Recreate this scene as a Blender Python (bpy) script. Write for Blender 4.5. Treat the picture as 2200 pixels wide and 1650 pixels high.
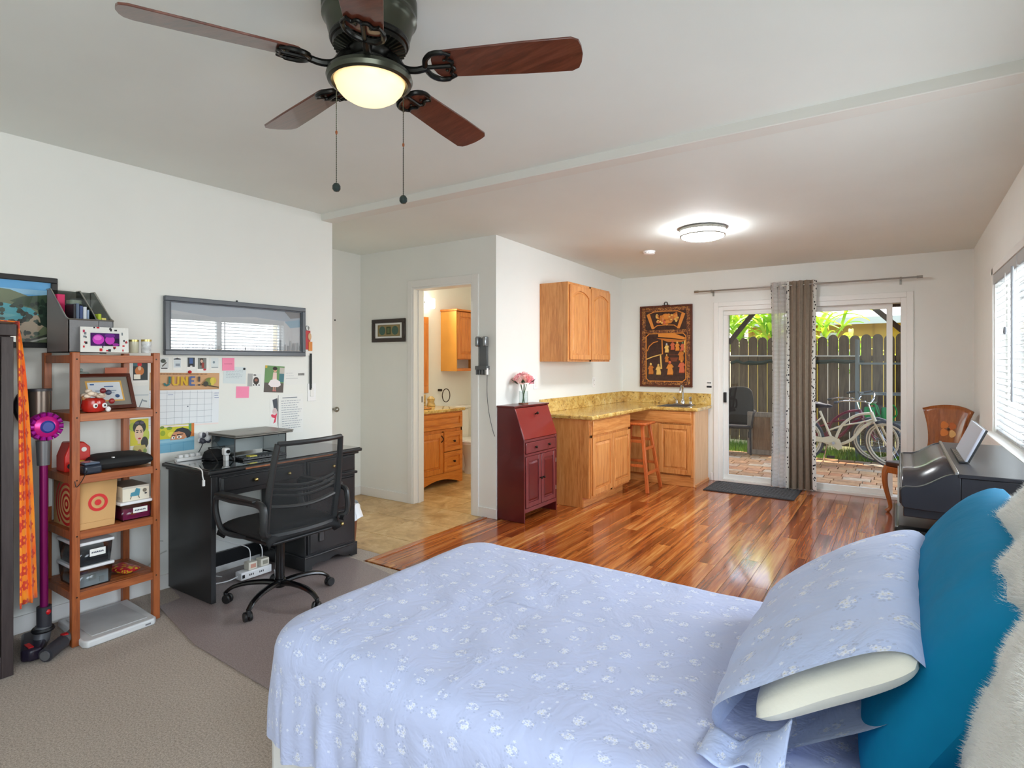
import bpy, bmesh, math, random
from mathutils import Matrix, Vector, Euler, noise
for _o in list(bpy.data.objects): bpy.data.objects.remove(_o, do_unlink=True)
S = bpy.context.scene
C = S.collection
R = math.radians
PI = math.pi
rnd = random.Random(7)

# ------------------------------------------------------------------ camera
cam = bpy.data.objects.new('camera', bpy.data.cameras.new('camera')); C.objects.link(cam)
cam.data.sensor_width = 36; cam.data.lens = 1240/2200*36
cam.data.shift_y = -46/2200
cam.data.clip_start = .02; cam.data.clip_end = 200
cam.location = (0, 0, 1.40); cam.rotation_euler = (R(90), 0, R(33.8))
S.camera = cam

# ------------------------------------------------------------------ view + world
S.view_settings.view_transform = 'Standard'; S.view_settings.look = 'None'
S.view_settings.exposure = 0.5; S.view_settings.gamma = 1.0
S.view_settings.use_curve_mapping = False
S.cycles.use_denoising = True; S.cycles.use_adaptive_sampling = True; S.cycles.adaptive_threshold = .02
S.cycles.max_bounces = 10; S.cycles.diffuse_bounces = 6; S.cycles.glossy_bounces = 5
S.cycles.transmission_bounces = 8; S.cycles.transparent_max_bounces = 16
S.cycles.caustics_reflective = False; S.cycles.caustics_refractive = False
S.cycles.sample_clamp_indirect = 6
W = bpy.data.worlds.new('sky'); S.world = W; W.use_nodes = True
_n = W.node_tree.nodes; _n.clear()
_bg = _n.new('ShaderNodeBackground'); _wo = _n.new('ShaderNodeOutputWorld')
_sky = _n.new('ShaderNodeTexSky'); _sky.sky_type = 'NISHITA'; _sky.sun_disc = False
_sky.sun_elevation = R(52); _sky.sun_rotation = R(20); _sky.air_density = 1.2; _sky.dust_density = 2.0
_bg.inputs['Strength'].default_value = 0.62
W.node_tree.links.new(_sky.outputs[0], _bg.inputs[0]); W.node_tree.links.new(_bg.outputs[0], _wo.inputs[0])

def light(name, kind, loc, energy, color=(1,1,1), size=None, rot=(0,0,0), sizey=None):
    L = bpy.data.lights.new(name, kind); L.energy = energy; L.color = color
    if kind == 'AREA':
        L.shape = 'RECTANGLE' if sizey else 'DISK'; L.size = size
        if sizey: L.size_y = sizey
    elif kind == 'SUN': L.angle = size
    elif size is not None: L.shadow_soft_size = size
    o = bpy.data.objects.new(name, L); C.objects.link(o); o.location = loc; o.rotation_euler = rot
    return o
# sun over the back yard, coming from beyond the fence
light('sun', 'SUN', (0, 20, 20), 6.0, (1, .95, .86), R(.6), rot=(R(-18), R(8), 0))
# daylight in the seen window, then fill light in two added, unseen windows
light('window_daylight', 'AREA', (.86, 4.59, 1.46), 66, (.86, .94, 1), 2.0, rot=(R(90), 0, R(90)), sizey=1.15)
light('middle_fill_light', 'AREA', (.76, 2.75, 1.36), 17, (.88, .95, 1), 1.25, rot=(R(90), 0, R(90)), sizey=.8)
light('side_fill_light', 'AREA', (.76, -.75, 1.5), 53, (.90, .96, 1), 2.4, rot=(R(90), 0, R(90)), sizey=1.4)

# ------------------------------------------------------------------ helpers
def lin(c):
    c = [x/255 for x in c[:3]]
    return tuple(x/12.92 if x <= .04045 else ((x+.055)/1.055)**2.4 for x in c) + (1,)

class NT:
    def __init__(s, name):
        s.m = bpy.data.materials.new(name); s.m.use_nodes = True
        s.t = s.m.node_tree; s.t.nodes.clear()
        s.out = s.n('ShaderNodeOutputMaterial'); s.b = s.n('ShaderNodeBsdfPrincipled')
        s.l(s.b.outputs[0], s.out.inputs[0])
    def n(s, typ, **kw):
        nd = s.t.nodes.new(typ)
        for k, v in kw.items():
            if k in nd.inputs.keys() if hasattr(nd.inputs, 'keys') else False: nd.inputs[k].default_value = v
            else: setattr(nd, k, v)
        return nd
    def l(s, a, b): s.t.links.new(a, b)
    def coord(s, kind='Object', scale=(1,1,1), rand=False):
        tc = s.n('ShaderNodeTexCoord'); mp = s.n('ShaderNodeMapping'); mp.inputs['Scale'].default_value = scale
        s.l(tc.outputs[kind], mp.inputs['Vector'])
        if rand:
            oi = s.n('ShaderNodeObjectInfo'); mu = s.n('ShaderNodeMath', operation='MULTIPLY'); mu.inputs[1].default_value = 37.0
            s.l(oi.outputs['Random'], mu.inputs[0])
            cb = s.n('ShaderNodeCombineXYZ')
            for i in range(3): s.l(mu.outputs[0], cb.inputs[i])
            s.l(cb.outputs[0], mp.inputs['Location']); s.oi = oi
        return mp.outputs[0]
    def noise(s, v, scale, detail=3, rough=.55, dist=0):
        nd = s.n('ShaderNodeTexNoise'); nd.inputs['Scale'].default_value = scale; nd.inputs['Detail'].default_value = detail
        nd.inputs['Roughness'].default_value = rough; nd.inputs['Distortion'].default_value = dist
        s.l(v, nd.inputs['Vector']); return nd.outputs['Fac']
    def ramp(s, f, stops, interp='LINEAR'):
        r = s.n('ShaderNodeValToRGB'); r.color_ramp.interpolation = interp
        e = r.color_ramp.elements
        while len(e) < len(stops): e.new(.5)
        for i, (p, c) in enumerate(stops):
            e[i].position = p; e[i].color = lin(c) if len(c) == 3 else c
        s.l(f, r.inputs[0]); return r.outputs[0]
    def mix(s, f, a, b, mode='MIX'):
        m = s.n('ShaderNodeMix', data_type='RGBA', blend_type=mode)
        for i, x in ((0, f), (6, a), (7, b)):
            if hasattr(x, 'is_output'): s.l(x, m.inputs[i])
            elif i == 0: m.inputs[0].default_value = x
            else: m.inputs[i].default_value = lin(x) if len(x) == 3 else x
        return m.outputs[2]
    def math(s, op, a, b=0.0, c=None):
        m = s.n('ShaderNodeMath', operation=op)
        for i, x in enumerate((a, b) if c is None else (a, b, c)):
            if hasattr(x, 'is_output'): s.l(x, m.inputs[i])
            else: m.inputs[i].default_value = x
        return m.outputs[0]
    def bump(s, h, strength=.3, dist=.01):
        b = s.n('ShaderNodeBump'); b.inputs['Strength'].default_value = strength; b.inputs['Distance'].default_value = dist
        s.l(h, b.inputs['Height']); s.l(b.outputs[0], s.b.inputs['Normal'])
    def set(s, **kw):
        for k, v in kw.items():
            nm = {'rough': 'Roughness', 'metal': 'Metallic', 'color': 'Base Color', 'coat': 'Coat Weight', 'coatr': 'Coat Roughness', 'trans': 'Transmission Weight', 'ior': 'IOR', 'alpha': 'Alpha', 'sheen': 'Sheen Weight', 'spec': 'Specular IOR Level', 'emit': 'Emission Strength', 'emitc': 'Emission Color', 'sss': 'Subsurface Weight'}[k]
            if hasattr(v, 'is_output'): s.l(v, s.b.inputs[nm])
            else: s.b.inputs[nm].default_value = v
        return s.m

def P(name, color, rough=.5, metal=0, var=None, bump=None, **kw):
    t = NT(name); col = lin(color)
    if var:
        v = t.coord(); f = t.noise(v, var[0], 4)
        k = var[1]
        dark = tuple(x*(1-k) for x in col[:3])+(1,); lite = tuple(min(1, x*(1+k)) for x in col[:3])+(1,)
        t.set(color=t.ramp(f, [(.3, dark), (.7, lite)]))
    else: t.set(color=col)
    if bump:
        v = t.coord(); t.bump(t.noise(v, bump[0], 4), bump[1], bump[2] if len(bump) > 2 else .005)
    t.set(rough=rough, metal=metal, **kw)
    return t.m

def wood(name, c1, c2, c3=None, rough=.38, axis='z', scale=1.0, rand=True, coat=0, contrast=1):
    """c1 dark grain, c2 body, c3 light"""
    t = NT(name); c3 = c3 or tuple(min(255, int(x*1.15)) for x in c2)
    sc = {'x': (1.2, 14, 14), 'y': (14, 1.2, 14), 'z': (14, 14, 1.2)}[axis]
    v = t.coord('Object', tuple(x*scale for x in sc), rand)
    f = t.noise(v, 2.2, 5, .6, 1.0); g = t.noise(v, 9, 3, .6, .2)
    h = t.math('ADD', t.math('MULTIPLY', f, .7), t.math('MULTIPLY', g, .3))
    t.set(color=t.ramp(h, [(.30, c1), (.5, c2), (.68, c3)]), rough=rough, coat=coat)
    t.bump(g, .12, .002)
    return t.m

def emis(name, color, strength):
    t = NT(name); t.set(color=lin(color), emitc=lin(color), emit=strength, rough=.6); return t.m

def glass(name, tint=(255,255,255), rough=0.0, ior=1.45, mixv=.85):
    """thin clear sheet: mostly transparent, mirror-like at the surface by its Fresnel"""
    t = NT(name); tr = t.n('ShaderNodeBsdfTransparent'); tr.inputs[0].default_value = lin(tint)
    gl = t.n('ShaderNodeBsdfGlossy'); gl.inputs['Roughness'].default_value = rough
    fr = t.n('ShaderNodeFresnel'); ge = t.n('ShaderNodeNewGeometry')
    t.l(t.math('MULTIPLY_ADD', ge.outputs['Backfacing'], 1/ior-ior, ior), fr.inputs['IOR'])   # same reflectance from both faces of the sheet
    mx = t.n('ShaderNodeMixShader'); t.l(fr.outputs[0], mx.inputs[0]); t.l(tr.outputs[0], mx.inputs[1]); t.l(gl.outputs[0], mx.inputs[2])
    t.l(mx.outputs[0], t.out.inputs[0]); t.t.nodes.remove(t.b)
    return t.m

class MB:
    def __init__(s): s.v = []; s.f = []; s.c = []; s.uv = {}
    def add(s, vs, fs, col=None):
        o = len(s.v); s.v += [Vector(p) for p in vs]; s.f += [[i+o for i in f] for f in fs]; s.c += [col]*len(fs); return s
    def box(s, x0, x1, y0, y1, z0, z1, col=None):
        return s.add([(x0,y0,z0),(x1,y0,z0),(x1,y1,z0),(x0,y1,z0),(x0,y0,z1),(x1,y0,z1),(x1,y1,z1),(x0,y1,z1)],
                     [(0,3,2,1),(4,5,6,7),(0,1,5,4),(1,2,6,5),(2,3,7,6),(3,0,4,7)], col)
    def bar(s, p, q, w, h, up=(0,0,1), col=None):
        p = Vector(p); q = Vector(q); d = (q-p).normalized(); u = Vector(up)
        if abs(d.dot(u)) > .98: u = Vector((1,0,0))
        a = d.cross(u).normalized()*w/2; b = a.cross(d).normalized()*h/2
        vs = [p-a-b, p+a-b, p+a+b, p-a+b, q-a-b, q+a-b, q+a+b, q-a+b]
        return s.add(vs, [(0,1,2,3),(7,6,5,4),(0,4,5,1),(1,5,6,2),(2,6,7,3),(3,7,4,0)], col)
    def cyl(s, p, q, r, r2=None, n=16, col=None, cap=True):
        r2 = r if r2 is None else r2; p = Vector(p); q = Vector(q); d = (q-p).normalized()
        u = Vector((0,0,1)) if abs(d.z) < .95 else Vector((1,0,0))
        a = d.cross(u).normalized(); b = d.cross(a)
        vs = [p+(a*math.cos(t)+b*math.sin(t))*r for t in [2*PI*i/n for i in range(n)]] + [q+(a*math.cos(t)+b*math.sin(t))*r2 for t in [2*PI*i/n for i in range(n)]]
        fs = [(i, i+n, (i+1)%n+n, (i+1)%n) for i in range(n)]
        if cap: fs += [tuple(range(n)), tuple(range(2*n-1, n-1, -1))]
        return s.add(vs, fs, col)
    def tube(s, pts, r, n=8, closed=False, col=None, flat=1.0):
        pts = [Vector(p) for p in pts]; m = len(pts); rs = r if isinstance(r, (list, tuple)) else [r]*m
        vs = []; fs = []; a = None
        for i, p in enumerate(pts):
            if closed: d = (pts[(i+1)%m]-pts[i-1]).normalized()
            else: d = (pts[min(i+1, m-1)]-pts[max(i-1, 0)]).normalized()
            if a is None: a = d.orthogonal().normalized() if abs(d.z) > .95 else d.cross(Vector((0,0,1))).normalized()
            else: a = (a-d*a.dot(d)).normalized()
            b = d.cross(a)
            vs += [p+(a*math.cos(t)+b*math.sin(t)*flat)*rs[i] for t in [2*PI*k/n for k in range(n)]]
        for i in range(m if closed else m-1):
            o = i*n; q = ((i+1)%m)*n
            fs += [(o+k, q+k, q+(k+1)%n, o+(k+1)%n) for k in range(n)]
        if not closed: fs += [tuple(range(n)), tuple(range((m-1)*n+n-1, (m-1)*n-1, -1))]
        return s.add(vs, [f[::-1] for f in fs], col)
    def lathe(s, prof, c=(0,0,0), n=24, col=None, M=None):
        vs = []; fs = []; m = len(prof)
        for (r, z) in prof:
            for k in range(n):
                t = 2*PI*k/n; p = Vector((r*math.cos(t), r*math.sin(t), z))
                vs.append((M @ p if M else p)+Vector(c))
        for i in range(m-1):
            for k in range(n): fs.append((i*n+k, i*n+(k+1)%n, (i+1)*n+(k+1)%n, (i+1)*n+k))
        fs += [tuple(range(n-1, -1, -1)), tuple(range((m-1)*n, m*n))]
        return s.add(vs, fs, col)
    def prism(s, poly, axis, lo, hi, col=None):
        """poly in the two other axes: x->(y,z), y->(x,z), z->(x,y)"""
        n = len(poly)
        def mk(a, b, t): return {'x': (t,a,b), 'y': (a,t,b), 'z': (a,b,t)}[axis]
        vs = [mk(a,b,lo) for a,b in poly]+[mk(a,b,hi) for a,b in poly]
        fs = [tuple(range(n)), tuple(range(2*n-1, n-1, -1))]+[(i, i+n, (i+1)%n+n, (i+1)%n) for i in range(n)]
        return s.add(vs, fs, col)
    def ball(s, c, r, n=16, m=10, col=None, M=None):
        if not isinstance(r, (tuple, list)): r = (r,r,r)
        vs = []; fs = []
        for i in range(m+1):
            ph = PI*i/m
            for k in range(n):
                t = 2*PI*k/n; p = Vector((r[0]*math.sin(ph)*math.cos(t), r[1]*math.sin(ph)*math.sin(t), r[2]*math.cos(ph)))
                vs.append((M @ p if M else p)+Vector(c))
        for i in range(m):
            for k in range(n): fs.append((i*n+k, (i+1)*n+k, (i+1)*n+(k+1)%n, i*n+(k+1)%n))
        return s.add(vs, fs, col)
    def grid(s, fn, nu, nv, col=None, wrapu=False):
        vs = [fn(i/(nu if wrapu else nu-1), j/(nv-1)) for j in range(nv) for i in range(nu)]
        fs = []
        for j in range(nv-1):
            for i in range(nu if wrapu else nu-1):
                fs.append((j*nu+i, j*nu+(i+1)%nu, (j+1)*nu+(i+1)%nu, (j+1)*nu+i))
        return s.add(vs, fs, col)
    def frame(s, axis, a0, a1, b0, b1, w, lo, hi, col=None):
        """rectangular picture frame ring in the plane normal to axis"""
        def bx(p, q, r_, t):
            if axis == 'x': s.box(lo, hi, p, q, r_, t, col)
            elif axis == 'y': s.box(p, q, lo, hi, r_, t, col)
            else: s.box(p, q, r_, t, lo, hi, col)
        bx(a0, a1, b0, b0+w); bx(a0, a1, b1-w, b1); bx(a0, a0+w, b0+w, b1-w); bx(a1-w, a1, b0+w, b1-w); return s
    def xf(s, M): s.v = [M @ p for p in s.v]; return s

ROOTM = {}
_meshcache = {}
def _mk(name, mb, mat, M=None, bev=0, ang=35, seg=2, sub=0, solid=0):
    me = bpy.data.meshes.new(name)
    vs = mb.v
    if M is not None:
        Mi = M.inverted(); vs = [Mi @ p for p in vs]
    me.from_pydata([tuple(p) for p in vs], [], [tuple(f) for f in mb.f])
    if any(c is not None for c in mb.c):
        ca = me.color_attributes.new('Col', 'FLOAT_COLOR', 'CORNER'); i = 0
        cl = [lin(c) if c is not None else (1,1,1,1) for c in mb.c]
        for pi, p in enumerate(me.polygons):
            for _ in p.vertices:
                ca.data[i].color = cl[pi]; i += 1
    bm = bmesh.new(); bm.from_mesh(me)
    bmesh.ops.recalc_face_normals(bm, faces=bm.faces); bm.to_mesh(me); bm.free()
    if mat is not None:
        for mm in (mat if isinstance(mat, (list, tuple)) else [mat]): me.materials.append(mm)
    if ang:
        me.polygons.foreach_set('use_smooth', [True]*len(me.polygons)); me.set_sharp_from_angle(angle=R(ang))
    o = bpy.data.objects.new(name, me); C.objects.link(o)
    if solid:
        m = o.modifiers.new('Solid', 'SOLIDIFY'); m.thickness = solid; m.offset = 0
    if bev:
        m = o.modifiers.new('Bevel', 'BEVEL'); m.width = bev; m.segments = seg; m.limit_method = 'ANGLE'; m.angle_limit = R(40); m.harden_normals = False
    if sub:
        m = o.modifiers.new('Sub', 'SUBSURF'); m.levels = sub; m.render_levels = sub
    return o

def tag(o, label, cat, group=None, kind=None):
    if label: o['label'] = label
    if cat: o['category'] = cat
    if group: o['group'] = group
    if kind: o['kind'] = kind
    return o
def thing(name, label, cat, loc=(0,0,0), rotz=0, group=None, local=False, kind=None):
    o = bpy.data.objects.new(name, None); C.objects.link(o); o.empty_display_size = .1
    o.location = loc; o.rotation_euler = (0,0,rotz)
    ROOTM[o.name] = Matrix.Identity(4) if local else Matrix.LocRotScale(Vector(loc), Euler((0,0,rotz)), None)
    o['_t'] = 1
    return tag(o, label, cat, group, kind)
def _root(o):
    while o.parent: o = o.parent
    return o
def part(name, mb, mat, parent, label=None, **kw):
    o = _mk(name, mb, mat, ROOTM.get(_root(parent).name, Matrix.Identity(4)), **kw)
    o.parent = parent
    if label: o['label'] = label
    return o
def single(name, mb, mat, label, cat, group=None, kind=None, **kw):
    """a thing that is one mesh; origin at the middle of its base"""
    xs = [p.x for p in mb.v]; ys = [p.y for p in mb.v]; zs = [p.z for p in mb.v]
    b = Vector(((min(xs)+max(xs))/2, (min(ys)+max(ys))/2, min(zs)))
    M = Matrix.Translation(b); o = _mk(name, mb, mat, M, **kw); o.location = b
    ROOTM[o.name] = M
    return tag(o, label, cat, group, kind)
def struct(name, mb, mat, label=None, **kw):
    o = _mk(name, mb, mat, None, **kw); ROOTM[o.name] = Matrix.Identity(4); o['kind'] = 'structure'
    if label: o['label'] = label
    return o
def copyobj(o, parent=None):
    c = o.copy(); C.objects.link(c)
    if parent: c.parent = parent
    return c
def copytree(o, parent=None):
    c = o.copy(); C.objects.link(c); c.parent = parent
    for ch in [x for x in bpy.data.objects if x.parent == o]: copytree(ch, c)
    return c
def arc(cx, cy, r, a0, a1, n): return [(cx+r*math.cos(R(a0+(a1-a0)*i/n)), cy+r*math.sin(R(a0+(a1-a0)*i/n))) for i in range(n+1)]
def bez(p0, p1, p2, p3, n=12):
    p0, p1, p2, p3 = map(Vector, (p0, p1, p2, p3)); o = []
    for i in range(n+1):
        t = i/n; o.append(p0*(1-t)**3+p1*3*t*(1-t)**2+p2*3*t*t*(1-t)+p3*t**3)
    return o
def spline(pts, n=8):
    pts = [Vector(p) for p in pts]; o = []
    for i in range(len(pts)-1):
        a = pts[max(i-1, 0)]; b = pts[i]; c = pts[i+1]; d = pts[min(i+2, len(pts)-1)]
        for k in range(n):
            t = k/n
            o.append(.5*((2*b)+(c-a)*t+(2*a-5*b+4*c-d)*t*t+(3*b-a-3*c+d)*t**3))
    o.append(pts[-1]); return o

# flat print: coloured outlines laid on one thin sheet
def art(mb, org, u, v, shapes, n=None, lift=.0006):
    """shapes: (colour, [(a,b)..]) in sheet units 0..1; org corner, u and v the sheet's edge vectors"""
    org = Vector(org); u = Vector(u); v = Vector(v); nn = Vector(n) if n else u.cross(v).normalized()
    for i, (col, poly) in enumerate(shapes):
        h = nn*lift*(i+1)
        mb.add([org+u*a+v*b+h for a, b in poly], [tuple(range(len(poly)))], col)
    return mb
def el(cx, cy, rx, ry, n=14, a0=0): return [(cx+rx*math.cos(2*PI*i/n+a0), cy+ry*math.sin(2*PI*i/n+a0)) for i in range(n)]
def rc(x0, y0, x1, y1): return [(x0,y0),(x1,y0),(x1,y1),(x0,y1)]
def ln(x0, y0, x1, y1, w):
    dx, dy = x1-x0, y1-y0; L = math.hypot(dx, dy) or 1; nx, ny = -dy/L*w/2, dx/L*w/2
    return [(x0-nx,y0-ny),(x1-nx,y1-ny),(x1+nx,y1+ny),(x0+nx,y0+ny)]
def _artmat(name, rough=.6):
    t = NT(name); a = t.n('ShaderNodeVertexColor'); a.layer_name = 'Col'; t.set(color=a.outputs[0], rough=rough); return t.m
M_art = _artmat('printed_paper', .6); M_artg = _artmat('glossy_print', .3); M_artw = _artmat('painted_wood_relief', .4)

# ------------------------------------------------------------------ materials
M_wall = P('wall_paint', (232,233,228), .65, var=(1.2,.025), bump=(60,.06,.002))
M_ceil = P('ceiling_paint', (231,235,230), .75, var=(1.0,.03), bump=(40,.08,.002))
M_trim = P('white_trim_paint', (232,231,227), .4)
M_vinyl = P('white_vinyl', (236,236,232), .35)
M_black = P('black_plastic', (26,27,29), .42)
M_gblack = P('gloss_black_metal', (14,14,16), .18)
M_white = P('white_plastic', (236,236,236), .35)
M_chrome = P('chrome', (210,212,215), .12, 1)
M_nickel = P('brushed_nickel', (165,163,156), .3, 1)
M_steel = P('steel', (150,152,155), .28, 1)
M_paper = P('white_paper', (236,236,232), .7)
M_glass = glass('clear_glass')
M_oak = wood('honey_oak', (170,98,44), (206,138,74), (222,160,98), .32, 'z', coat=.15)
M_oakx = wood('honey_oak_horizontal', (170,98,44), (206,138,74), (222,160,98), .32, 'x', coat=.15)
M_oaky = wood('honey_oak_crosswise', (170,98,44), (206,138,74), (222,160,98), .32, 'y', coat=.15)
M_maple = wood('orange_maple', (186,98,28), (214,126,44), (226,146,62), .3, 'z', coat=.2)
M_maplex = wood('orange_maple_horizontal', (186,98,28), (214,126,44), (226,146,62), .3, 'y', coat=.2)
M_shelf = wood('red_brown_stained_wood', (120,58,26), (160,86,42), (180,104,56), .4, 'z')
M_shelfy = wood('red_brown_stained_wood_flat', (120,58,26), (160,86,42), (180,104,56), .4, 'y')
M_redcab = P('cherry_red_lacquer', (94,26,27), .3, var=(6,.12), coat=.2)
M_deskblk = P('black_painted_wood', (30,31,33), .3, var=(5,.15))

# carpet
def mk_carpet():
    t = NT('speckled_beige_carpet'); v = t.coord()
    a = t.noise(v, 130, 3, .7); b = t.noise(v, 420, 2, .7); c = t.noise(v, 3, 2)
    f = t.math('ADD', t.math('MULTIPLY', a, .45), t.math('MULTIPLY', b, .55))
    col = t.ramp(f, [(.36, (118,104,92)), (.48, (178,163,148)), (.6, (216,203,188)), (.7, (232,222,210))])
    col = t.mix(t.math('MULTIPLY', c, .18), col, (146,130,115))
    t.set(color=col, rough=.95, sheen=.1); t.bump(f, .9, .006); return t.m
M_carpet = mk_carpet()
# acacia planks
def mk_plank():
    t = NT('acacia_plank'); v = t.coord('Object', (1,1,1), True)
    mp = t.n('ShaderNodeMapping'); mp.inputs['Scale'].default_value = (9, .42, 1); t.l(v, mp.inputs['Vector'])
    w = t.noise(mp.outputs[0], 1.35, 4, .6, .45); g = t.noise(mp.outputs[0], 6.0, 5, .65, .4)
    mp2 = t.n('ShaderNodeMapping'); mp2.inputs['Scale'].default_value = (60, 1.2, 1); t.l(v, mp2.inputs['Vector'])
    fine = t.noise(mp2.outputs[0], 2.5, 3)
    h = t.math('ADD', t.math('ADD', t.math('MULTIPLY', w, .62), t.math('MULTIPLY', g, .28)), t.math('MULTIPLY', fine, .12))
    col = t.ramp(h, [(.36, (70,32,13)), (.43, (130,66,27)), (.50, (178,100,46)), (.56, (204,134,70)), (.64, (230,178,112))])
    tint = t.ramp(t.oi.outputs['Random'], [(0, (205,170,150)), (.5, (240,220,205)), (1, (255,250,240))])
    t.set(color=t.mix(1.0, col, tint, 'MULTIPLY'), rough=.2, coat=.5, coatr=.08)
    t.bump(g, .03, .002); return t.m
M_plank = mk_plank()
def mk_tile():
    t = NT('travertine_tile'); v = t.coord('Object', (1,1,1), True)
    a = t.noise(v, 4, 6, .65, 1.2); b = t.noise(v, 30, 3)
    h = t.math('ADD', t.math('MULTIPLY', a, .8), t.math('MULTIPLY', b, .2))
    t.set(color=t.ramp(h, [(.32, (162,122,72)), (.5, (200,164,108)), (.66, (222,194,146))]), rough=.32); t.bump(b, .06, .003); return t.m
M_tile = mk_tile()
M_grout = P('grout', (150,130,100), .9)
def mk_granite():
    t = NT('gold_granite'); v = t.coord()
    a = t.noise(v, 9, 6, .75, .6); b = t.noise(v, 38, 5, .7); c = t.noise(v, 90, 3)
    col = t.ramp(a, [(.3, (150,106,46)), (.45, (200,160,82)), (.58, (220,188,112)), (.72, (234,214,164))])
    col = t.mix(t.ramp(b, [(.56, (0,0,0)), (.66, (255,255,255))]), col, (96,66,34))
    col = t.mix(t.ramp(c, [(.66, (0,0,0)), (.72, (190,190,190))]), col, (240,226,186))
    t.set(color=col, rough=.14, coat=.3); return t.m
M_granite = mk_granite()
# ================================================================== THE ROOM
XL, XK, XR, YF, YB, YBK = -3.78, -2.99, .60, 7.05, 4.21, -2.2
m = MB(); m.box(XL-.12, XL, YBK, 3.05, 0, 2.6); m.box(-4.88, XL-.12, 2.93, 3.05, 0, 2.6); struct('wall_left', m, M_wall)
m = MB(); m.box(-4.88, -4.76, 3.05, YB, 0, 2.6); struct('wall_hall', m, M_wall)
BD0, BD1, BDZ = -4.0, -3.25, 2.14     # bathroom doorway
m = MB(); m.box(-5.05, BD0, YB, YB+.13, 0, 2.6); m.box(BD1, XK, YB, YB+.13, 0, 2.6); m.box(BD0, BD1, YB, YB+.13, BDZ, 2.6); struct('wall_bathroom', m, M_wall)
m = MB(); m.box(XK-.12, XK, YB+.13, YF, 0, 2.6); struct('wall_kitchen', m, M_wall)
DX0, DX1, DZ = -1.77, .07, 2.06       # sliding door opening
m = MB(); m.box(XK-.12, DX0, YF, YF+.14, 0, 2.6); m.box(DX1, XR+.14, YF, YF+.14, 0, 2.6); m.box(DX0, DX1, YF, YF+.14, DZ, 2.6); struct('wall_far', m, M_wall)
WY0, WY1, WZ0, WZ1 = 3.55, 5.62, .88, 2.06
UY0, UY1, UZ0, UZ1 = 2.12, 3.38, .94, 1.78      # unseen window added over the bed's far side to let in fill light
VY0, VY1, VZ0, VZ1 = -1.95, .45, .80, 2.20      # unseen window added behind the camera to let in fill light
m = MB(); m.box(XR, XR+.14, YBK, VY0, 0, 2.6); m.box(XR, XR+.14, VY1, UY0, 0, 2.6); m.box(XR, XR+.14, UY1, WY0, 0, 2.6); m.box(XR, XR+.14, UY0, UY1, 0, UZ0); m.box(XR, XR+.14, UY0, UY1, UZ1, 2.6); m.box(XR, XR+.14, VY0, VY1, 0, VZ0); m.box(XR, XR+.14, VY0, VY1, VZ1, 2.6); m.box(XR, XR+.14, WY1, YF, 0, 2.6); m.box(XR, XR+.14, WY0, WY1, 0, WZ0); m.box(XR, XR+.14, WY0, WY1, WZ1, 2.6); struct('wall_right', m, M_wall)
m = MB(); m.box(XL-.12, XR+.14, YBK-.14, YBK, 0, 2.6); struct('wall_back', m, M_wall)
m = MB(); m.frame('x', VY0, VY1, VZ0, VZ1, .045, XR+.05, XR+.10); m.box(XR+.05, XR+.10, -.79, -.71, VZ0, VZ1); struct('added_window_2', m, M_vinyl)  # frame of the unseen window added behind the camera
m = MB(); m.frame('x', UY0, UY1, UZ0, UZ1, .045, XR+.05, XR+.10); struct('added_window_3', m, M_vinyl)  # frame of the unseen window added beside the bed
# ceilings: flat over the bed, the addition's drops slightly towards the yard
m = MB(); m.box(XL-.12, XR+.14, YBK-.14, 3.0, 2.57, 2.7); struct('ceiling', m, M_ceil)
m = MB(); m.prism([(3.0,2.566),(7.19,2.487),(7.19,2.75),(3.0,2.75)], 'x', -5.05, XR+.14); struct('ceiling_addition', m, M_ceil)
m = MB(); m.box(XL, XR, 2.945, 3.06, 2.518, 2.60); struct('trim_1', m, P('beam_paint', (226,225,218), .6), 'painted beam crossing the ceiling', bev=.004)
# bathroom shell
m = MB(); m.box(-5.05, -4.93, YB+.13, 6.9, 0, 2.6); m.box(-5.05, XK-.12, 6.8, 6.92, 0, 2.6); struct('wall_bathroom_inner', m, M_wall)
# floors
m = MB(); m.box(XL-.12, XR+.14, YBK-.14, 2.80, -.12, 0); m.box(XL, -3.14, 2.80, 2.97, -.12, 0); struct('floor_carpet', m, M_carpet)
WX0, WY_ = -3.13, 2.81
m = MB(); m.box(WX0, XR+.14, WY_, YF+.02, -.12, -.012); fw = struct('floor_wood', m, P('plank_joint', (40,18,8), .8))
# edging boards
em = M_plank
o = part('edge_board', MB().box(WX0, XR, WY_, WY_+.05, -.012, .006), em, fw, bev=.002)
o = part('edge_board', MB().box(WX0, WX0+.05, WY_+.05, YB, -.012, .006), em, fw, bev=.002)
pw = .127; cnt = 0
base = {}
def plank(x0, x1, y0, y1):
    w = round(x1-x0-.0022, 4); L = round(y1-y0-.0022, 4); key = (w, L)
    cx, cy = (x0+x1)/2, (y0+y1)/2
    if key not in base:
        b = _mk('plank', MB().box(-w/2, w/2, -L/2, L/2, -.012, 0), M_plank, None, ang=0); base[key] = b
    else: b = copyobj(base[key])
    b.location = (cx, cy, rnd.uniform(-.0004, .0004)); b.parent = fw
x = WX0+.05; i = 0
while x < XR-.001:
    x1 = min(x+pw, XR); y = (WY_+.05 if x < XK else WY_+.05); off = [.0, .43, .81, .22, .61][i % 5]
    yend = YB-.0 if x1 <= XK else YF
    ys = [y]; q = y+1.22*(1-off)+.02
    while q < yend-.12: ys.append(q); q += 1.22
    ys.append(yend)
    for a, b in zip(ys, ys[1:]): plank(x, x1, a, b)
    x = x1; i += 1
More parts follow.
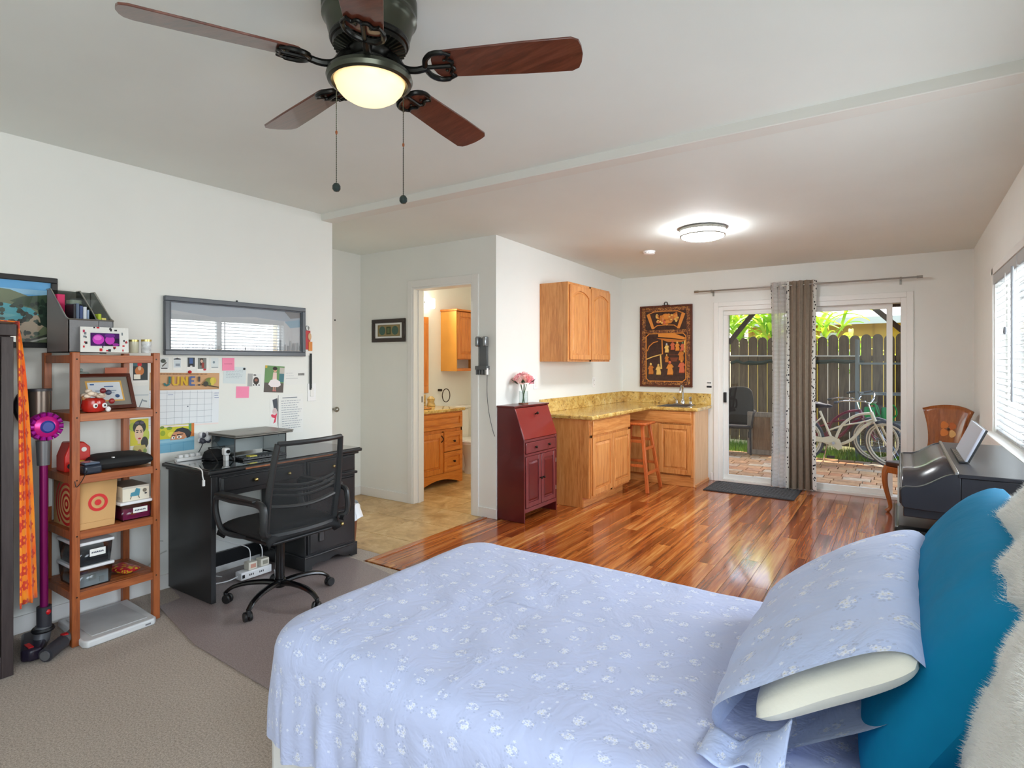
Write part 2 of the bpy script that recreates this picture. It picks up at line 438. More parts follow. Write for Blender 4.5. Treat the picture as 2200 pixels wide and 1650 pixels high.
# tile floor of hall and bathroom
m = MB(); m.box(-5.05, WX0-.0, 2.97, YB, -.12, -.008); m.box(-5.05, XK-.12, YB, 6.9, -.12, -.008); ft = struct('floor_tile', m, M_grout)
ts = .457; tb = {}
for ix in range(5):
    for iy in range(9):
        x0 = WX0-(ix+1)*ts; x1 = x0+ts; y0 = 2.97+iy*ts-.12; y1 = y0+ts
        x0 = max(x0, -5.05); y0 = max(y0, 2.97)
        if x1-x0 < .03: continue
        w, L = round(x1-x0-.005, 4), round(y1-y0-.005, 4)
        if (w, L) not in tb: b = tb[(w, L)] = _mk('tile', MB().box(-w/2, w/2, -L/2, L/2, -.008, 0), M_tile, None, ang=0)
        else: b = copyobj(tb[(w, L)])
        b.location = ((x0+x1)/2, (y0+y1)/2, 0); b.parent = ft
# baseboards
def baseboard(name, *boxes):
    m = MB()
    for b in boxes: m.box(*b)
    struct(name, m, M_trim, bev=.003)
baseboard('baseboard_left', (XL, XL+.013, YBK, 3.05, 0, .09))
baseboard('baseboard_hall', (-4.76, -4.747, 3.9, YB, 0, .09), (-4.76, BD0-.06, YB-.013, YB, 0, .09))
baseboard('baseboard_corner', (BD1+.07, XK+.013, YB-.013, YB, 0, .09))
baseboard('baseboard_far', (DX1+.07, XR, YF-.013, YF, 0, .09), (-1.86, DX0-.06, YF-.013, YF, 0, .09))
baseboard('baseboard_right', (XR-.013, XR, YBK, YF, 0, .09))
# bathroom door casing and jambs
m = MB(); m.box(BD0-.06, BD0, YB-.016, YB, 0, BDZ+.07); m.box(BD1, BD1+.07, YB-.016, YB, 0, BDZ+.07); m.box(BD0, BD1, YB-.016, YB, BDZ, BDZ+.07)
m.box(BD0-.001, BD0+.018, YB-.01, YB+.14, 0, BDZ); m.box(BD1-.018, BD1+.001, YB-.01, YB+.14, 0, BDZ); m.box(BD0+.018, BD1-.018, YB-.01, YB+.14, BDZ-.018, BDZ+.001)
m.box(BD0+.018, BD0+.03, YB+.05, YB+.09, 0, BDZ-.018)
d2 = struct('door_2', m, M_trim, 'white casing of the bathroom doorway', bev=.003)
part('strike_plate', MB().box(BD0+.0175, BD0+.0195, YB+.1, YB+.125, 1.0, 1.06), M_steel, d2)
# hall door, closed, seen edge-on
m = MB(); m.box(-4.765, -4.745, 3.1, 3.88, 0.01, 2.06); d3 = struct('door_3', m, M_trim, 'white flat door in the hall alcove', bev=.002)
m = MB(); m.cyl((-4.745,3.83,.93), (-4.70,3.83,.93), .011); m.ball((-4.68,3.83,.93), (.026,.028,.028)); part('door_knob', m, M_nickel, d3)
m = MB(); m.ball((-4.742,3.86,1.83), .008, 8, 6); part('door_peg', m, M_black, d3)

# ------------------------------------------------------------------ sliding door
m = MB()
m.box(DX0-.055, DX0, YF-.018, YF, 0, DZ+.055); m.box(DX1, DX1+.055, YF-.018, YF, 0, DZ+.055); m.box(DX0, DX1, YF-.018, YF, DZ, DZ+.055)
m.box(DX0-.001, DX0+.05, YF-.005, YF+.14, 0, DZ); m.box(DX1-.05, DX1+.001, YF-.005, YF+.14, 0, DZ); m.box(DX0+.05, DX1-.05, YF-.005, YF+.14, DZ-.05, DZ+.001)
m.box(DX0+.05, DX1-.05, YF-.005, YF+.14, 0, .03)
d1 = struct('door_1', m, M_vinyl, 'white vinyl sliding glass patio door', bev=.003)
for nm, xa, xb, ya in (('sliding_panel', DX0+.05, -.78, YF+.02), ('fixed_panel', -.86, -.05, YF+.065)):
    p_ = part(nm, MB().frame('y', xa, xb, .03, DZ-.05, .052, ya, ya+.04), M_vinyl, d1, bev=.003)
    part('glass_pane', MB().box(xa+.05, xb-.05, ya+.017, ya+.022, .08, DZ-.1), M_glass, p_)
m = MB(); m.box(DX0+.058, DX0+.088, YF-.012, YF+.02, .93, 1.05); part('latch_handle', m, M_black, d1, bev=.004)

# ------------------------------------------------------------------ window with blinds in the right wall
m = MB(); m.frame('x', WY0-.002, WY1+.002, WZ0-.002, WZ1+.002, .045, XR+.07, XR+.12); m.box(XR+.07, XR+.12, 4.56, 4.64, WZ0, WZ1)
m.box(XR, XR+.14, WY0-.001, WY0+.012, WZ0, WZ1); m.box(XR, XR+.14, WY1-.012, WY1+.001, WZ0, WZ1); m.box(XR, XR+.14, WY0, WY1, WZ1-.012, WZ1+.001)
m.box(XR-.012, XR, WY1, WY1+.05, WZ0-.02, WZ1+.05); m.box(XR-.012, XR, WY0-.05, WY0, WZ0-.02, WZ1+.05); m.box(XR-.012, XR, WY0-.05, WY1+.05, WZ1, WZ1+.05)
w1 = struct('window_1', m, M_vinyl, bev=.002)
part('window_sill', MB().box(XR-.06, XR+.07, WY0-.1, WY1+.1, WZ0-.035, WZ0-.002), M_trim, w1, bev=.004)
part('sill_apron', MB().box(XR-.014, XR, WY0-.06, WY1+.06, WZ0-.10, WZ0-.035), M_trim, w1)
for ya, yb in ((WY0+.04, 4.565), (4.635, WY1-.04)): part('glass_pane', MB().box(XR+.093, XR+.097, ya, yb, WZ0+.04, WZ1-.04), M_glass, w1)
M_slat = P('blind_slat_white', (176,177,176), .5)
for bi, (ya, yb, lab) in enumerate(((4.60, 5.605, 'white wooden venetian blind hanging nearest the sliding-door corner'), (3.565, 4.56, 'white wooden venetian blind over the window half nearer the bed'))):
    t_ = thing('venetian_blind', lab, 'blind', (XR+.035, (ya+yb)/2, WZ0), group='window blinds')
    part('head_rail', MB().box(XR+.01, XR+.06, ya, yb, WZ1-.06, WZ1-.012), M_slat, t_, bev=.003)
    part('valance', MB().box(XR-.008, XR+.008, ya-.003, yb+.003, WZ1-.075, WZ1-.005), M_slat, t_, bev=.003)
    part('bottom_rail', MB().box(XR+.01, XR+.06, ya, yb, WZ0+.004, WZ0+.022), M_slat, t_, bev=.002)
    s0 = None; nsl = 24; z0 = WZ0+.055; dz = (WZ1-.095-z0)/(nsl-1); ti = R(16)
    for k in range(nsl):
        z = z0+k*dz
        if s0 is None:
            mm = MB(); mm.add([(a*math.cos(ti)*.5*.05+b*.0013*math.sin(ti), y_, -a*math.sin(ti)*.5*.05*-1+b*.0013*math.cos(ti)) for y_ in (ya-(ya+yb)/2, yb-(ya+yb)/2) for a, b in ((-1,-1),(1,-1),(1,1),(-1,1))], [(0,1,2,3),(7,6,5,4),(0,4,5,1),(1,5,6,2),(2,6,7,3),(3,7,4,0)])
            s0 = _mk('slat', mm, M_slat, None, ang=0); s = s0
        else: s = copyobj(s0)
        s.parent = t_; s.location = (0, 0, z-WZ0)
    for yy in (ya+.12, yb-.12):
        part('ladder_cord', MB().box(XR+.008, XR+.0095, yy-.002, yy+.002, WZ0+.01, WZ1-.05), M_paper, t_)
    if bi == 0:
        part('tilt_wand', MB().cyl((XR-.022, ya+.03, WZ1-.07), (XR-.022, ya+.03, 1.16), .008, n=8), P('grey_wand', (150,152,155), .4), t_)
        m = MB(); m.cyl((XR-.018, ya+.35, WZ1-.07), (XR-.018, ya+.35, 1.63), .0018, n=5); part('pull_cord', m, M_paper, t_)
        m = MB(); m.lathe([(.002,0),(.009,-.01),(.011,-.035),(.007,-.05)], (XR-.018, ya+.35, 1.635), 10); part('cord_tassel', m, P('tassel_grey', (110,112,116), .5), t_)
# ================================================================== KITCHEN CORNER
def fmap(axis, face, sgn):
    """(a,b,d): a along the face, b up, d out of the face"""
    if axis == 'x': return lambda a, b, d: (face+sgn*d, a, b)
    return lambda a, b, d: (a, face+sgn*d, b)
def fbox(mb, fm, a0, a1, b0, b1, d0, d1, col=None):
    p = fm(a0, b0, d0); q = fm(a1, b1, d1)
    return mb.box(min(p[0],q[0]), max(p[0],q[0]), min(p[1],q[1]), max(p[1],q[1]), min(p[2],q[2]), max(p[2],q[2]), col)
def fprism(mb, fm, poly, d0, d1, col=None, taper=0):
    n = len(poly); cx = sum(p[0] for p in poly)/n; cy = sum(p[1] for p in poly)/n
    top = [(cx+(a-cx)*(1-taper), cy+(b-cy)*(1-taper)) for a, b in poly]
    return mb.add([fm(a,b,d0) for a,b in poly]+[fm(a,b,d1) for a,b in top], [tuple(range(n)), tuple(range(2*n-1,n-1,-1))]+[(i,(i+1)%n,(i+1)%n+n,i+n) for i in range(n)], col)
def knob(parent, fm, a, b, d, mat, r=.014):
    m = MB(); p = Vector(fm(a,b,d)); q = Vector(fm(a,b,d+.012)); c = Vector(fm(a,b,d+.02))
    m.cyl(p, q, r*.45, n=10); m.ball(c, r, 12, 8); return part('knob', m, mat, parent)
def door(parent, fm, a0, a1, b0, b1, mat, matp=None, arch=0, w=.05, th=.018, name='door', slab=False):
    m = MB()
    if slab:
        fbox(m, fm, a0, a1, b0, b1, 0, th)
        dp = part(name, m, mat, parent, bev=.006, seg=3); return dp
    fbox(m, fm, a0, a0+w, b0, b1, 0, th); fbox(m, fm, a1-w, a1, b0, b1, 0, th); fbox(m, fm, a0+w, a1-w, b0, b0+w, 0, th)
    if arch:
        xs = [a0+w+(a1-a0-2*w)*i/12 for i in range(13)]; mid = (a0+a1)/2; hw = (a1-a0)/2-w
        def ay(x): return b1-w-arch+arch*math.cos((x-mid)/hw*PI/2)**.8 if abs(x-mid) < hw-1e-6 else b1-w-arch
        poly = [(x, ay(x)) for x in xs]+[(a1-w, b1), (a0+w, b1)]
        for i in range(12):
            fprism(m, fm, [(xs[i], ay(xs[i])), (xs[i+1], ay(xs[i+1])), (xs[i+1], b1), (xs[i], b1)], 0, th)
        inner = [(a1-w-.012, b0+w+.012)]+[(mid+(x-mid)*(1-.024/(2*hw)), ay(x)-.014) for x in xs[::-1]]+[(a0+w+.012, b0+w+.012)]
    else:
        fbox(m, fm, a0+w, a1-w, b1-w, b1, 0, th); g = .012
        inner = [(a0+w+g, b0+w+g), (a1-w-g, b0+w+g), (a1-w-g, b1-w-g), (a0+w+g, b1-w-g)]
    fbox(m, fm, a0+w, a1-w, b0+w, b1-w, 0, th*.4)
    dp = part(name, m, mat, parent, bev=.0025)
    m2 = MB(); fprism(m2, fm, inner, th*.4, th*.85, taper=.10)
    part('raised_panel', m2, matp or mat, dp, ang=20)
    return dp
M_dknob = P('dark_bronze', (46,34,28), .35, .7)

# upper cabinet
fm = fmap('x', -2.67, 1)
c = thing('wall_cabinet', 'honey oak wall cabinet with two arched-panel doors above the granite counter', 'cabinet', (-2.83, 5.45, 1.41))
part('body', MB().box(XK, -2.69, 4.965, 5.94, 1.41, 2.19), M_oak, c, bev=.002)
m = MB(); m.frame('x', 4.965, 5.94, 1.41, 2.19, .035, -2.69, -2.67); m.box(-2.69, -2.67, 5.435, 5.47, 1.41, 2.19); part('face_frame', m, M_oak, c, bev=.002)
door(c, fm, 4.985, 5.445, 1.43, 2.165, M_oak, arch=.055); door(c, fm, 5.46, 5.92, 1.43, 2.165, M_oak, arch=.055)

# base cabinet with drawer and two doors
fm = fmap('x', -2.44, 1)
c = thing('base_cabinet', 'oak base cabinet with one drawer and two doors under the granite counter', 'cabinet', (-2.7, 5.47, 0))
part('body', MB().box(XK+.002, -2.46, 5.0, 5.95, .10, .853), M_oak, c, bev=.002)
m = MB(); m.box(XK+.002, -2.52, 5.0, 5.95, 0.001, .10); part('toe_kick', m, M_oaky, c)
m = MB(); m.prism([(XK+.002,.001),(-2.525,.001),(-2.525,.10),(-2.455,.10),(-2.455,.853),(XK+.002,.853)], 'y', 4.988, 5.0); part('side_panel', m, M_oak, c, bev=.001)
m = MB(); m.frame('x', 5.0, 5.95, .10, .853, .035, -2.46, -2.44); m.box(-2.46,-2.44,5.0,5.95,.675,.705); m.box(-2.46,-2.44,5.455,5.495,.1,.68); part('face_frame', m, M_oak, c, bev=.002)
door(c, fm, 5.015, 5.935, .70, .838, M_oaky, slab=True, name='drawer')
door(c, fm, 5.015, 5.468, .125, .68, M_oak); door(c, fm, 5.482, 5.935, .125, .68, M_oak)

# sink cabinet
fm = fmap('y', 6.5, -1)
c = thing('sink_cabinet', 'oak sink cabinet with one door beside the sliding door', 'cabinet', (-2.4, 6.78, 0))
part('body', MB().box(-2.90, -1.905, 6.52, YF-.015, .10, .853), M_oak, c, bev=.002)
part('toe_kick', MB().box(-2.90, -1.905, 6.56, YF-.015, .001, .10), M_oakx, c)
part('base_board', MB().box(-2.43, -1.905, 6.505, 6.56, .001, .115), M_oakx, c, bev=.002)
part('side_panel', MB().box(-1.905, -1.888, 6.5, YF-.015, .001, .853), wood('pale_oak_end_panel', (204,150,100), (222,176,128), (232,190,146), .35, 'z'), c, bev=.001)
part('shoe_moulding', MB().box(-1.888, -1.874, 6.5, YF-.02, .001, .03), M_oaky, c)
m = MB(); m.box(-2.90,-1.905,6.5,6.52,.70,.853); m.box(-1.94,-1.905,6.5,6.52,.10,.7); m.box(-2.43,-2.29,6.5,6.52,.10,.7); m.box(-2.9,-2.86,6.5,6.52,.1,.7); part('face_frame', m, M_oak, c, bev=.002)
door(c, fm, -2.86, -1.93, .715, .842, M_oakx, slab=True, name='false_drawer_front')
door(c, fm, -2.305, -1.925, .135, .695, M_oak)

# granite worktop (L) with a cut-out for the sink
def cellslab(mb, xs, ys, inc, z0, z1):
    idx = {}
    def V(i, j, k):
        if (i,j,k) not in idx: idx[(i,j,k)] = len(mb.v); mb.v.append(Vector((xs[i], ys[j], (z0,z1)[k])))
        return idx[(i,j,k)]
    nx, ny = len(xs)-1, len(ys)-1
    ok = lambda i, j: 0 <= i < nx and 0 <= j < ny and inc(i, j)
    for i in range(nx):
        for j in range(ny):
            if not ok(i,j): continue
            F = [(V(i,j,1),V(i+1,j,1),V(i+1,j+1,1),V(i,j+1,1)), (V(i,j+1,0),V(i+1,j+1,0),V(i+1,j,0),V(i,j,0))]
            if not ok(i-1,j): F.append((V(i,j,0),V(i,j,1),V(i,j+1,1),V(i,j+1,0)))
            if not ok(i+1,j): F.append((V(i+1,j+1,0),V(i+1,j+1,1),V(i+1,j,1),V(i+1,j,0)))
            if not ok(i,j-1): F.append((V(i+1,j,0),V(i+1,j,1),V(i,j,1),V(i,j,0)))
            if not ok(i,j+1): F.append((V(i,j+1,0),V(i,j+1,1),V(i+1,j+1,1),V(i+1,j+1,0)))
            mb.f += F; mb.c += [None]*len(F)
    return mb
c = thing('granite_worktop', 'gold granite L-shaped worktop running along the corner above the oak cabinets', 'countertop', (-2.5, 6.2, .853))
xs = [XK+.001, -2.395, -2.33, -2.0, -1.85]; ys = [4.95, 6.46, 6.55, 6.84, YF-.001]
m = cellslab(MB(), xs, ys, lambda i, j: (i == 0 or j >= 1) and not (i == 2 and j == 2), .853, .893)
part('slab', m, M_granite, c, bev=.012, seg=3)
m = MB(); m.box(XK+.001, XK+.022, 4.955, YF-.001, .893, 1.03); part('backsplash', m, M_granite, c, bev=.003)
m = MB(); m.box(XK+.022, -1.855, YF-.022, YF-.001, .893, 1.03); part('backsplash', m, M_granite, c, bev=.003)
# sink and tap
c = thing('bar_sink', 'small stainless bar sink set into the granite worktop', 'sink', (-2.165, 6.69, .80))
m = MB(); m.frame('z', -2.345, -1.985, 6.535, 6.855, .022, .893, .898); part('rim', m, M_steel, c, bev=.002)
m = MB(); m.box(-2.328,-2.322,6.552,6.838,.78,.893); m.box(-2.008,-2.002,6.552,6.838,.78,.893); m.box(-2.322,-2.008,6.552,6.558,.78,.893); m.box(-2.322,-2.008,6.832,6.838,.78,.893); m.box(-2.328,-2.002,6.552,6.838,.772,.78); part('basin', m, M_steel, c)
part('drain', MB().cyl((-2.165,6.69,.78),(-2.165,6.69,.784),.04,n=20), M_chrome, c)
c = thing('kitchen_tap', 'chrome gooseneck tap with side sprayer behind the bar sink', 'tap', (-2.15, 6.93, .893))
m = MB(); m.box(-2.27,-2.03,6.905,6.955,.893,.905); part('deck_plate', m, M_chrome, c, bev=.004)
m = MB(); m.lathe([(.024,0),(.024,.03),(.015,.05),(.013,.06)], (-2.16,6.93,.903), 16); part('base', m, M_chrome, c)
pts = [(-2.16,6.93,.95),(-2.16,6.93,1.06),(-2.16,6.925,1.10),(-2.16,6.895,1.125),(-2.16,6.85,1.115),(-2.16,6.825,1.07),(-2.16,6.82,1.04)]
part('spout', MB().tube(spline(pts, 6), .0115, 10), M_chrome, c)
m = MB(); m.cyl((-2.235,6.93,.905),(-2.235,6.93,.945),.017); m.bar((-2.235,6.93,.945),(-2.265,6.90,.985),.014,.008); part('handle', m, M_chrome, c, bev=.002)
m = MB(); m.cyl((-2.065,6.93,.905),(-2.065,6.93,.935),.017); m.cyl((-2.065,6.93,.935),(-2.065,6.915,.985),.014,.018); part('sprayer', m, M_chrome, c)

# bar stool
c = thing('bar_stool', 'orange-brown wooden bar stool tucked under the granite worktop', 'stool', (-2.43, 6.13, 0), local=True)
M_stool = wood('orange_stool_wood', (150,70,28), (190,98,46), (206,116,62), .35, 'z')
m = MB(); m.lathe([(.001,.72),(.12,.72),(.15,.724),(.155,.735),(.15,.748),(.13,.75),(.05,.742),(.001,.74)], n=4, M=Matrix.Rotation(PI/4,3,'Z'))
m = MB().box(-.165,.165,-.165,.165,.715,.745); part('seat', m, M_stool, c, bev=.014, seg=3)
cor = [(-1,-1),(1,-1),(1,1),(-1,1)]
def lp(i, z): k = .105+(.205-.105)*(1-z/.715); return (cor[i][0]*k, cor[i][1]*k, z)
for i in range(4): part('leg', MB().bar(lp(i,.001), lp(i,.716), .034, .034), M_stool, c, bev=.004)
for i in range(4):
    j = (i+1)%4
    for z in ((.20, .46) if i % 2 else (.28, .54)): part('rung', MB().bar(lp(i,z), lp(j,z), .018, .03), M_stool, c, bev=.003)

# red secretary cabinet
Y0, Y1 = 4.222, 4.80; fm = fmap('x', -2.70, 1)
c = thing('secretary_cabinet', 'narrow cherry red slant-front secretary cabinet at the wall corner', 'cabinet', (-2.85, 4.51, 0))
m = MB(); prof = [(-2.985,.002),(-2.745,.002),(-2.72,.06),(-2.70,.06),(-2.70,.72),(-2.80,1.0),(-2.985,1.0)]
side = [(-2.985,.002),(-2.70,.002),(-2.70,.72),(-2.80,1.0),(-2.985,1.0)]
for ya, yb in ((Y0,Y0+.018),(Y1-.018,Y1)): part('side_panel', MB().prism(side,'y',ya,yb), M_redcab, c, bev=.002)
m = MB(); m.prism([(-2.984,.085),(-2.715,.085),(-2.715,.715),(-2.812,.985),(-2.984,.985)],'y',Y0+.018,Y1-.018); part('carcass', m, M_redcab, c)
part('top', MB().box(-2.985,-2.79,Y0-.012,Y1+.012,1.0,1.016), M_redcab, c, bev=.004)
m = MB(); m.prism([(-2.708,.722),(-2.697,.728),(-2.797,.996),(-2.81,.99)],'y',Y0+.004,Y1-.004); fl = part('slant_flap', m, P('bright_cherry_lacquer',(132,40,34),.28,coat=.3), c, bev=.003)
m = MB(); kx = -2.765; m.cyl((kx,4.51,.93),(kx+.02,4.51,.937),.006,n=8); m.ball((kx+.028,4.51,.94),.013,12,8); part('knob', m, M_dknob, fl)
M_redf = P('worn_cherry_front', (112,46,48), .3, var=(8,.15), coat=.25)
for za, zb in ((.70,.722),(.575,.595),(.085,.12)): part('face_rail', MB().box(-2.715,-2.70,Y0+.018,Y1-.018,za,zb), M_redf, c, bev=.002)
dr = door(c, fmap('x',-2.713,1), Y0+.03, Y1-.03, .60, .695, M_redf, slab=True, name='drawer')
for yy in (4.40, 4.63): knob(dr, fmap('x',-2.698,1), yy, .648, 0, M_dknob, .012)
for ya, yb, ky in ((Y0+.03,4.505,4.485),(4.515,Y1-.03,4.535)):
    dd = door(c, fmap('x',-2.713,1), ya, yb, .125, .572, M_redf, M_redcab, w=.04, th=.016); knob(dd, fmap('x',-2.697,1), ky, .36, 0, M_dknob, .011)
for zz in (.22,.48): part('hinge', MB().cyl((-2.699,Y1-.022,zz-.018),(-2.699,Y1-.022,zz+.018),.005,n=8), M_nickel, c)

# vase with roses on it
VX, VY = -2.885, 4.50
c = thing('glass_vase', 'clear glass cylinder vase on the red secretary cabinet', 'vase', (VX,VY,1.016), local=True)
m = MB(); m.lathe([(.04,0),(.043,.004),(.043,.12),(.040,.12),(.040,.008),(.001,.008)], n=24); part('glass_wall', m, glass('vase_glass',(248,251,251)), c)
part('base_disc', MB().lathe([(.046,-.0),(.046,.012),(.001,.012)], n=20), P('amber_base', (120,64,32), .3), c)
c = thing('rose_bouquet', 'bouquet of pink roses standing in the glass vase', 'flowers', (VX,VY,1.03), local=True)
pinks = [(255,200,202),(252,176,190),(255,218,214),(248,146,180),(255,226,218),(252,194,186)]
for k in range(14):
    if k == 0: d = Vector((0,0,1)); 
    else:
        a = k*2.4; el_ = .35+.5*((k*37)%10)/10; d = Vector((math.cos(a)*math.cos(el_), math.sin(a)*math.cos(el_), math.sin(el_)*.9))
    cc = Vector((0,0,.18))+d*.088
    pm = MB(); q = d.to_track_quat('Z','Y').to_matrix()
    for ring, (npet, rr, tilt) in enumerate(((3,.012,.9),(5,.026,.55),(6,.040,.2))):
        for j in range(npet):
            an = 2*PI*j/npet+ring*.6
            def fn(u, v, an=an, rr=rr, tilt=tilt):
                w_ = (u-.5)*1.3*(.35+.65*math.sin(min(1,v*1.15)*PI*.8)); r_ = rr*(.35+.65*v**.6)+.004*math.sin(v*3)
                return cc+q@Vector((r_*math.cos(an+w_), r_*math.sin(an+w_), -.012+.032*v*(.6+tilt*.5)-.01*(abs(u-.5)*2)**2*v))
            pm.grid(fn, 5, 5)
    part('rose', pm, P('rose_petal_%d' % (k%6), pinks[k%6], .6) if k < 6 else bpy.data.materials['rose_petal_%d' % (k%6)], c, ang=60)
M_leaf = P('rose_leaf_green', (44,72,40), .5)
for k in range(5):
    a = k*1.25+.4; part('stem', MB().tube([(.012*math.cos(a+2),.012*math.sin(a+2),-.004),(.006*math.cos(a),.006*math.sin(a),.08),(.03*math.cos(a),.03*math.sin(a),.17)], .003, 6), P('stem_green',(60,96,54),.5) if k == 0 else bpy.data.materials['stem_green'], c)
for k in range(6):
    a = k*1.05; lm = MB(); lm.grid(lambda u, v: Vector((math.cos(a)*(.06+.07*v)-math.sin(a)*(u-.5)*.035*math.sin(PI*min(.99,v+.05)), math.sin(a)*(.06+.07*v)+math.cos(a)*(u-.5)*.035*math.sin(PI*min(.99,v+.05)), .17+.05*v)), 3, 6)
    part('leaf', lm, M_leaf, c, solid=.0008)

# plates on walls
def plate(name, label, fm_, a, b, kind='outlet', w=.07, h=.115, cat='outlet'):
    p0 = fm_(a,b,0); t_ = thing(name, label, cat, p0)
    m = MB(); fbox(m, fm_, a-w/2, a+w/2, b-h/2, b+h/2, 0, .006); part('cover', m, M_white, t_, bev=.002)
    if kind == 'outlet':
        for s_ in (-.024,.024):
            m = MB(); fbox(m, fm_, a-.016, a+.016, b+s_-.013, b+s_+.013, .006, .008); part('socket', m, M_trim, t_)
            m = MB()
            for dx in (-.007,.007): fbox(m, fm_, a+dx-.001, a+dx+.001, b+s_-.002, b+s_+.006, .008, .0085)
            part('slots', m, M_black, t_)
    else:
        n_ = 2 if w > .1 else 1
        for k in range(n_):
            aa = a+(k-(n_-1)/2)*.046; m = MB(); fbox(m, fm_, aa-.016, aa+.016, b-.032, b+.032, .006, .01); part('rocker', m, M_trim, t_, bev=.002)
    return t_
fk = fmap('x', XK, 1)
plate('wall_outlet', 'white double outlet on the wall below the oak wall cabinet', fk, 6.2, 1.165)
plate('light_switch', 'white rocker switch plate behind the rose bouquet', fk, 4.88, 1.195, 'switch', cat='switch')
plate('light_switch', 'white rocker switch plate beside the lanyard on the desk wall', fmap('x', XL, 1), 2.852, 1.17, 'switch', w=.075, h=.135, cat='switch')

# carved wall panel
PX0, PX1, PZ0, PZ1 = -2.738, -2.075, 1.098, 2.112; ff = fmap('y', YF, -1)
c = thing('carved_panel', 'dark carved wooden panel with gilded figures hanging over the sink', 'wall art', (-2.4, YF-.02, PZ0))
M_pan = wood('dark_carved_wood', (58,24,14), (92,42,24), (110,54,32), .4, 'z')
m = MB(); fbox(m, ff, PX0+.02, PX1-.02, PZ0+.02, PZ1-.02, .002, .014); part('back_board', m, P('black_brown_lacquer', (66,42,34), .35, var=(30,.35)), c)
m = MB(); fr_ = .085
fbox(m, ff, PX0, PX1, PZ0, PZ0+.022, .0, .032); fbox(m, ff, PX0, PX1, PZ1-.022, PZ1, 0, .032); fbox(m, ff, PX0, PX0+.022, PZ0+.022, PZ1-.022, 0, .032); fbox(m, ff, PX1-.022, PX1, PZ0+.022, PZ1-.022, 0, .032); part('outer_frame', m, M_pan, c, bev=.003)
def mk_carv():
    t = NT('gilded_carved_border'); v = t.coord(); f = t.noise(v, 26, 4, .7, 2.0)
    t.set(color=t.ramp(f, [(.42, (74,34,20)), (.5, (122,66,32)), (.58, (190,128,62))]), rough=.4); t.bump(f, .9, .01); return t.m
M_carv = mk_carv()
m = MB(); a0, a1, b0, b1 = PX0+.022, PX1-.022, PZ0+.022, PZ1-.022
fbox(m, ff, a0, a0+.05, b0, b1, 0, .024); fbox(m, ff, a1-.05, a1, b0, b1, 0, .024); fbox(m, ff, a0+.05, a1-.05, b0, b0+.045, 0, .024); fbox(m, ff, a0+.05, a1-.05, b1-.05, b1, 0, .024); zm = PZ0+.69; fbox(m, ff, a0+.05, a1-.05, zm-.02, zm+.02, 0, .024); part('carved_border', m, M_carv, c, bev=.004)
G1, G2, G3, G4 = (222,140,58), (196,116,46), (232,190,104), (206,104,70)
M_gilt = M_artw
def ribbon(mb, pts, w, d0, d1, col):
    for (xa, ya), (xb, yb) in zip(pts, pts[1:]): fprism(mb, ff, ln(xa, ya, xb, yb, w), d0, d1, col)
U = lambda u, v: (PX0+(PX1-PX0)*u, PZ0+(PZ1-PZ0)*v)
for rp_ in ([U(.20,.905),U(.27,.925),U(.5,.93),U(.73,.925),U(.80,.905)], [U(.27,.725),U(.34,.755),U(.5,.76),U(.66,.755),U(.73,.725)]):   # fan-shaped upper cartouche
    m = MB(); ribbon(m, rp_, .010, .014, .024, G1); part('fan_outline', m, M_gilt, c)
for s_ in (0, 1):
    pl = [U(.13,.89),U(.19,.91),U(.285,.715),U(.235,.71)]
    if s_: pl = [(PX0+PX1-a, b) for a, b in pl]
    m = MB(); fprism(m, ff, pl, .014, .026, G1); part('fan_stave', m, M_gilt, c, bev=.002)
rr = random.Random(3)
m = MB()
for (u, v, ru, rv, cl) in ((.5,.86,.09,.04,G1),(.42,.83,.05,.05,G2),(.6,.84,.06,.05,G2),(.68,.87,.05,.035,G1),(.33,.87,.03,.03,G3),(.36,.80,.05,.02,G4),(.55,.80,.08,.025,G1),(.7,.82,.03,.03,G3),(.47,.79,.05,.03,G4)):
    p_ = ff(*U(u,v), .016); m.ball(p_, (ru*.62, .010, rv*1.0), 10, 6, cl)
    for q in range(3):
        p2 = ff(*U(u+rr.uniform(-1,1)*ru, v+rr.uniform(-1,1)*rv), .018); m.ball(p2, (.016,.010,.014), 8, 5, rr.choice((G1,G2,G3)))
part('flower_carving', m, M_gilt, c)
m = MB()   # lower cartouche outline with clipped corners
o_ = [(.12,.10),(.17,.07),(.82,.07),(.88,.10),(.88,.62),(.83,.655),(.18,.655),(.12,.62),(.12,.10)]
ribbon(m, [U(*p) for p in o_], .010, .014, .024, G1); part('scene_outline', m, M_gilt, c)
m = MB()
fprism(m, ff, [U(.36,.66),U(.66,.655),U(.87,.60),U(.86,.575),U(.6,.60),U(.36,.615)], .014, .028, G1); fprism(m, ff, [U(.32,.60),U(.62,.585),U(.87,.565),U(.8,.545),U(.55,.55),U(.42,.58)], .014, .024, G2)
ribbon(m, [U(.43,.58),U(.44,.40)], .012, .014, .024, G1); ribbon(m, [U(.86,.57),U(.85,.42)], .014, .014, .024, G3); part('pavilion_roof', m, M_gilt, c)
m = MB(); ribbon(m, [U(.14,.44),U(.18,.50),U(.26,.545),U(.35,.56)], .010, .014, .022, G1); ribbon(m, [U(.13,.34),U(.25,.37),U(.42,.40)], .012, .014, .022, G3); ribbon(m, [U(.40,.40),U(.42,.22)], .016, .014, .022, G3); part('bridge_carving', m, M_gilt, c)
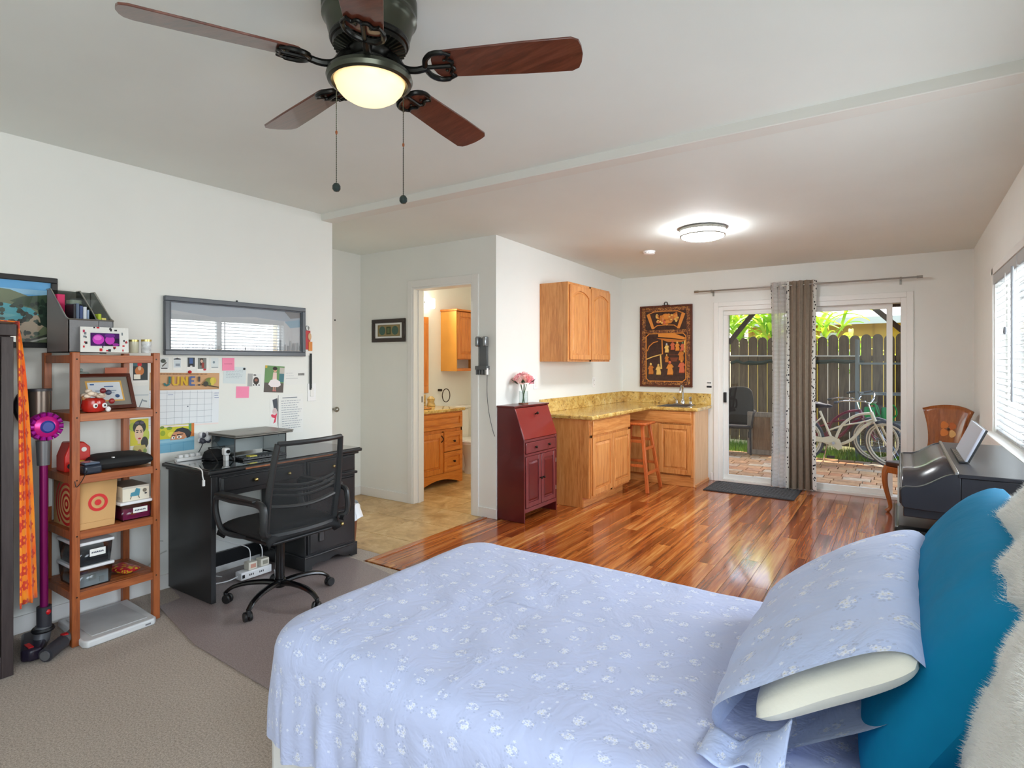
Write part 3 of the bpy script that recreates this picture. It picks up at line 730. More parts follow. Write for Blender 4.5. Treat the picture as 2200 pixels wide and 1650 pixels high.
def carved_figure(u, v, s_, cl, cl2):
    m = MB(); x_, z_ = U(u, v)
    fprism(m, ff, [(x_-.030*s_,z_),(x_+.030*s_,z_),(x_+.036*s_,z_+.03*s_),(x_+.024*s_,z_+.075*s_),(x_+.04*s_,z_+.085*s_),(x_+.018*s_,z_+.115*s_),(x_-.018*s_,z_+.115*s_),(x_-.042*s_,z_+.07*s_),(x_-.022*s_,z_+.065*s_)], .014, .027, cl, .12)
    m.ball(ff(x_, z_+.13*s_, .020), (.015*s_,.010,.017*s_), 10, 6, cl2); part('carved_figure', m, M_gilt, c)
for f_ in ((.21,.15,1.0,G2,G3),(.36,.145,.95,G3,G3),(.58,.145,1.2,G1,G4),(.80,.17,1.15,G4,G1),(.79,.32,1.0,G2,G4),(.52,.42,.8,G3,(190,190,190)),(.63,.45,.8,G4,G4),(.72,.44,.8,G1,G3),(.82,.44,.75,G4,(90,120,90)),(.52,.30,.7,G2,G3)): carved_figure(*f_)
m = MB(); fbox(m, ff, *[PX0+(PX1-PX0)*q for q in (.56,.80)], PZ0+.395, PZ0+.405, .014, .022, (110,60,40)); fprism(m, ff, [U(.58,.36),U(.74,.36),U(.71,.31),U(.61,.31)], .014, .02, (120,62,40)); part('carved_table', m, M_gilt, c)
m = MB(); m.tube([( -2.405+.022*math.cos(t), YF-.012, PZ1+.018+.024*math.sin(t)) for t in [2*PI*i/20 for i in range(20)]], .005, 6, True); m.box(-2.45,-2.36,YF-.02,YF-.006,PZ1-.004,PZ1+.006); part('hanging_ring', m, M_dknob, c)

# little notice by the sliding door
m = MB(); m.box(-1.918,-1.848,YF-.002,YF-.0005,1.095,1.185)
c = single('wall_notice', m, M_paper, 'small white notice with black print on the wall left of the sliding door', 'notice')
m = MB(); art(m, (-1.918,YF-.002,1.095), (.07,0,0), (0,0,.09), [((40,40,42), rc(.1,.05,.95,.3))]+[((60,60,60), rc(.18+.12*k,.62,.26+.12*k,.8)) for k in range(6)]); part('print', m, M_art, c)

# curtain rod and curtain
c = thing('curtain_rod', 'thin brushed metal curtain rod above the sliding door', 'curtain rod', (-.93, 6.955, 2.24))
part('rod', MB().cyl((-2.0,6.955,2.245),(.15,6.955,2.245),.0085,n=12), M_nickel, c)
for x_ in (-2.03,.15): part('finial', MB().cyl((x_,6.955,2.245),(x_+.05,6.955,2.245),.014,n=14), M_nickel, c)
for x_ in (-1.83,.02): 
    m = MB(); m.box(x_-.006,x_+.006,6.945,YF-.0005,2.222,2.235); m.box(x_-.01,x_+.01,YF-.006,YF-.0005,2.19,2.255); m.cyl((x_-.008,6.955,2.245),(x_+.008,6.955,2.245),.013,n=12); part('bracket', m, M_nickel, c)
c = thing('curtain', 'taupe grommet curtain with sheer strip and lattice edging, gathered at the middle of the door', 'curtain', (-.95, 6.945, .02))
CX0, CX1 = -1.19, -.735
def cpt(u, v, off=0):
    fl_ = 7.0; am = .030+.016*(1-v); sp = 1.0-.06*math.sin(v*PI)
    x_ = (CX0+CX1)/2+((CX0-(CX0+CX1)/2)+(CX1-CX0)*u)*sp+.010*math.sin(2*PI*fl_*u*2+1)
    y_ = 6.945+am*math.sin(2*PI*fl_*u+.5*math.sin(v*2.3))+.01*math.sin(v*5+u*9)
    return Vector((x_, y_, 2.29-2.265*(1-v)+0*off))
def cstrip(u0, u1, nu): 
    return MB().grid(lambda a, b: cpt(u0+(u1-u0)*a, b), nu, 40)
def mk_lattice():
    t = NT('black_white_lattice_edging'); v = t.coord('Object', (1,1,1)); sp = t.n('ShaderNodeSeparateXYZ'); t.l(v, sp.inputs[0])
    vo = t.n('ShaderNodeTexVoronoi'); vo.inputs['Scale'].default_value = 34; t.l(v, vo.inputs['Vector'])
    t.set(color=t.ramp(vo.outputs['Distance'], [(.30,(28,28,30)),(.38,(222,220,212))]), rough=.8); return t.m
M_latt = mk_lattice()
def mk_sheer():
    t = NT('sheer_pale_weave'); v = t.coord('Object',(1,1,1)); w = t.n('ShaderNodeTexWave', bands_direction='Z'); w.inputs['Scale'].default_value = 22; w.inputs['Distortion'].default_value = 2.5; t.l(v, w.inputs['Vector'])
    col = t.ramp(w.outputs['Fac'], [(.2,(206,204,200)),(.8,(238,238,238))]); t.set(color=col, rough=.85)
    tr = t.n('ShaderNodeBsdfTransparent'); tl = t.n('ShaderNodeBsdfTranslucent'); t.l(col, tl.inputs[0])
    m1 = t.n('ShaderNodeMixShader'); m1.inputs[0].default_value = .5; t.l(t.b.outputs[0], m1.inputs[1]); t.l(tl.outputs[0], m1.inputs[2])
    m2 = t.n('ShaderNodeMixShader'); m2.inputs[0].default_value = .16; t.l(m1.outputs[0], m2.inputs[1]); t.l(tr.outputs[0], m2.inputs[2]); t.l(m2.outputs[0], t.out.inputs[0]); return t.m
M_taupe = P('taupe_linen', (142,128,112), .85, var=(30,.1), bump=(300,.2,.001))
part('edging', cstrip(0,.05,8), M_latt, c, ang=60); part('sheer_strip', cstrip(.05,.36,40), mk_sheer(), c, ang=60)
part('lace_strip', cstrip(.36,.42,8), M_latt, c, ang=60); part('body', cstrip(.42,.95,70), M_taupe, c, ang=60); part('edging', cstrip(.95,1.0,8), M_latt, c, ang=60)
for k in range(7):
    u_ = (k+.25)/7; p_ = cpt(u_, .975); part('grommet', MB().tube([p_+Vector((0,.022*math.cos(t),.022*math.sin(t))) for t in [2*PI*i/14 for i in range(14)]], .004, 6, True), M_nickel, c)

# door mat
c = thing('door_mat', 'dark grey ribbed rubber door mat on the wood floor at the sliding door', 'mat', (-1.33, 6.71, 0))
m = MB(); m.box(-1.785,-.875,6.43,7.0,.001,.008); part('mat_base', m, P('mat_rubber',(52,52,54),.8,var=(20,.2)), c, bev=.003)
part('mat_border', MB().frame('z', -1.775,-.885,6.44,6.99,.02,.008,.011), P('mat_rubber_edge',(64,64,66),.75), c)
ribs = MB()
for k in range(-14, 30):
    x_ = -1.76+k*.034
    p, q = Vector((x_, 6.465, .009)), Vector((x_+.5, 6.965, .009))
    if k % 2: p, q = Vector((x_+.5, 6.465, .009)), Vector((x_, 6.965, .009))
    def clipx(a, b):
        if (a.x < -1.75 and b.x < -1.75) or (a.x > -.91 and b.x > -.91): return None
        d = b-a
        ts = [0, 1]
        for lim in (-1.75, -.91):
            t_ = (lim-a.x)/d.x
            if 0 < t_ < 1: ts.append(t_)
        ts = sorted(ts); best = None
        for s0_, s1_ in zip(ts, ts[1:]):
            md = a+d*((s0_+s1_)/2)
            if -1.75 <= md.x <= -.91: return a+d*s0_, a+d*s1_
        return None
    r_ = clipx(p, q)
    if r_ and (r_[1]-r_[0]).length > .03: ribs.bar(r_[0], r_[1], .008, .006)
part('ribs', ribs, P('mat_rib',(98,98,100),.75), c)

# ================================================================== HALL AND BATHROOM
fb = fmap('y', YB, -1)
c = thing('framed_print', 'small dark-framed green and gold print on the hall wall by the bathroom door', 'picture', (-4.33, YB-.01, 1.61))
m = MB(); m.frame('y', -4.567,-4.095,1.61,1.845,.04,YB-.022,YB-.001); part('frame', m, P('espresso_frame',(52,42,36),.35), c, bev=.003)
m = MB(); m.box(-4.53,-4.13,YB-.008,YB-.001,1.645,1.81); part('mat_board', m, M_paper, c)
m = MB(); art(m, (-4.53,YB-.008,1.645), (.40,0,0), (0,0,.165), [((128,112,72), rc(.1,.14,.9,.86)),((150,132,88), rc(.14,.2,.86,.8)),((66,96,82), el(.27,.5,.115,.28)),((66,96,82), el(.73,.5,.115,.28)),((60,72,44), rc(.42,.26,.58,.74)),((96,110,70), rc(.46,.34,.54,.66))]); part('print', m, M_art, c)
# charging dock with its cable
c = thing('vacuum_dock', 'grey plastic wall dock for a cordless vacuum on the bathroom corner', 'dock', (-3.12, YB-.03, 1.3))
M_dock = P('dock_grey', (92,96,98), .35)
m = MB(); fbox(m, fb, -3.165,-3.075,1.36,1.62,0,.022); part('back_plate', m, M_dock, c, bev=.006)
M_ds = P('dock_silver',(150,154,158),.25,.8)
for xa in (-3.185,-3.10): m = MB(); fbox(m, fb, xa,xa+.035,1.545,1.635,.005,.06); part('clip', m, M_ds, c, bev=.01)
m = MB(); fbox(m, fb, -3.19,-3.06,1.335,1.37,.0,.05)
for k in range(4): fbox(m, fb, -3.185+.03*k,-3.168+.03*k,1.29,1.335,.02,.045)
part('tool_holder', m, M_dock, c, bev=.003)
m = MB(); fbox(m, fb, -3.075,-3.058,1.29,1.35,.02,.045); part('charger_plug', m, M_white, c, bev=.003)
part('power_cable', MB().tube(spline([(-3.066,YB-.03,1.29),(-3.075,YB-.02,1.12),(-3.06,YB-.012,.95),(-3.02,YB-.012,.80),(-2.995,YB-.012,.74)],8), .0028, 6), P('cable_grey',(86,88,90),.5), c)
# vanity
c = thing('bathroom_vanity', 'orange maple bathroom vanity with a door and two drawers', 'vanity', (-4.6, 5.0, 0))
VXF = -4.30; fv = fmap('x', VXF, 1)
part('body', MB().box(-4.93, VXF-.02, 4.55, 5.36, .13, .835), M_maple, c)
m = MB(); m.frame('x', 4.55,5.36,.13,.835,.03,VXF-.02,VXF); m.box(VXF-.02,VXF,4.99,5.03,.13,.62); m.box(VXF-.02,VXF,4.55,5.36,.60,.64); part('face_frame', m, M_maple, c, bev=.002)
pts = [(4.55,.002),(4.62,.002)]+[(4.62+.67*i/14, .002+.06*math.sin(PI*i/14)+.012) for i in range(15)]+[(5.29,.002),(5.36,.002),(5.36,.14),(4.55,.14)]
part('apron', MB().prism(pts,'x',VXF-.02,VXF+.004), M_maplex, c)
part('side_leg', MB().box(-4.9,VXF-.02,5.34,5.36,.002,.14), M_maple, c)
door(c, fv, 4.565, 5.345, .645, .82, M_maplex, w=.045, name='top_drawer')
dv = door(c, fv, 4.565, 5.0, .15, .605, M_maple, w=.055)
m = MB(); m.tube(spline([(VXF+.02,4.965,.50),(VXF+.04,4.965,.52),(VXF+.045,4.97,.54),(VXF+.035,4.965,.56),(VXF+.02,4.965,.575)],5), .006, 8); part('handle', m, M_dknob, dv)
for z0_, z1_ in ((.385,.605),(.15,.375)):
    dv = door(c, fv, 5.02, 5.345, z0_, z1_, M_maplex, w=.05, name='drawer'); knob(dv, fv, 5.18, (z0_+z1_)/2, .018, M_dknob, .014)
c = thing('granite_vanity_slab', 'speckled gold granite top with backsplash on the bathroom vanity', 'countertop', (-4.6,5.0,.835))
part('slab', MB().box(-4.929,VXF+.03,4.52,5.39,.835,.87), M_granite, c, bev=.008)
part('backsplash', MB().box(-4.929,-4.905,4.52,5.39,.87,1.0), M_granite, c, bev=.002)
m = MB(); m.lathe([(.15,.012),(.17,.014),(.175,.004),(.16,0),(.13,.002),(.02,.002)], (-4.6,4.9,.871), 24); part('basin_rim', m, P('amber_basin',(196,130,60),.2), c)
c = thing('bathroom_mirror', 'wood-framed mirror above the bathroom vanity', 'mirror', (-4.92,5.0,1.02))
part('frame', MB().frame('x', 4.6,5.44,1.02,1.97,.09,-4.929,-4.90), M_maple, c, bev=.004)
part('mirror_glass', MB().box(-4.929,-4.91,4.68,5.36,1.10,1.89), P('mirror_silver',(230,232,232),.02,1), c)
c = thing('vanity_light', 'lit glass bar lamp above the bathroom mirror', 'lamp', (-4.9,5.1,2.08))
part('back_plate', MB().box(-4.929,-4.91,4.7,5.42,2.09,2.19), M_nickel, c, bev=.003)
part('glass_shade', MB().box(-4.90,-4.82,4.66,5.48,2.075,2.205), emis('vanity_glow',(255,244,222),4), c, bev=.015, seg=3)
part('screw', MB().cyl((-4.82,5.27,2.14),(-4.812,5.27,2.14),.012,n=10), M_nickel, c)
light('vanity_lamp_light','AREA',(-4.80,5.07,2.14),16,(1,.88,.7),.7,rot=(0,R(-90),0),sizey=.1)
bpy.data.objects['vanity_lamp_light'].rotation_euler = (R(90),0,R(-90))
c = thing('bathroom_wall_cabinet', 'orange maple wall cabinet with an open shelf inside the bathroom', 'cabinet', (-4.8,6.0,1.29)); XC = -4.69
part('body', MB().box(-4.93,XC,5.722,6.283,1.44,2.058), M_maple, c, bev=.002)
M_lm = P('lit_maple',(222,158,70),.35,var=(3,.08))  # lighter copy of the maple, light on the side put into the colour
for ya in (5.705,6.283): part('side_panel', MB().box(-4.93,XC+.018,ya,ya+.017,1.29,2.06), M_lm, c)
part('shelf', MB().box(-4.93,XC+.016,5.722,6.283,1.291,1.325), M_maplex, c)
part('crown', MB().box(-4.93,XC+.04,5.69,6.31,2.06,2.085), M_maplex, c, bev=.005)
dv = door(c, fmap('x',XC,1), 5.725,6.28,1.45,2.05, M_maple, w=.06, th=.022); knob(dv, fmap('x',XC+.022,1), 6.02,1.55,0, M_dknob, .016)
c = thing('towel_ring', 'bronze towel ring on the bathroom wall above the vanity end', 'towel ring', (-4.9,5.72,.95))
m = MB(); m.cyl((-4.93,5.66,1.045),(-4.88,5.66,1.045),.016,n=12); part('post', m, M_dknob, c)
part('ring', MB().tube([(-4.87,5.74+.075*math.cos(t),.975+.085*math.sin(t)) for t in [2*PI*i/24 for i in range(24)]], .006, 6, True), M_dknob, c)
m = MB(); m.lathe([(.05,0),(.055,.01),(.04,.05),(.05,.09),(.02,.12)],(-4.72,5.28,.871),14); single('soap_dispenser', m, P('mottled_ceramic',(196,170,110),.3,var=(30,.3)), 'mottled tan soap holder on the bathroom vanity top', 'soap holder')
c = thing('toilet', 'white toilet beyond the bathroom vanity', 'toilet', (-4.6,5.85,0))
m = MB(); m.box(-4.925,-4.74,5.62,6.06,.40,.80); part('tank', m, P('white_porcelain',(236,236,232),.15), c, bev=.02, seg=3)
M_porc = bpy.data.materials['white_porcelain']
part('tank_lid', MB().box(-4.927,-4.72,5.60,6.08,.80,.835), M_porc, c, bev=.008)
m = MB(); m.lathe([(.12,.0),(.11,.1),(.12,.2),(.17,.34),(.20,.38),(.20,.40),(.001,.40)], (-4.5,5.84,0), 24); part('bowl', m, M_porc, c)
m = MB(); m.lathe([(.20,.0),(.21,.01),(.20,.03),(.001,.035)], (-4.5,5.84,.40), 24); part('seat_lid', m, M_porc, c)
part('pedestal', MB().box(-4.9,-4.5,5.76,5.92,.001,.38), M_porc, c, bev=.03, seg=3)
# ================================================================== PIANO CORNER
M_pno = P('black_piano_satin', (30,31,36), .32, var=(4,.15)); M_png = P('black_piano_gloss', (28,30,40), .2, coat=.6, coatr=.18)
PY0, PY1 = 3.42, 4.74
c = thing('digital_piano', 'black digital piano with a closed sliding lid along the window wall', 'piano', (.3, 4.08, 0))
def lidz(x):
    q = min(1, max(0, (x-.06)/.17)); return .792+.078*q*q*(3-2*q)+.05*min(0, x-.06)
cheek = [(.012,.70),(.024,.688),(.10,.684),(.245,.684),(.245,.872)]+[(.232-.0145*i, lidz(.232-.0145*i)+.003) for i in range(15)]+[(.014,.786),(.008,.775)]
for ya in (PY0, PY1-.03): part('cheek', MB().prism(cheek,'y',ya,ya+.03), M_pno, c, bev=.004)
part('key_bed', MB().box(.02,.56,PY0+.03,PY1-.03,.64,.70), M_pno, c, bev=.004)
m = MB(); m.grid(lambda u, v: Vector((.016+.215*u, PY0+.03+(PY1-PY0-.06)*v, lidz(.016+.215*u)-.004)), 32, 2); part('key_lid', m, M_png, c, solid=.008)
part('lid_lip', MB().box(.004,.02,PY0+.03,PY1-.03,.70,.783), M_png, c, bev=.006)
part('key_slip', MB().box(-.004,.006,PY0+.03,PY1-.03,.69,.70), M_nickel, c)
part('top_board', MB().box(.235,.575,PY0-.005,PY1+.005,.857,.876), M_pno, c, bev=.003)
part('ledge_strip', MB().box(.222,.236,PY0+.002,PY1-.002,.862,.884), M_nickel, c, bev=.002)
for ya in (PY0,PY1-.03): part('side_panel', MB().box(.245,.565,ya,ya+.03,.0015,.857), M_pno, c, bev=.003)
part('back_panel', MB().box(.545,.565,PY0+.03,PY1-.03,.12,.857), M_pno, c)
part('upper_case', MB().box(.245,.545,PY0+.03,PY1-.03,.70,.857), M_pno, c)
for ya in (PY0,PY1-.03): part('foot', MB().box(.06,.245,ya,ya+.03,.0015,.05), M_pno, c, bev=.005)
m = MB(); m.prism([(.285,.884),(.297,.879),(.372,1.052),(.36,1.06)],'y',3.80,4.36); rest = part('music_rest', m, P('pale_grey_rest',(196,199,212),.25), c, bev=.004)
part('rest_back', MB().prism([(.297,.878),(.305,.878),(.381,1.05),(.372,1.054)],'y',3.80,4.36), M_black, rest)
part('rest_ledge', MB().box(.262,.30,3.79,4.37,.876,.886), M_black, rest, bev=.002)
for k in range(5): part('rest_groove', MB().box(.265+.006*k,.267+.006*k,3.83,4.33,.886,.8868), M_nickel, rest)
c = thing('piano_bench', 'black padded leather bench half under the digital piano', 'bench', (.14, 4.2, 0))
part('cushion', MB().box(-.02,.29,3.86,4.52,.425,.492), P('black_leather',(24,25,28),.3,bump=(90,.25,.002)), c, bev=.024, seg=4)
part('frame', MB().box(-.01,.28,3.875,4.505,.34,.425), M_gblack, c, bev=.006)
for x_, y_ in ((.01,3.9),(.26,3.9),(.01,4.48),(.26,4.48)): part('leg', MB().box(x_-.02,x_+.02,y_-.02,y_+.02,.001,.34), M_gblack, c, bev=.003)

# inlaid chair in the corner
M_inl = wood('walnut_chair_wood', (112,54,20), (150,82,34), (168,98,46), .22, 'z', coat=.4)
c = thing('inlaid_chair', 'polished wooden chair with a flower inlay in its curved back, in the far corner', 'chair', (.205, 6.50, 0), rotz=R(-38.5), local=True)
# local: +Y is towards the back, chair faces -Y
def backpt(u, v):
    hw = .165+.055*abs(2*v-.85)**1.6*1.2 if v > .42 else .165+.015*(0.42-v)
    hw = .155+.075*max(0,(v-.35)/.65)**2+.02*max(0,(.35-v)/.35)
    x_ = (u-.5)*2*hw; bow = .05*(1-(2*u-1)**2)
    z_ = .46+.50*v+(.045*(1-(2*u-1)**2) if v > .98 else .045*(1-(2*u-1)**2)*v**4)
    return Vector((x_, .225+.05*v+bow, z_))
part('backrest', MB().grid(backpt, 17, 15), M_inl, c, solid=.022)
def onback(x_, z_):
    v = (z_-.46)/.5; hw = .155+.075*max(0,(v-.35)/.65)**2+.02*max(0,(.35-v)/.35); u = .5+x_/(2*hw)
    return Vector((x_, .225+.05*v+.05*(1-(2*u-1)**2)-.0135, z_))
for k, (dx, dz, cl) in enumerate(((-.038,.034,(206,116,44)),(.036,.03,(186,96,42)),(-.036,-.036,(212,124,52)),(.04,-.04,(216,168,104)))):
    m = MB(); pl = []
    for i in range(14):
        t = 2*PI*i/14; r_ = .034*(1+.12*math.cos(3*t)); pl.append(onback(dx+r_*math.cos(t), .78+dz+r_*math.sin(t)))
    m.add(pl+[p+Vector((0,.003,0)) for p in pl], [tuple(range(14)), tuple(range(27,13,-1))]+[(i,(i+1)%14,(i+1)%14+14,i+14) for i in range(14)], cl); part('inlay_petal', m, M_artg, c)
m = MB(); m.ball(onback(0,.78), (.014,.003,.014), 12, 6); part('inlay_centre', m, P('dark_inlay',(50,24,12),.3), c)
part('seat', MB().prism([(-.19,.24),(-.235,-.2),(-.2,-.235),(.2,-.235),(.235,-.2),(.19,.24)],'z',.43,.475), P('dark_seat_leather',(60,36,24),.4), c, bev=.012, seg=3)
part('seat_rail', MB().prism([(-.185,.235),(-.23,-.2),(-.2,-.23),(.2,-.23),(.23,-.2),(.185,.235)],'z',.37,.43), M_inl, c, bev=.004)
for sx in (-1,1):
    pts = spline([(sx*.205,-.205,.43),(sx*.222,-.222,.36),(sx*.218,-.218,.24),(sx*.195,-.195,.10),(sx*.192,-.192,.04),(sx*.212,-.212,.006)],6)
    n_ = len(pts); part('leg', MB().tube(pts, [.030-.014*min(1,i/(n_*.75)) + (.004 if i > n_*.85 else 0) for i in range(n_)], 10), M_inl, c)
    part('leg', MB().tube(spline([(sx*.17,.22,.46),(sx*.175,.225,.25),(sx*.185,.29,.003)],6), .018, 8), M_inl, c)

# ================================================================== BED
BZ = .625; BXF, BXH, BY0, BY1 = -1.60, .52, 1.00, 2.07
c = thing('bed', 'single bed with a white box base under the blue floral sheet', 'bed', (-.55, 1.53, 0))
M_base = P('white_box_fabric', (222,221,218), .8, bump=(160,.15,.002))
part('box_spring', MB().box(BXF+.03, BXH-.02, BY0+.03, BY1-.03, .10, .36), M_base, c, bev=.03, seg=3)
part('mattress', MB().box(BXF+.025, BXH-.02, BY0+.025, BY1-.025, .36, BZ-.03), M_base, c, bev=.07, seg=3)
for x_ in (BXF+.1, BXH-.1):
    for y_ in (BY0+.1, BY1-.1): part('leg', MB().cyl((x_,y_,.001),(x_,y_,.11),.03,n=12), M_black, c)
part('base_skirt', MB().box(BXF+.035, BXH-.03, BY0+.035, BY1-.035, .02, .10), M_base, c)
def mk_floral(name, base, sc=1.0):
    t = NT(name); tc = t.n('ShaderNodeTexCoord'); mp = t.n('ShaderNodeMapping'); mp.inputs['Scale'].default_value = (sc,sc,sc); t.l(tc.outputs['UV'], mp.inputs['Vector']); uv = mp.outputs[0]
    def vor(scale, rnd_=1.0):
        v = t.n('ShaderNodeTexVoronoi', voronoi_dimensions='2D'); v.inputs['Scale'].default_value = scale; v.inputs['Randomness'].default_value = rnd_; t.l(uv, v.inputs['Vector']); return v
    def petals(v, scale, r0, k):
        sub = t.n('ShaderNodeVectorMath', operation='SUBTRACT'); t.l(uv, sub.inputs[0]); t.l(v.outputs['Position'], sub.inputs[1])
        sp = t.n('ShaderNodeSeparateXYZ'); t.l(sub.outputs[0], sp.inputs[0])
        an = t.math('ARCTAN2', sp.outputs[1], sp.outputs[0]); cs = t.math('COSINE', t.math('MULTIPLY', an, 5.0))
        rad = t.math('ADD', t.math('MULTIPLY', cs, r0*k), r0)
        return t.math('LESS_THAN', t.math('DIVIDE', v.outputs['Distance'], 1.0), rad)
    cl = vor(12.5, .5); near = t.math('LESS_THAN', cl.outputs['Distance'], .185)       # sprigs
    fl = vor(66, .8); pet = petals(fl, 62, .42, .28)
    m1 = t.math('MULTIPLY', near, pet)
    far = t.math('LESS_THAN', cl.outputs['Distance'], .29)
    lf = vor(95, 1.0); lm = t.math('MULTIPLY', t.math('LESS_THAN', lf.outputs['Distance'], .26), t.math('SUBTRACT', far, 0.0))
    lone = vor(15, 1.0); lp_ = petals(lone, 15, .055, .3)
    col = t.mix(t.math('MULTIPLY', lm, .5), base, (156,167,198))
    col = t.mix(t.math('MULTIPLY', m1, .6), col, (236,239,249)); col = t.mix(t.math('MULTIPLY', lp_, .55), col, (234,238,249))
    cen = t.math('MULTIPLY', near, t.math('LESS_THAN', fl.outputs['Distance'], .10)); col = t.mix(cen, col, (206,204,190))
    n3 = t.noise(t.coord('Object'), 7, 4, .6, .6)
    t.set(color=col, rough=.75, sheen=.15); t.bump(n3, .4, .03); return t.m
M_flor = mk_floral('blue_floral_cotton', (184,193,224)); M_flor2 = mk_floral('blue_floral_pillow_cotton', (186,200,234), .8)
def uvset(o, uvs):
    me = o.data; l = me.uv_layers.new(name='UVMap')
    for lp2 in me.loops: l.data[lp2.index].uv = uvs[lp2.vertex_index]
def rrect(x0, x1, y0, y1, r, n):
    """n points around a rounded rectangle with outward normals"""
    r = max(r, .002); segs = []; L = [(x1-x0-2*r), (y1-y0-2*r)]; pts = []
    per = 2*(L[0]+L[1])+2*PI*r
    for i in range(n):
        s_ = per*i/n
        for k in range(4):
            ln_ = L[k%2]
            if s_ < ln_:
                t = s_
                p = [(x0+r+t,y0),(x1,y0+r+t),(x1-r-t,y1),(x0,y1-r-t)][k]; nn = [(0,-1),(1,0),(0,1),(-1,0)][k]; break
            s_ -= ln_
            if s_ < PI*r/2:
                a = s_/r+[-PI/2,0,PI/2,PI][k]; cc = [(x1-r,y0+r),(x1-r,y1-r),(x0+r,y1-r),(x0+r,y0+r)][k]
                p = (cc[0]+r*math.cos(a), cc[1]+r*math.sin(a)); nn = (math.cos(a), math.sin(a)); break
            s_ -= PI*r/2
        pts.append((p, nn))
    return pts
def make_sheet():
    N = 520; m = MB(); uvs = []; rr_ = .085
    rings = []      # (inset, z, arc distance outside the top edge, fold weight)
    for z in (.27,.29,.32,.36,.40,.44,.48,.51,BZ-rr_): rings.append((0, z, (BZ-rr_-z)+rr_*PI/2, (BZ-rr_-z)/.27))
    for k in range(1, 9): a = PI/2*k/8; rings.append((rr_*(1-math.cos(a)), BZ-rr_+rr_*math.sin(a), rr_*(PI/2-a), 0))
    nin = 34
    for k in range(1, nin+1): rings.append((rr_+(.535-rr_-.004)*(k/nin), BZ, -(.45*(k/nin)), 0))
    for (ins, z, arcd, fw_) in rings:
        r0 = max(.15-ins, .01)
        for i, ((x_, y_), (nx, ny)) in enumerate(rrect(BXF+ins, BXH-ins, BY0+ins, BY1-ins, r0, N)):
            s_ = i/N*6.4; p = Vector((x_, y_, z))
            if fw_ > 0:
                w_ = .016*math.sin(s_*34+2*math.sin(s_*5))+.010*math.sin(s_*71+1.3)
                foot = 1.0 if nx < -.2 else .75
                k = fw_*foot; p += Vector((nx, ny, 0))*(w_*k+.012*fw_-.022*max(0,fw_-.6))
                hem = .03*math.sin(s_*3.1)+.02*math.sin(s_*8.3)
                p.z += hem*fw_*.8
            if z > BZ-.03:
                f = min(1, ins/.1)
                p.z += f*(.010*noise.noise(Vector((x_*2.2, y_*2.2, 1)))+.006*noise.noise(Vector((x_*7+y_*3, y_*5, 4)))+.014*math.exp(-((x_+.1)/.5)**2)*noise.noise(Vector((x_*5-y_*9, y_*3, 9))))
            p.z += .010*math.sin(min(1, max(0, ins/.535))*PI/2)
            m.v.append(p); uvs.append((x_+nx*max(0,arcd)+3, y_+ny*max(0,arcd)+3))
    nr = len(rings)
    for j in range(nr-1):
        for i in range(N): m.f.append((j*N+i, j*N+(i+1)%N, (j+1)*N+(i+1)%N, (j+1)*N+i)); m.c.append(None)
    m.f.append(tuple((nr-1)*N+i for i in range(N))); m.c.append(None)
    o = single('fitted_sheet', m, M_flor, 'pale blue floral cotton sheet spread over the bed', 'sheet', ang=70)
    uvset(o, uvs); return o
make_sheet()

def cushion_mesh(w, h, t, nu=40, nv=40, pinch=.5, wr=.0, seed=0, sag=0.0, opened=0.0):
    """closed cushion lying in local xy (w along x, h along y), thickness z; returns MB and uvs"""
    m = MB(); uvs = []; 
    def P_(u, v, s_):
        a, b = 2*u-1, 2*v-1
        ae = abs(a)**3.0*(1-opened if a < 0 else 1)
        ed = max(0, (1-ae)*(1-abs(b)**3.0))
        th = t/2*ed**pinch
        rnd_c = 1-.09*abs(a)**4*abs(b)**4; cs = 1-.06*(1-a*a)*abs(b)**6; cr = 1-.06*(1-b*b)*abs(a)**6
        x_ = a*w/2*cr*rnd_c; y_ = b*h/2*cs*rnd_c
        n_ = wr*noise.noise(Vector((x_*6+seed, y_*6, s_*3+seed)))+wr*.6*noise.noise(Vector((x_*16+seed, y_*9, s_*5)))
        return Vector((x_, y_, s_*th+n_*ed**.3+sag*(b*b-.3)))
    for s_ in (1, -1):
        o = len(m.v)
        for j in range(nv):
            for i in range(nu): m.v.append(P_(i/(nu-1), j/(nv-1), s_)); uvs.append(((i/(nu-1))*w+5+s_*2, (j/(nv-1))*h+5))
        for j in range(nv-1):
            for i in range(nu-1):
                f = (o+j*nu+i, o+j*nu+i+1, o+(j+1)*nu+i+1, o+(j+1)*nu+i); m.f.append(f if s_ > 0 else f[::-1]); m.c.append(None)
    return m, uvs
def frame3(o, ex, ey):
    ex = Vector(ex).normalized(); ey = Vector(ey); ey = (ey-ex*ey.dot(ex)).normalized(); ez = ex.cross(ey)
    return Matrix(((ex.x,ey.x,ez.x,o[0]),(ex.y,ey.y,ez.y,o[1]),(ex.z,ey.z,ez.z,o[2]),(0,0,0,1)))

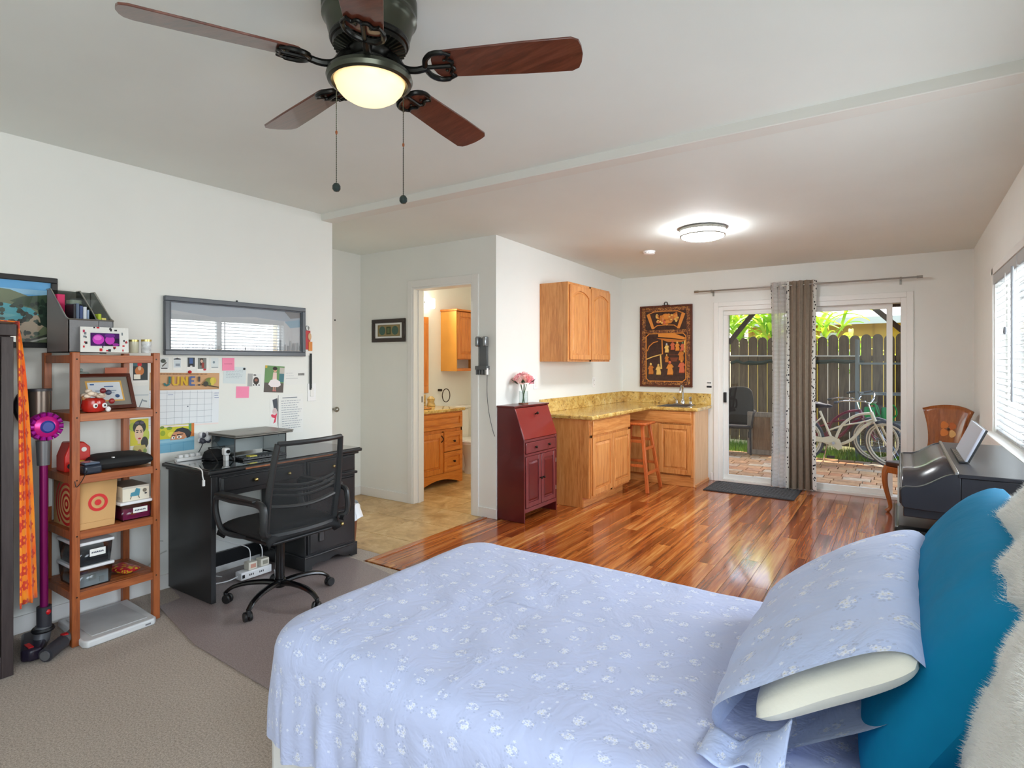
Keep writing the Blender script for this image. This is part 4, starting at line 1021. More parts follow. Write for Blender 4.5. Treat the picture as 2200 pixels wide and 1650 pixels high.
# floral pillow: long edge towards the camera, leaning back on the teal cushion
c = thing('floral_pillow', 'blue floral pillow leaning on the teal cushion, white filling showing at its open end', 'pillow', (-.15, 1.6, BZ))
Mf = frame3((-.125, 1.57, .785), (.03, 1, .07), (.80, -.02, .56))   # x local = along bed width, y local = up the lean
m, uv = cushion_mesh(.78, .47, .18, 60, 44, .42, .008, 2, opened=.4)
m.v = [Mf @ p for p in m.v]; o = part('pillowcase', m, M_flor2, c, ang=70); uvset(o, uv)
m, uv = cushion_mesh(.74, .34, .09, 44, 30, .42, .003, 5, opened=.0); T2 = Mf @ Matrix.Translation((-.043, .05, -.014)); m.v = [T2 @ p for p in m.v]
part('filling', m, P('cream_pillow_ticking',(232,230,216),.8,bump=(40,.2,.004)), c, ang=70)
# open end of the case: a soft flap hanging to the sheet
m = MB()
def flap(u, v):
    b = -.235+.19*u; out = Vector((-.36-.10*v-.015*math.sin(u*9), b, .01+.02*math.sin(u*PI)*(1-v)))
    p = Mf @ out; p.z -= .06*v*v+.02*v*math.sin(u*7+.5); p.z = max(p.z, BZ+.020+.008*math.sin(u*13)); return p
m.grid(flap, 30, 12); o = part('case_flap', m, M_flor2, c, ang=80, solid=.003); uvset(o, [((i%30)/29*.47+9, (i//30)/11*.16+2) for i in range(360)])

M_teal = P('teal_cotton', (0,126,172), .85, var=(4,.08), bump=(5,.3,.03), spec=.2)
c = thing('teal_cushion', 'large teal cushion propped behind the floral pillow', 'cushion', (.08, 1.6, BZ))
Mt = frame3((.10, 1.60, .84), (.045, 1, .05), (.46, -.02, .80)); m, uv = cushion_mesh(.98, .50, .20, 60, 44, .5, .006, 11); m.v = [Mt @ p for p in m.v]
part('cover', m, M_teal, c, ang=70)
c = thing('cobalt_cushion', 'deep cobalt blue cushion corner beneath the fluffy throw', 'cushion', (.12, 1.15, BZ))
Mb = frame3((.13, 1.14, .70), (.1, 1, 0), (.9, 0, .3)); m, uv = cushion_mesh(.36, .34, .12, 24, 24, .5, .008, 21); m.v = [Mb @ p for p in m.v]; part('cover', m, P('cobalt_cotton',(18,34,150),.7), c, ang=70)

# fluffy throw heaped against the headboard
def throw_pt(u, v):
    y_ = .82+1.05*u; s_ = v
    x0 = .076+.10*u; z0 = BZ+.03
    top = 1.02+.10*math.sin(u*2.2)+.05*u
    if s_ < .75:
        k = s_/.75; x_ = x0-.03*math.sin(k*PI)+.13*k**1.6; z_ = z0+(top-z0)*k**.9
    else:
        k = (s_-.75)/.25; x_ = x0+.13+.27*k; z_ = top+.03*math.sin(k*PI)-.10*k*k
    d = .045*noise.noise(Vector((y_*3.6, z_*3.6, x_*3+3)))+.020*noise.noise(Vector((y_*9, z_*9, x_*8)))+.018*(abs(noise.noise(Vector((y_*8+z_*5, z_*6, 7))))-.25)
    return Vector((x_-abs(d)*1.2+d*.2, y_, z_+d*.5))
def mk_fur():
    t = NT('white_fur'); t.set(color=lin((248,247,243)), rough=.9); tl = t.n('ShaderNodeBsdfTranslucent'); tl.inputs[0].default_value = lin((248,247,243)); mx = t.n('ShaderNodeMixShader'); mx.inputs[0].default_value = .45
    t.l(t.b.outputs[0], mx.inputs[1]); t.l(tl.outputs[0], mx.inputs[2]); t.l(mx.outputs[0], t.out.inputs[0]); return t.m
M_fur = mk_fur()
c = thing('fluffy_throw', 'white fluffy throw heaped against the headboard behind the teal cushion', 'throw', (.25, 1.35, BZ))
part('cloth', MB().grid(throw_pt, 60, 50), M_fur, c, ang=80, solid=.012)
fur = MB(); fr2 = random.Random(5)
for k in range(90000):
    u, v = fr2.random(), fr2.random()*.95
    p = throw_pt(u, v); du = throw_pt(min(1,u+.01), v)-p; dv = throw_pt(u, min(1,v+.01))-p
    n_ = dv.cross(du)
    if n_.length < 1e-9: continue
    n_.normalize()
    if n_.dot(Vector((-.7,-.3,.65))) < 0: n_ = -n_
    L_ = fr2.uniform(.010,.020); dr = (n_+Vector((fr2.uniform(-.7,.7),fr2.uniform(-.7,.7),fr2.uniform(-.8,.4)))).normalized()
    sd = dr.cross(Vector((fr2.uniform(-1,1),fr2.uniform(-1,1),fr2.uniform(-1,1)))).normalized()*.0008
    fur.v += [p-sd, p+sd, p+dr*L_]; q = len(fur.v); fur.f.append((q-3,q-2,q-1)); fur.c.append(None)
o = part('fur_pile', fur, M_fur, c, ang=0); o['kind'] = 'stuff'
c = thing('headboard', 'padded pale headboard behind the fluffy throw', 'headboard', (.56, 1.53, 0))
part('panel', MB().box(.535,.585,1.02,2.05,.30,1.06), M_base, c, bev=.02, seg=3)
for y_ in (1.06, 2.01): part('leg', MB().box(.545,.575,y_-.02,y_+.02,.001,.32), M_black, c)
# ================================================================== DESK WALL
fl = fmap('x', XL, 1)
# lake picture at the far left
c = thing('lake_picture', 'black-framed photo of a turquoise lake with tree-covered hills, above the dark wardrobe', 'picture', (XL+.01,.76,1.478))
part('frame', MB().frame('x', .30,1.221,1.478,1.852,.028,XL+.001,XL+.024), M_black, c, bev=.003)
m = MB(); m.box(XL+.001,XL+.010,.325,1.195,1.503,1.827); part('backing', m, M_paper, c)
sh = [((96,178,236), rc(0,0,1,1)),((150,206,242), rc(0,.78,1,.86)),((122,134,104), [(0,.86),(.15,.84),(.3,.88),(.5,.8),(.7,.86),(.8,.84),(.92,.72),(1,.74),(1,0),(0,0)]),
      ((88,190,206), [(0,.62),(.3,.66),(.55,.62),(.78,.62),(.9,.56),(.94,.46),(.84,.36),(.72,.24),(0,.18)]),((120,206,214), [(0,.5),(.6,.5),(.84,.44),(.8,.4),(0,.4)]),
      ((70,92,70), [(.80,.66),(.86,.74),(1,.80),(1,.46),(.95,.52)]),((206,186,160), [(.72,.24),(.85,.36),(.93,.46),(.97,.3),(.9,.06),(.7,.1)]),((52,70,60), [(.93,.62),(1,.68),(1,.22),(.95,.3)])]
ra = random.Random(2)
for k in range(60): u = ra.uniform(.76,1); v = ra.uniform(.05,.7); sh.append((ra.choice([(44,62,52),(58,80,66),(72,96,78),(36,50,44)]), el(u, v*(.6+.4*u), ra.uniform(.008,.02), ra.uniform(.015,.05), 7, ra.random()*3)))
sh += [((70,72,66), ln(.86,.0,1,.16,.02)),((196,196,186), ln(.9,.02,1,.11,.02))]
m = MB(); art(m, (XL+.010,.325,1.503), (0,.87,0), (0,0,.324), sh, (1,0,0), .00008); part('print', m, M_artg, c, ang=0)
part('glazing', MB().box(XL+.0165,XL+.0175,.325,1.195,1.503,1.827), M_glass, c)

# wide skyline picture
c = thing('skyline_picture', 'wide grey-framed pale skyline painting behind glass above the desk', 'picture', (XL+.01,2.27,1.447))
part('frame', MB().frame('x', 1.765,2.78,1.447,1.815,.03,XL+.001,XL+.03), P('slate_grey_frame',(84,90,98),.3), c, bev=.004)
part('inner_lip', MB().frame('x', 1.795,2.75,1.477,1.785,.008,XL+.001,XL+.022), P('dark_slate_lip',(54,60,72),.35), c)
m = MB(); m.box(XL+.001,XL+.010,1.79,2.755,1.472,1.79); part('backing', m, M_paper, c)
sh = [((206,212,218), rc(0,0,1,1)),((178,192,206), [(0,1),(1,1),(1,.7),(.6,.78),(.3,.72),(0,.82)]),((150,186,208), [(.85,.72),(1,.8),(1,.62),(.9,.58)]),((132,136,142), [(.84,.98),(1,.98),(1,.84),(.9,.8)]),((214,196,178), rc(0,0,1,.06))]
for k in range(46):
    u = k/46; h_ = ra.uniform(.05,.16)*(1+.6*(u > .8)); sh.append((ra.choice([(150,156,164),(124,132,142),(168,172,178)]), rc(u, .05, u+ra.uniform(.008,.02), .05+h_)))
m = MB(); art(m, (XL+.010,1.79,1.472), (0,.965,0), (0,0,.318), sh, (1,0,0), .0001); part('print', m, M_art, c, ang=0)
part('glazing', MB().box(XL+.0165,XL+.0185,1.79,2.755,1.472,1.79), glass('picture_glass', ior=1.9), c)
part('wall_nail', MB().ball((XL+.01,2.24,1.822), .006, 8, 6), M_black, c)

# sheets, photos and notes pinned to the wall
def sheet(name, label, cat, y0, y1, z0, z1, shapes, base=(236,236,232), tilt=0, off=.0008, mat=None, group=None, pin=None):
    cy, cz = (y0+y1)/2, (z0+z1)/2; hw, hh = (y1-y0)/2, (z1-z0)/2; ca, sa = math.cos(R(tilt)), math.sin(R(tilt))
    u = Vector((0, ca, sa))*2*hw; v = Vector((0, -sa, ca))*2*hh; org = Vector((XL+off, cy, cz))-u/2-v/2
    m = MB(); q = [org, org+u, org+u+v, org+v]; m.add(q+[p+Vector((.0006,0,0)) for p in q], [(0,3,2,1),(4,5,6,7),(0,1,5,4),(1,2,6,5),(2,3,7,6),(3,0,4,7)], base)
    art(m, org+Vector((.0006,0,0)), u, v, shapes, (1,0,0), .00015)
    o = single(name, m, mat or M_art, label, cat, group, ang=0)
    if pin:
        pm = MB(); pm.ball(org+u*pin[0]+v*pin[1]+Vector((.005,0,0)), (.006,.008,.008), 10, 6); part('push_pin', pm, pin[2], o)
    return o
M_redpin = P('red_pin',(190,20,30),.3); M_blkpin = P('black_pin',(30,30,32),.3); M_wpin = P('white_pin',(230,230,230),.3)
def scrib(n, x0, x1, y0, y1, col=(120,124,134), w=.012, seed=1):
    r_ = random.Random(seed); o = []
    for k in range(n):
        y = y1-(y1-y0)*(k+.5)/n; x = x0; e = x1-r_.uniform(0,.3)*(x1-x0)
        while x < e: d = r_.uniform(.04,.12); o.append((col, rc(x, y-w/2, min(e,x+d), y+w/2))); x += d+.025
    return o
pw_ = (238,238,236)
sheet('wall_photo','photo of a red-haired person beside a car, pinned behind the wooden shelf','photo',1.592,1.682,1.28,1.42,[((44,54,56),rc(.05,.1,.95,.95)),((60,110,120),rc(.05,.7,.6,.95)),((200,120,60),el(.45,.5,.28,.2)),((206,34,40),el(.45,.78,.14,.1)),((226,190,160),el(.45,.62,.1,.1)),((240,236,220),rc(.1,.15,.5,.35))])
sheet('wall_photo','white instant photo of a potted plant, first in the row under the skyline picture','photo',1.741,1.804,1.351,1.435,[((210,214,214),rc(.1,.2,.9,.95)),((70,80,72),el(.4,.7,.25,.15)),((96,90,84),ln(.3,.3,.7,.6,.1)),((60,56,60),rc(.2,.12,.8,.2))])
sheet('wall_photo','white instant photo of a pale car, second in the row under the skyline picture','photo',1.823,1.877,1.353,1.435,[((206,216,222),rc(.1,.2,.9,.92)),((60,62,66),[(.1,.85),(.5,.95),(.9,.85),(.9,.8),(.1,.8)]),((140,152,164),rc(.3,.3,.8,.5))])
sheet('wall_photo','instant photo of a blue jacket, third in the row under the skyline picture','photo',1.909,1.964,1.358,1.436,[((60,66,70),rc(.08,.18,.92,.95)),((66,96,150),rc(.3,.4,.7,.9)),((30,32,36),rc(.25,.2,.75,.45)),((220,220,220),el(.5,.24,.15,.06))])
sheet('wall_photo','instant photo with a red scarf, fourth in the row under the skyline picture','photo',1.973,2.040,1.345,1.436,[((120,124,120),rc(.08,.15,.92,.95)),((60,44,40),rc(.3,.4,.6,.9)),((150,60,50),rc(.45,.2,.7,.6)),((190,40,50),el(.75,.1,.16,.07)),((214,180,160),el(.45,.7,.12,.12))])
sheet('wall_photo','faded pale instant photo, last in the row under the skyline picture','photo',2.059,2.122,1.350,1.437,[((218,226,228),rc(.1,.15,.9,.95)),((150,160,164),rc(.15,.18,.85,.24)),((130,150,160),el(.4,.6,.12,.1))])
sheet('note_sheet','pale blue handwritten note tucked under the upper pink sticky note','note',2.150,2.311,1.256,1.371,scrib(6,.1,.9,.3,.85,(160,174,184),.02,3),(214,224,226),-3,pin=(.9,.9,M_blkpin))
sheet('sticky_note','pink sticky note with a scrawled line, upper one beside the calendar','sticky note',2.141,2.226,1.346,1.432,scrib(1,.15,.85,.45,.6,(150,60,90),.03,4),(246,142,176),0,.0022)
sheet('sticky_note','blank pink sticky note below the handwritten note','sticky note',2.239,2.334,1.155,1.235,[],(246,142,178),-2,.001)
sheet('wall_photo','small black and white photo between the sticky notes and the girl in white','photo',2.324,2.427,1.232,1.321,[((170,172,172),rc(0,0,.35,1)),((226,228,226),rc(.35,0,1,1)),((60,48,44),el(.62,.45,.22,.3)),((150,96,80),el(.62,.5,.12,.12)),((40,40,44),rc(.4,.06,.5,.16)),((40,40,44),rc(.6,.06,.7,.16)),((40,40,44),rc(.8,.06,.9,.16)),((70,72,74),el(.5,.9,.12,.05))],pw_,-3)
sheet('wall_photo','colour photo of a child in a white tutu, right of the sticky notes','photo',2.453,2.610,1.183,1.376,[((108,150,96),rc(0,.35,1,1)),((92,84,80),rc(0,0,1,.36)),((70,120,130),rc(.75,.4,1,.75)),((196,190,180),rc(.75,.72,1,.95)),((214,180,60),rc(.0,.9,.1,1)),((238,230,232),[(.2,.3),(.3,.45),(.45,.5),(.6,.5),(.8,.42),(.85,.28),(.7,.2),(.35,.2)]),((236,206,196),[(.4,.5),(.62,.5),(.6,.75),(.42,.75)]),((222,170,146),el(.51,.84,.09,.08)),((46,32,30),el(.5,.9,.12,.07)),((222,170,146),rc(.45,.08,.49,.2)),((222,170,146),rc(.54,.08,.58,.2)),((214,120,120),rc(.44,.04,.5,.09)),((214,120,120),rc(.53,.04,.6,.09))],(90,90,86),-4)
sheet('letter','white printed letter with a barcode on the wall above the text page','letter',2.618,2.800,1.235,1.344,scrib(2,.06,.5,.5,.9,(170,176,186),.02,6)+[((60,60,64),rc(.62+.035*k,.62,.62+.035*k+.018,.78)) for k in range(9)]+[((170,172,176),rc(.04,.42,.6,.44))],(232,233,230))
sheet('text_page','white page of handwritten lines on the wall above the office chair','page',2.566,2.776,.872,1.165,[((120,130,140),rc(.15,.9,.75,.92))]+scrib(13,.1,.95,.12,.86,(138,146,160),.012,8),(233,234,231))
sheet('art_strip','narrow art print of a figure in pink, left of the handwritten page','art print',2.497,2.560,.946,1.139,[((70,74,84),[(.3,.95),(.9,1),(1,.5),(.5,.55)]),((210,190,190),el(.6,.5,.3,.14)),((216,60,90),[(.1,.4),(.9,.42),(.7,.1),(.4,.05),(.6,.25),(.2,.3)]),((226,206,206),el(.55,.42,.2,.05))],(234,234,232))
sheet('art_strip','thin dark-edged white strip hanging beside the handwritten page','art print',2.556,2.566,.86,1.16,[((90,90,94),rc(.7,0,1,1))],(236,236,234))
sheet('blank_paper','plain pale paper pinned behind the wooden shelf, above the portrait card','paper',1.600,1.682,1.10,1.262,[((196,206,208),rc(0,.62,1,.68)),((120,132,140),ln(.3,.1,.6,.5,.06)),((150,160,166),ln(.6,.45,.9,.4,.06))],(224,228,226))
# invented portrait card and pool painting
sheet('portrait_card','card with a painted dark-haired woman on yellow, seen through the wooden shelf','card',1.581,1.682,.838,1.062,[((206,196,60),rc(0,.3,1,1)),((170,184,70),el(.15,.8,.2,.12)),((190,200,90),el(.85,.55,.2,.2)),((226,222,204),rc(0,0,1,.3)),((52,54,52),el(.5,.78,.36,.19)),((60,60,56),el(.78,.36,.2,.16)),((222,190,160),el(.48,.62,.24,.22)),((222,190,160),rc(.4,.34,.56,.5)),((44,36,34),ln(.3,.70,.46,.69,.022)),((44,36,34),ln(.52,.69,.68,.70,.022)),((60,50,46),el(.38,.65,.06,.018)),((60,50,46),el(.6,.65,.06,.018)),((176,40,60),el(.5,.48,.08,.022)),((86,80,100),el(.36,.9,.12,.04)),((86,80,100),el(.64,.9,.12,.04)),((196,180,110),[(.2,.3),(.8,.3),(.9,.1),(.1,.1)]),((120,84,50),el(.5,.12,.12,.07)),((140,160,90),el(.2,.14,.1,.06)),((140,160,90),el(.8,.14,.1,.06))])
sheet('pool_painting','small painting of eyes peering over a blue pool wall, below the calendar','painting',1.738,1.955,.840,1.010,[((206,200,40),rc(0,.5,1,1)),((150,170,40),el(.12,.72,.07,.1)),((120,150,50),el(.3,.88,.08,.06)),((230,220,80),el(.35,.65,.1,.1)),((110,140,50),el(.1,.93,.06,.05)),((206,120,50),rc(.9,.45,1,1)),((88,150,90),rc(.84,.7,.92,1)),((120,180,208),rc(0,0,1,.5)),((150,200,220),rc(0,.36,1,.46)),((96,160,196),ln(.33,0,.33,.3,.012)),((96,160,196),ln(.68,0,.68,.34,.012)),((96,160,196),ln(0,.28,1,.32,.012)),((36,40,46),[(.4,.7),(.5,.84),(.66,.88),(.82,.8),(.92,.66),(.88,.5),(.78,.46),(.74,.62)]),((206,142,104),[(.32,.44),(.34,.6),(.42,.72),(.56,.74),(.72,.66),(.78,.5),(.7,.44)]),((240,238,232),el(.40,.52,.05,.05)),((240,238,232),el(.57,.53,.07,.055)),((50,36,30),el(.41,.52,.018,.03)),((50,36,30),el(.56,.53,.022,.035)),((40,30,28),ln(.36,.62,.46,.6,.03)),((40,30,28),ln(.5,.62,.68,.63,.035))],(220,224,224))
# calendar
sh = [((206,160,116), rc(0,.68,1,1)),((196,148,104), rc(0,.68,1,.70)),((236,222,218), rc(0,0,1,.03))]
for k in range(9): sh.append(((150,158,168), rc(.02+.108*k,.04,.023+.108*k,.66)))
for k in range(6): sh.append(((150,158,168), rc(0,.05+.115*k,.9,.054+.115*k)))
sh += [((120,86,60), rc(.01+.02*k,.965,.02+.02*k,.985)) for k in range(40)]
x_ = .17; W_ = .03
J = [ln(.24,.93,.24,.8,W_), ln(.24,.79,.19,.76,W_), ln(.19,.76,.165,.81,W_)]
U_ = [ln(.29,.93,.29,.79,W_), ln(.29,.78,.36,.78,W_), ln(.36,.93,.36,.79,W_)]
N_ = [ln(.41,.76,.41,.93,W_), ln(.41,.92,.48,.77,W_), ln(.48,.76,.48,.93,W_)]
E_ = [ln(.53,.76,.53,.93,W_), ln(.53,.92,.60,.92,W_), ln(.53,.845,.585,.845,W_), ln(.53,.77,.60,.77,W_)]
X_ = [ln(.66,.83,.66,.93,W_), rc(.645,.755,.675,.785)]
for pl, cl in ((J,(40,110,110)),(U_,(216,176,40)),(N_,(212,170,30)),(E_,(70,96,150)),(X_,(60,60,66))): sh += [(cl, [(a+.02,b) for a, b in p]) for p in pl]
sh += [((120,130,60), el(.83,.83,.06,.08)),((206,186,70), el(.89,.85,.05,.07)),((60,60,50), el(.78,.79,.04,.05)),((70,60,40), ln(.72,.78,.98,.72,.02)),((216,196,80), rc(.86,.76,.9,.9))]
sh += scrib(3,.915,.995,.5,.63,(150,160,190),.012,11)+scrib(1,.24,.32,.58,.61,(160,170,200),.012,12)+[((60,70,140), el(.08,.32,.008,.012,8)),((40,60,90),el(.52,.37,.008,.012,8))]
cal = sheet('wall_calendar','wall calendar with a cork-coloured header reading JUNE and a white day grid','calendar',1.685,2.118,.995,1.335,sh,(228,232,236),-1.2)
pm = MB(); pm.ball((XL+.008,1.925,1.34), (.008,.012,.010), 10, 6); part('push_pin', pm, M_redpin, cal)
# lanyard with badge and keys
c = thing('key_lanyard','black lanyard with a red and orange badge hanging right of the skyline picture','lanyard',(XL+.01,2.82,1.19))
part('hook', MB().tube([(XL+.006,2.812+.014*math.cos(t),1.665+.018*math.sin(t)) for t in [2*PI*i/14 for i in range(14)]], .003, 6, True), M_steel, c)
m = MB(); m.box(XL+.002,XL+.008,2.782,2.845,1.455,1.50); part('white_tag', m, M_paper, c); 
m = MB(); m.box(XL+.002,XL+.012,2.785,2.835,1.50,1.645); part('badge', m, P('red_badge',(190,30,36),.4), c, bev=.003)
m = MB(); m.box(XL+.012,XL+.016,2.815,2.85,1.49,1.56); part('orange_key_fob', m, P('orange_fob',(214,130,40),.4), c, bev=.003)
m = MB(); m.ball((XL+.014,2.825,1.60),(.008,.016,.03),10,6); part('skin_toned_charm', m, P('charm_tan',(214,170,130),.4), c)
m = MB(); m.box(XL+.002,XL+.006,2.838,2.853,1.18,1.47); m.box(XL+.007,XL+.011,2.830,2.845,1.19,1.47); part('strap', m, P('black_webbing',(36,42,42),.7), c)

# ================================================================== DESK
DX = -3.275
c = thing('writing_desk','black painted writing desk with drawers and a glass-topped surface','desk',(-3.52,2.32,0)); fd = fmap('x', DX, 1)
part('desk_top', MB().box(XL+.004,DX+.035,1.755,2.885,.758,.782), M_deskblk, c, bev=.008, seg=3)
part('top_moulding', MB().box(XL+.01,DX+.018,1.775,2.865,.742,.758), M_deskblk, c, bev=.004)
part('worn_edge', MB().box(DX+.0345,DX+.0362,1.98,2.62,.762,.772), P('worn_orange_edge',(150,92,56),.6,var=(40,.4)), c)
part('glass_sheet', MB().box(XL+.012,DX+.025,1.77,2.87,.782,.787), P('desk_glass',(22,30,32),.03,coat=1.0), c, bev=.001)
part('side_panel', MB().box(XL+.016,DX,1.79,1.82,.012,.742), M_deskblk, c, bev=.002)
part('pedestal', MB().box(XL+.016,DX-.002,2.42,2.845,.10,.742), M_deskblk, c, bev=.002)
part('drawer_case', MB().box(XL+.016,DX-.002,1.82,2.42,.615,.742), M_deskblk, c, bev=.002)
part('back_rail', MB().box(XL+.016,XL+.035,1.82,2.42,.05,.14), M_deskblk, c)
m = MB(); m.box(XL+.016,DX+.012,2.41,2.858,.09,.105); part('plinth_moulding', m, M_deskblk, c, bev=.004)
pts = [(2.412,.012),(2.47,.012)]+[(2.47+.32*i/16, .03+.02*math.sin(PI*i/16)+(.010*math.sin(2*PI*i/8))) for i in range(17)]+[(2.80,.012),(2.856,.012),(2.856,.092),(2.412,.092)]
part('plinth', MB().prism(pts,'x',DX-.006,DX+.010), M_deskblk, c); part('plinth_side', MB().box(XL+.016,DX-.006,2.412,2.43,.012,.092), M_deskblk, c); part('plinth_side', MB().box(XL+.016,DX-.006,2.84,2.856,.012,.092), M_deskblk, c)
part('waist_moulding', MB().box(XL+.016,DX+.014,2.41,2.858,.60,.618), M_deskblk, c, bev=.004)
M_gold = P('brass_knob',(200,180,120),.25,1)
def deskdrawer(a0, a1, b0, b1, ks, kz=None):
    m = MB(); fbox(m, fd, a0, a1, b0, b1, -.002, .010); dr = part('drawer', m, M_deskblk, c, bev=.003)
    m = MB(); fprism(m, fd, [(a0+.008,b0+.008),(a1-.008,b0+.008),(a1-.008,b1-.008),(a0+.008,b1-.008)], .010, .018, taper=.045); part('raised_front', m, M_deskblk, dr, ang=20)
    for k in ks:
        m = MB(); z_ = kz or (b0+b1)/2; m.cyl(fd(k,z_,.016), fd(k,z_,.026), .006, n=10); m.ball(fd(k,z_,.034), .013, 12, 8); part('knob', m, M_gold, dr)
    return dr
deskdrawer(1.835,2.41,.645,.735,(2.05,2.28)); deskdrawer(2.435,2.835,.63,.738,(2.63,))
deskdrawer(2.435,2.835,.37,.592,(2.63,)); dr = deskdrawer(2.435,2.835,.115,.355,(2.56,2.70),.27)
part('keyhole', MB().cyl(fd(2.63,.27,.016),fd(2.63,.27,.02),.005,n=10), M_gold, dr)
part('hanging_tag', MB().box(DX+.02,DX+.026,2.515,2.555,.19,.26), M_gblack, dr, bev=.003)

# laptop riser, laptop, keyboard etc.
c = thing('laptop_riser','black wire-mesh laptop riser standing on the desk','stand',(-3.57,2.20,.787)); RX0, RX1, RY0, RY1 = -3.70,-3.44,2.03,2.39
M_mesh = glass('black_wire_mesh',(150,152,156)); M_wire = P('black_wire',(24,25,27),.4)
part('mesh_shelf', MB().box(RX0,RX1,RY0,RY1,.925,.93), M_wire, c)
part('mesh_back', MB().box(RX0,RX0+.003,RY0,RY1,.80,.925), P('mesh_grey',(170,176,176),.6), c)
for ya in (RY0,RY1): 
    part('side_wire', MB().tube([(RX1,ya,.79),(RX1,ya,.925),(RX0,ya,.928),(RX0,ya,.79),(RX1,ya,.79)], .0042, 6), M_wire, c)
    part('side_mesh', MB().box(RX0,RX1,ya-.001,ya+.001,.795,.925), glass('dark_mesh_panel_%d' % int(ya*100),(190,194,196)), c)
part('front_wire', MB().tube([(RX1,RY0,.925),(RX1,RY1,.925)], .0042, 6), M_wire, c)
c = thing('laptop','closed grey laptop lying on the wire-mesh riser','laptop',(-3.55,2.2,.93))
M_lap = P('space_grey_aluminium',(128,125,118),.35,.2)
part('base', MB().box(-3.715,-3.40,2.01,2.42,.9305,.940), M_lap, c, bev=.004)
part('lid', MB().box(-3.715,-3.395,2.008,2.422,.941,.950), M_lap, c, bev=.004)
m = MB(); m.ball((-3.555,2.215,.9502),(.016,.020,.0005),16,4); part('lid_emblem', m, P('dark_emblem',(60,58,56),.3), c)
c = thing('keyboard','small black keyboard under the laptop riser','keyboard',(-3.46,2.2,.787))
part('case', MB().box(-3.50,-3.385,2.05,2.36,.7875,.800), M_black, c, bev=.003)
k0 = None
for r_ in range(4):
    for k in range(12):
        x_ = -3.49+.027*r_; y_ = 2.06+.0245*k
        if k0 is None: k0 = _mk('key', MB().box(0,.022,0,.020,0,.005), P('key_grey',(70,74,78),.5), None, ang=0); o = k0
        else: o = copyobj(k0)
        o.parent = c; o.location = (x_-c.location[0], y_-c.location[1], .800-c.location[2])
        if (r_,k) in ((1,2),(2,4),(1,5)): pass
m = MB(); m.lathe([(.02,0),(.055,.004),(.065,.02),(.055,.05),(.03,.065),(.001,.066)], (-3.60,1.985,.788), 20); m.box(-3.66,-3.54,1.94,2.03,.79,.80)
single('black_cap', m, P('black_felt',(20,20,22),.9), 'black soft cap left beside the laptop riser', 'cap')
c = thing('desk_camera','small white camera on a black wire stand at the front of the desk','camera',(-3.50,1.99,.787))
part('body', MB().box(-3.515,-3.475,1.985,2.025,.82,.868), M_white, c, bev=.01, seg=3); part('lens', MB().cyl((-3.475,2.005,.845),(-3.468,2.005,.845),.012,n=14), M_gblack, c); part('stand', MB().box(-3.51,-3.48,1.995,2.015,.7875,.82), M_white, c)
part('wire_stand', MB().tube([(-3.45,1.93,.79),(-3.56,1.93,.87),(-3.56,2.03,.87),(-3.45,2.03,.79)], .004, 6), M_wire, c)
c = thing('desk_power_strip','white power strip with a plug lying at the left end of the desk','power strip',(-3.68,1.87,.787))
part('body', MB().box(-3.72,-3.68,1.80,1.96,.7875,.808), M_white, c, bev=.005); 
for k in range(4): part('plug', MB().box(-3.715,-3.685,1.815+.036*k,1.84+.036*k,.808,.828), M_white, c, bev=.004)
part('cable', MB().tube(spline([(-3.70,1.80,.80),(-3.62,1.77,.795),(-3.45,1.755,.795),(-3.30,1.745,.792),(-3.275,1.742,.755),(-3.272,1.745,.735)],8), .0035, 6), M_white, c)
part('usb_plug', MB().box(-3.276,-3.264,1.738,1.751,.70,.735), M_white, c, bev=.002)
c = thing('fabric_flower','white and black scribbled paper flower on a thin stem behind the power strip','ornament',(-3.72,1.99,.787))
m = MB(); r_ = random.Random(4)
for k in range(16):
    a = r_.random()*6.28; e_ = r_.uniform(-.9,.9); d = Vector((.4*math.cos(e_)*math.cos(a), math.cos(e_)*math.sin(a), math.sin(e_)))
    m.ball(Vector((-3.735,2.0,.915))+d*.032, (.014,.018,.018), 8, 6, (226,228,232) if k % 3 else (70,72,84))
part('bloom', m, M_art, c); part('stem', MB().tube([(-3.715,1.93,.79),(-3.725,1.97,.85),(-3.735,2.0,.90)], .0025, 6), M_black, c)
single('sticky_pad', MB().box(-3.43,-3.39,2.10,2.15,.8055,.812), P('yellow_pad',(206,196,90),.7), 'small yellow note pad on the black keyboard', 'note pad')
